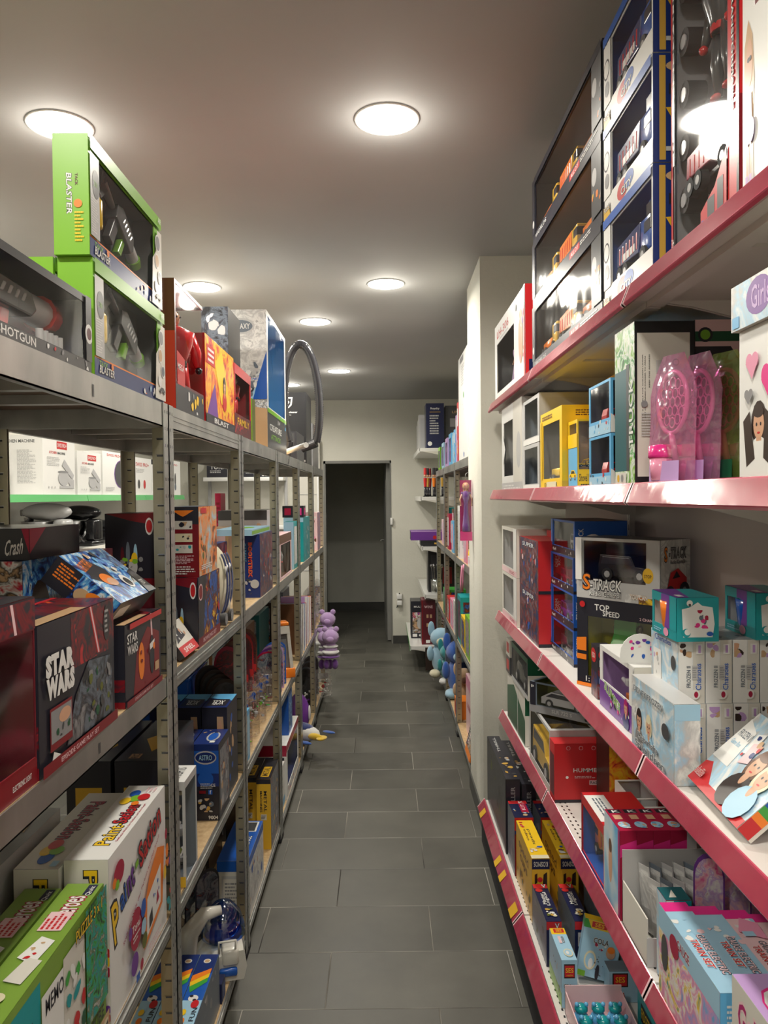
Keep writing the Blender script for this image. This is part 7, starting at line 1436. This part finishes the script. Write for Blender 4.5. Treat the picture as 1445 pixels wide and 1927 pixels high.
mb = MB(); mb.rbox(-.1,-.16,0,.1,.16,.19,M('charcoal','plas'),.03); mb.box(-.03,-.12,.189,.03,.12,.191,M('black')); mb.build('body', o)
mb = MB(); mb.rbox(.1,-.02,.08,.12,.02,.1,M('silver','met'),.004); mb.build('lever', o)
for i, (y, w, h, c) in enumerate(((3.6,.3,.2,'maroon'),(4.2,.35,.16,'charcoal'),(4.8,.3,.22,'lgrey'),(5.5,.35,.18,'brown'),(6.3,.3,.2,'slate'))):
    pack('appliance_carton', '%s carton on the lower white shelf behind the left racks' % ['dark red','charcoal','light grey','brown','slate grey'][i], 'appliance box', (-2.25,y,.801), (-1.96,y+w,.801+h), c, {'-y':[('r',.1,.2,.9,.8,AR('mono'))]}, seed=110+i)
for i, (x, w, h, lab) in enumerate(((-1.82,.34,.16,'black appliance box with white lettering on the high back wall shelf'),(-1.45,.3,.13,'second black appliance box right of the lettered one'))):
    pack('appliance_carton', lab, 'appliance box', (x,8.05,1.781), (x+w,8.28,1.781+h), 'ink', {'-y': [('t','YOKI',.3,.7,.4,.3,'white'),('c',.7,.2,.1,'white'),('c',.8,.2,.1,'white'),('c',.9,.2,.1,'white'),('l',.1,.3,.5,.5,2,'lgrey')]}, seed=115+i)

# ================================================================== far right rack
def RB(name, label, cat, y0, y1, z, h, dep, mat, prints=None, wins=None, inner=None, x=RX+.008, group=None, **k):
    return pack(name, label, cat, (x, y0, z), (x+dep, y1, z+h), mat, prints, wins, inner, group, **k)
RB('flat_carton', 'very tall white flat carton at the top right beside the pillar', 'boxed toy', 4.26, 4.86, LA, .62, .08, 'white', {'-x': [('l',.3,.7,.6,.9,8,'lgrey'),('c',.5,.6,.03,'green'),('b',.3,.3,.7,.55,8,['ink','tan','lgrey'],.012),('c',.5,.04,.025,'blue'),('r',.2,.93,.5,.98,'grey')], '-y': [('r',.1,.02,.3,.06,'blue'),('l',.2,.3,.8,.9,20,'lgrey')]}, seed=120)
for i, (y, h, c) in enumerate(((4.9,.37,'red'),(5.0,.30,'lilac'),(5.1+.04,.22,'sky'),(5.24,.21,'lblue'))):
    RB('picture_book', '%s upright book or box left of the tall white carton' % ['bright red','lilac','sky blue','pale blue'][i], 'book', y, y+.075, LA, h, .2, c, {'-x':[('r',.1,.6,.9,.9,'white'),('b',.1,.1,.9,.5,6,['yellow','white','red','green'],.06)]}, group=None, seed=121+i)
for i in range(4):
    y = (5.42,5.74,6.1,6.5)[i]
    r = RB('figure_window_box', 'clear fronted figure box on the top far right shelf, %s' % ['nearest','second','third','next to the white shelves'][i], 'boxed toy', y, y+.2, LA, .22-.01*i, .1, ['sky','lilac','lblue','lime'][i], {}, {'-x':(.1,.1,.9,.85),'-y':(.1,.1,.9,.85)}, 'lilac', content=lambda r,sx,sy,sz,i=i: doll(r, sz*.8, ['pink','purple','sky','green'][i], ['gold','dbrown','gold','tan'][i], (0,0,.003), -math.pi/2), seed=125+i)
# hanging doll in clear packet
o = thing('packed_doll', 'blond doll in a long purple dress in clear tall packet on the pillar edge', 'doll', (.420, 4.02, 1.345), math.radians(0))
mb = MB(); mb.box(-.03,-.002,0,.03,0,.31,M('magenta')); mb.box(-.03,-.03,0,.03,-.002,.045,M('hotpink')); mb.build('backing_card', o)
doll(o, .25, 'purple', 'gold', (0,-.017,.048), 0, skirt=.08)
mb = MB(); 
for q in (((-.03,-.034,.0),(.03,-.034,.0),(.03,-.034,.31),(-.03,-.034,.31)), ((-.03,0,0),(-.03,-.034,0),(-.03,-.034,.31),(-.03,0,.31)), ((.03,-.034,0),(.03,0,0),(.03,0,.31),(.03,-.034,.31)), ((-.03,-.034,.31),(.03,-.034,.31),(.03,0,.31),(-.03,0,.31))): mb.quad(*q, film('pink packet', (.98,.9,.96), .08, .08, .4))
mb.build('packet', o)
mb = MB(); mb.tube([(0,-.001,.31),(0,-.001,.34),(.012,0,.35)], .0015, M('silver','met'), 6); mb.build('hook', o)
RB('jewel_case', 'small white and pink toy case at the shelf edge below the packed doll', 'toy', 4.26, 4.4, LB_, .055, .09, 'white', {'-x':[('r',.4,.3,.6,.7,'hotpink'),('r',0,.85,1,1,'lpink')],'-y':[('r',.3,.3,.7,.7,'pink'),('r',0,.85,1,1,'lpink')]}, seed=130)
mb = MB(); mb.tube([(.44,4.42,1.18),(.436,4.42,1.15),(.43,4.41,1.08),(.433,4.42,1.03),(.442,4.43,1.03),(.445,4.43,1.1),(.446,4.43,1.15),(.45,4.43,1.185)], .005, M('pink','plas'), 6); tag(mb.build('skipping_rope'), 'pink cord loop hanging from the far right shelf', 'cord')
mb = MB(); mb.sph((0,0,0), .045, M('yellow','plas'), (1,1,1.3), 16); o = mb.build('toy_maraca'); o.location = (.52,4.445,LB_+.0585); tag(o, 'yellow oval toy beside the packed doll', 'toy')
cols = ['pink','lilac','white','red','sky','brown','crimson','teal','lpink','slate']
for i in range(10):
    y = (4.50,4.68,4.86,5.15,5.33,5.51,5.69,6.05,6.25,6.45)[i]
    RB('toy_carton', '%s upright carton on the second far right shelf' % ['pink','lilac','white','red','sky blue','brown','dark red','teal','pale pink','slate'][i], 'boxed toy', y, y+.15, LB_, [.3,.24,.33,.28,.22,.3,.26,.3,.2,.2][i], .12, cols[i], {'-x':[('r',.1,.1,.9,.9,AR(['pinkdream','pony','mono','cartoon'][i%4]))],'-y':[('r',.1,.2,.9,.8,AR(['people','pony','mono','cartoon'][i%4]))]}, x=RX+.01+.02*(i%2), seed=131+i)
for i in range(7):
    y = (4.36,4.61,4.84,5.16,5.42,5.7,6.06)[i]
    RB('toy_carton', '%s boxed toy on the third far right shelf' % ['lime and blue','yellow','teal','white lettered','pink dotted','red','green'][i], 'boxed toy', y, y+.215, LC, [.24,.2,.3,.22,.2,.18,.2][i], .16, ['lime','yellow','teal','white','pink','red','green'][i], {'-x':[('r',.1,.1,.9,.9,AR(['toybits','cartoon','robots','mono','pinkdream','people','jungle'][i]))],'-y':[('r',.1,.1,.9,.9,AR(['cartoon','toybits'][i%2]))]}, seed=141+i)
blister('carded toy hanging in front of the cartons, third far right shelf, nearest the pillar', RX+.035, 4.31, LC, .05, .26, 'slate', ['teal','white','sky'], -.2, None, artn='toybits', seed=70)
RB('toy_carton', 'large dull pink carton on the bottom far right shelf beside the pillar', 'boxed toy', 4.5, 4.95, LD, .36, .3, 'lpink', {'-x':[('r',0,.8,1,1,'pink'),('t','DREAMLAND',.5,.5,.7,.1,'crimson',None,90)],'-y':[('r',0,.86,1,1,'pink'),('t','DREAM',.85,.4,.08,.5,'crimson',None,90)]}, x=.51, seed=150)
pack('food_toy_box', 'orange based food picture box leaning out beside the pillar foot', 'boxed toy', (.452,4.262,LD+.016), (.517,4.49,LD+.316), 'orange', {'-y':[('r',0,.2,1,1,AR('people')),('b',.1,.25,.9,.95,10,['white','red','cream','skin'],.06)],'-x':[('r',0,.12,1,1,AR('people')),('b',.1,.15,.9,.95,14,['white','red','cream','skin','ink'],.05),('l',0,.12,.3,.9,14,'ink')]}, ry=math.radians(14), seed=151)
RB('toy_carton', 'small red and orange boxed toy behind the second post foot, far right', 'boxed toy', 5.16, 5.33, LD, .12, .1, 'orange', {'-x':[('r',.2,.2,.8,.8,'red')]}, seed=152)
def beast(label, x, y, z, c1, c2, s=1.0):
    plush('plush_animal', label, 'soft toy', (x,y,z), [('body', [((0,0,.13*s),.1*s,C(c1),(.7,.7,1.25))]), ('head', [((0,-.02,.28*s),.08*s,C(c1),(1,.9,.9)),((0,-.08*s,.26*s),.04*s,C(c2),(1,.7,.8))]),
      ('ear', [((-.07*s,0,.34*s),.035*s,C(c1),(.7,.4,1.6)),((.07*s,0,.34*s),.035*s,C(c2),(.7,.4,1.6))]), ('leg', [((-.05*s,-.05*s,.03*s),.04*s,C(c2),(1,1.4,.75)),((.05*s,-.05*s,.03*s),.04*s,C(c2),(1,1.4,.75))]), ('arm', [((-.08*s,-.03,.17*s),.03*s,C(c1),(.8,.8,1.8)),((.08*s,-.03,.17*s),.03*s,C(c1),(.8,.8,1.8))])])
beast('light blue and cream plush animal at the rack end, lowest far right', .46, 6.42, LD, 'lblue', 'cream', 1.15)
beast('teal and white plush animal leaning at the rack end', .50, 6.17, LD, 'teal', 'white', .9)
beast('deep blue plush animal behind the second far right post', .54, 5.76, LD, 'blue', 'lblue', 1.2)
beast('small brown plush animal on the bottom far right shelf', .55, 5.46, LD, 'tan', 'brown', .8)
# ---- goods on the white shelves at the far right (seen end on)
def FR(name, label, x, w, y0, y1, z, h, mat, ops, seed, cat='appliance box', group=None):
    return pack(name, label, cat, (x, y0, z), (x+w, y1, z+h), mat, {'-y': ops, '-x': [('r',.1,.1,.9,.9,'lgrey' if mat in ('lgrey','white','silver') else 'dark')]}, seed=seed, group=group)
FR('kettle_box', 'tall dark violet box with pale print on the highest far shelf', .385, .16, 7.0, 7.25, 2.001, .40, 'navy', [('t','Royalty',.5,.88,.5,.06,'white'),('r',.2,.8,.8,.81,'gold'),('l',.2,.3,.7,.75,8,'lgrey'),('c',.2,.1,.05,'white')], 160)
FR('kettle_box', 'dark box with label further right on the highest far shelf', .56, .2, 7.02, 7.3, 2.001, .38, 'charcoal', [('t','LINE',.5,.85,.4,.06,'tan'),('r',.2,.5,.8,.7,'grey')], 161)
for i in range(3): FR('kettle_box', 'light grey upright carton on the highest far shelf, %s' % ['nearest','middle','farthest'][i], .335+.0*i, .13, 7.3+i*.2, 7.47+i*.2, 2.001, .33-.03*i, 'lgrey', [('r',.1,.1,.9,.9,'silver')], 162+i, group='light grey cartons on the highest far shelf')
for i in range(7):
    o = thing('nutcracker', 'slim standing red and gold figure on the far shelf, %s from the left' % ['first','second','third','fourth','fifth','sixth','seventh'][i], 'figurine', (.375+i*.026, 7.05+.08*(i%3), 1.5662), group='slim figures on the far shelf')
    mb = MB(); c = ['red','gold','dred','orange','ink','red','gold'][i]
    mb.cyl((0,0,0),(0,0,.01),.02,.02,M('black','plas'),10); mb.tube([(0,0,.01),(0,0,.09)],.011,M('ink','plas'),8); mb.cyl((0,0,.09),(0,0,.17),.012,.017,M(c,'plas'),10); mb.build('body', o)
    mb = MB(); mb.sph((0,0,.19),.014,M('skin','plas'),n=8); mb.cyl((0,0,.2),(0,0,.26),.015,.012,M('ink' if i%2 else c,'plas'),10); mb.build('head', o)
FR('gift_box', 'wide flat violet box jutting over the far shelf', .24, .36, 7.05, 7.3, 1.1735, .085, 'purple', [('c',.6,.3,.2,'red'),('r',.0,.9,1,1,'lilac')], 170, 'box')
FR('gift_box', 'flat black box carrying the violet one', .33, .4, 7.02, 7.32, 1.1252, .047, 'black', [('r',.3,.3,.4,.6,'gold')], 171, 'box')
FR('cutlery_box', 'dark upright carton behind the glass with cutlery', .40, .24, 7.15, 7.4, .6912, .38, 'black', [('r',.1,.1,.5,.9,'dark'),('r',.55,.2,.9,.6,'dred'),('l',.6,.65,.9,.9,5,'grey')], 172)
o = thing('cutlery_holder', 'glass jar of steel cutlery on the far shelf', 'cutlery holder', (.47, 7.04, .6912))
mb = MB(); mb.lathe([(.045,0),(.05,.01),(.055,.13),(.053,.13),(.048,.012)], film('glass jar', (.9,.92,.9), .2, .05, .1), n=18, caps=False); mb.build('jar', o)
for k in range(9):
    a = k*.7; mb = MB(); mb.cyl((.02*math.cos(a),.02*math.sin(a),.01),(.05*math.cos(a),.05*math.sin(a),.24),.003,.0025,M('silver','met'),6); mb.sph((.052*math.cos(a),.052*math.sin(a),.25),.011,M('silver','met'),(1,.4,1.5),8); mb.build('spoon', o)
FR('blender_box', 'black appliance box with food picture on the bottom far shelf', .245, .14, 7.35, 7.6, .2312, .35, 'ink', [('r',.1,.15,.9,.7,AR('people')),('e',.6,.4,.2,.15,'lgrey'),('t','MULTI',.5,.85,.6,.05,'white'),('r',.1,.04,.4,.12,'white'),('c',.6,.08,.03,'white'),('c',.75,.08,.03,'white')], 173)
FR('blender_box', 'dark red boxed appliance at the front of the bottom far shelf', .33, .125, 7.04, 7.28, .2312, .40, 'maroon', [('r',0,0,.1,1,'dred'),('r',.35,.6,.5,.68,'tan'),('r',.6,.6,.75,.68,'tan'),('r',.35,.4,.5,.48,'tan'),('r',.6,.4,.75,.48,'tan'),('r',.3,.03,.6,.1,'white'),('t','WINE',.5,.85,.6,.06,'lpink')], 174)
FR('blender_box', 'grey and red boxed appliance beside the dark red one', .465, .12, 7.06, 7.3, .2312, .34, 'grey', [('r',.2,.2,.8,.7,AR('people'))], 175)
FR('storage_box', 'dark brown wooden box standing under the bottom far shelf', .355, .2, 6.935, 6.955, .02, .2, 'dbrown', [('r',0,0,1,1,'dbrown')], 176, 'box')
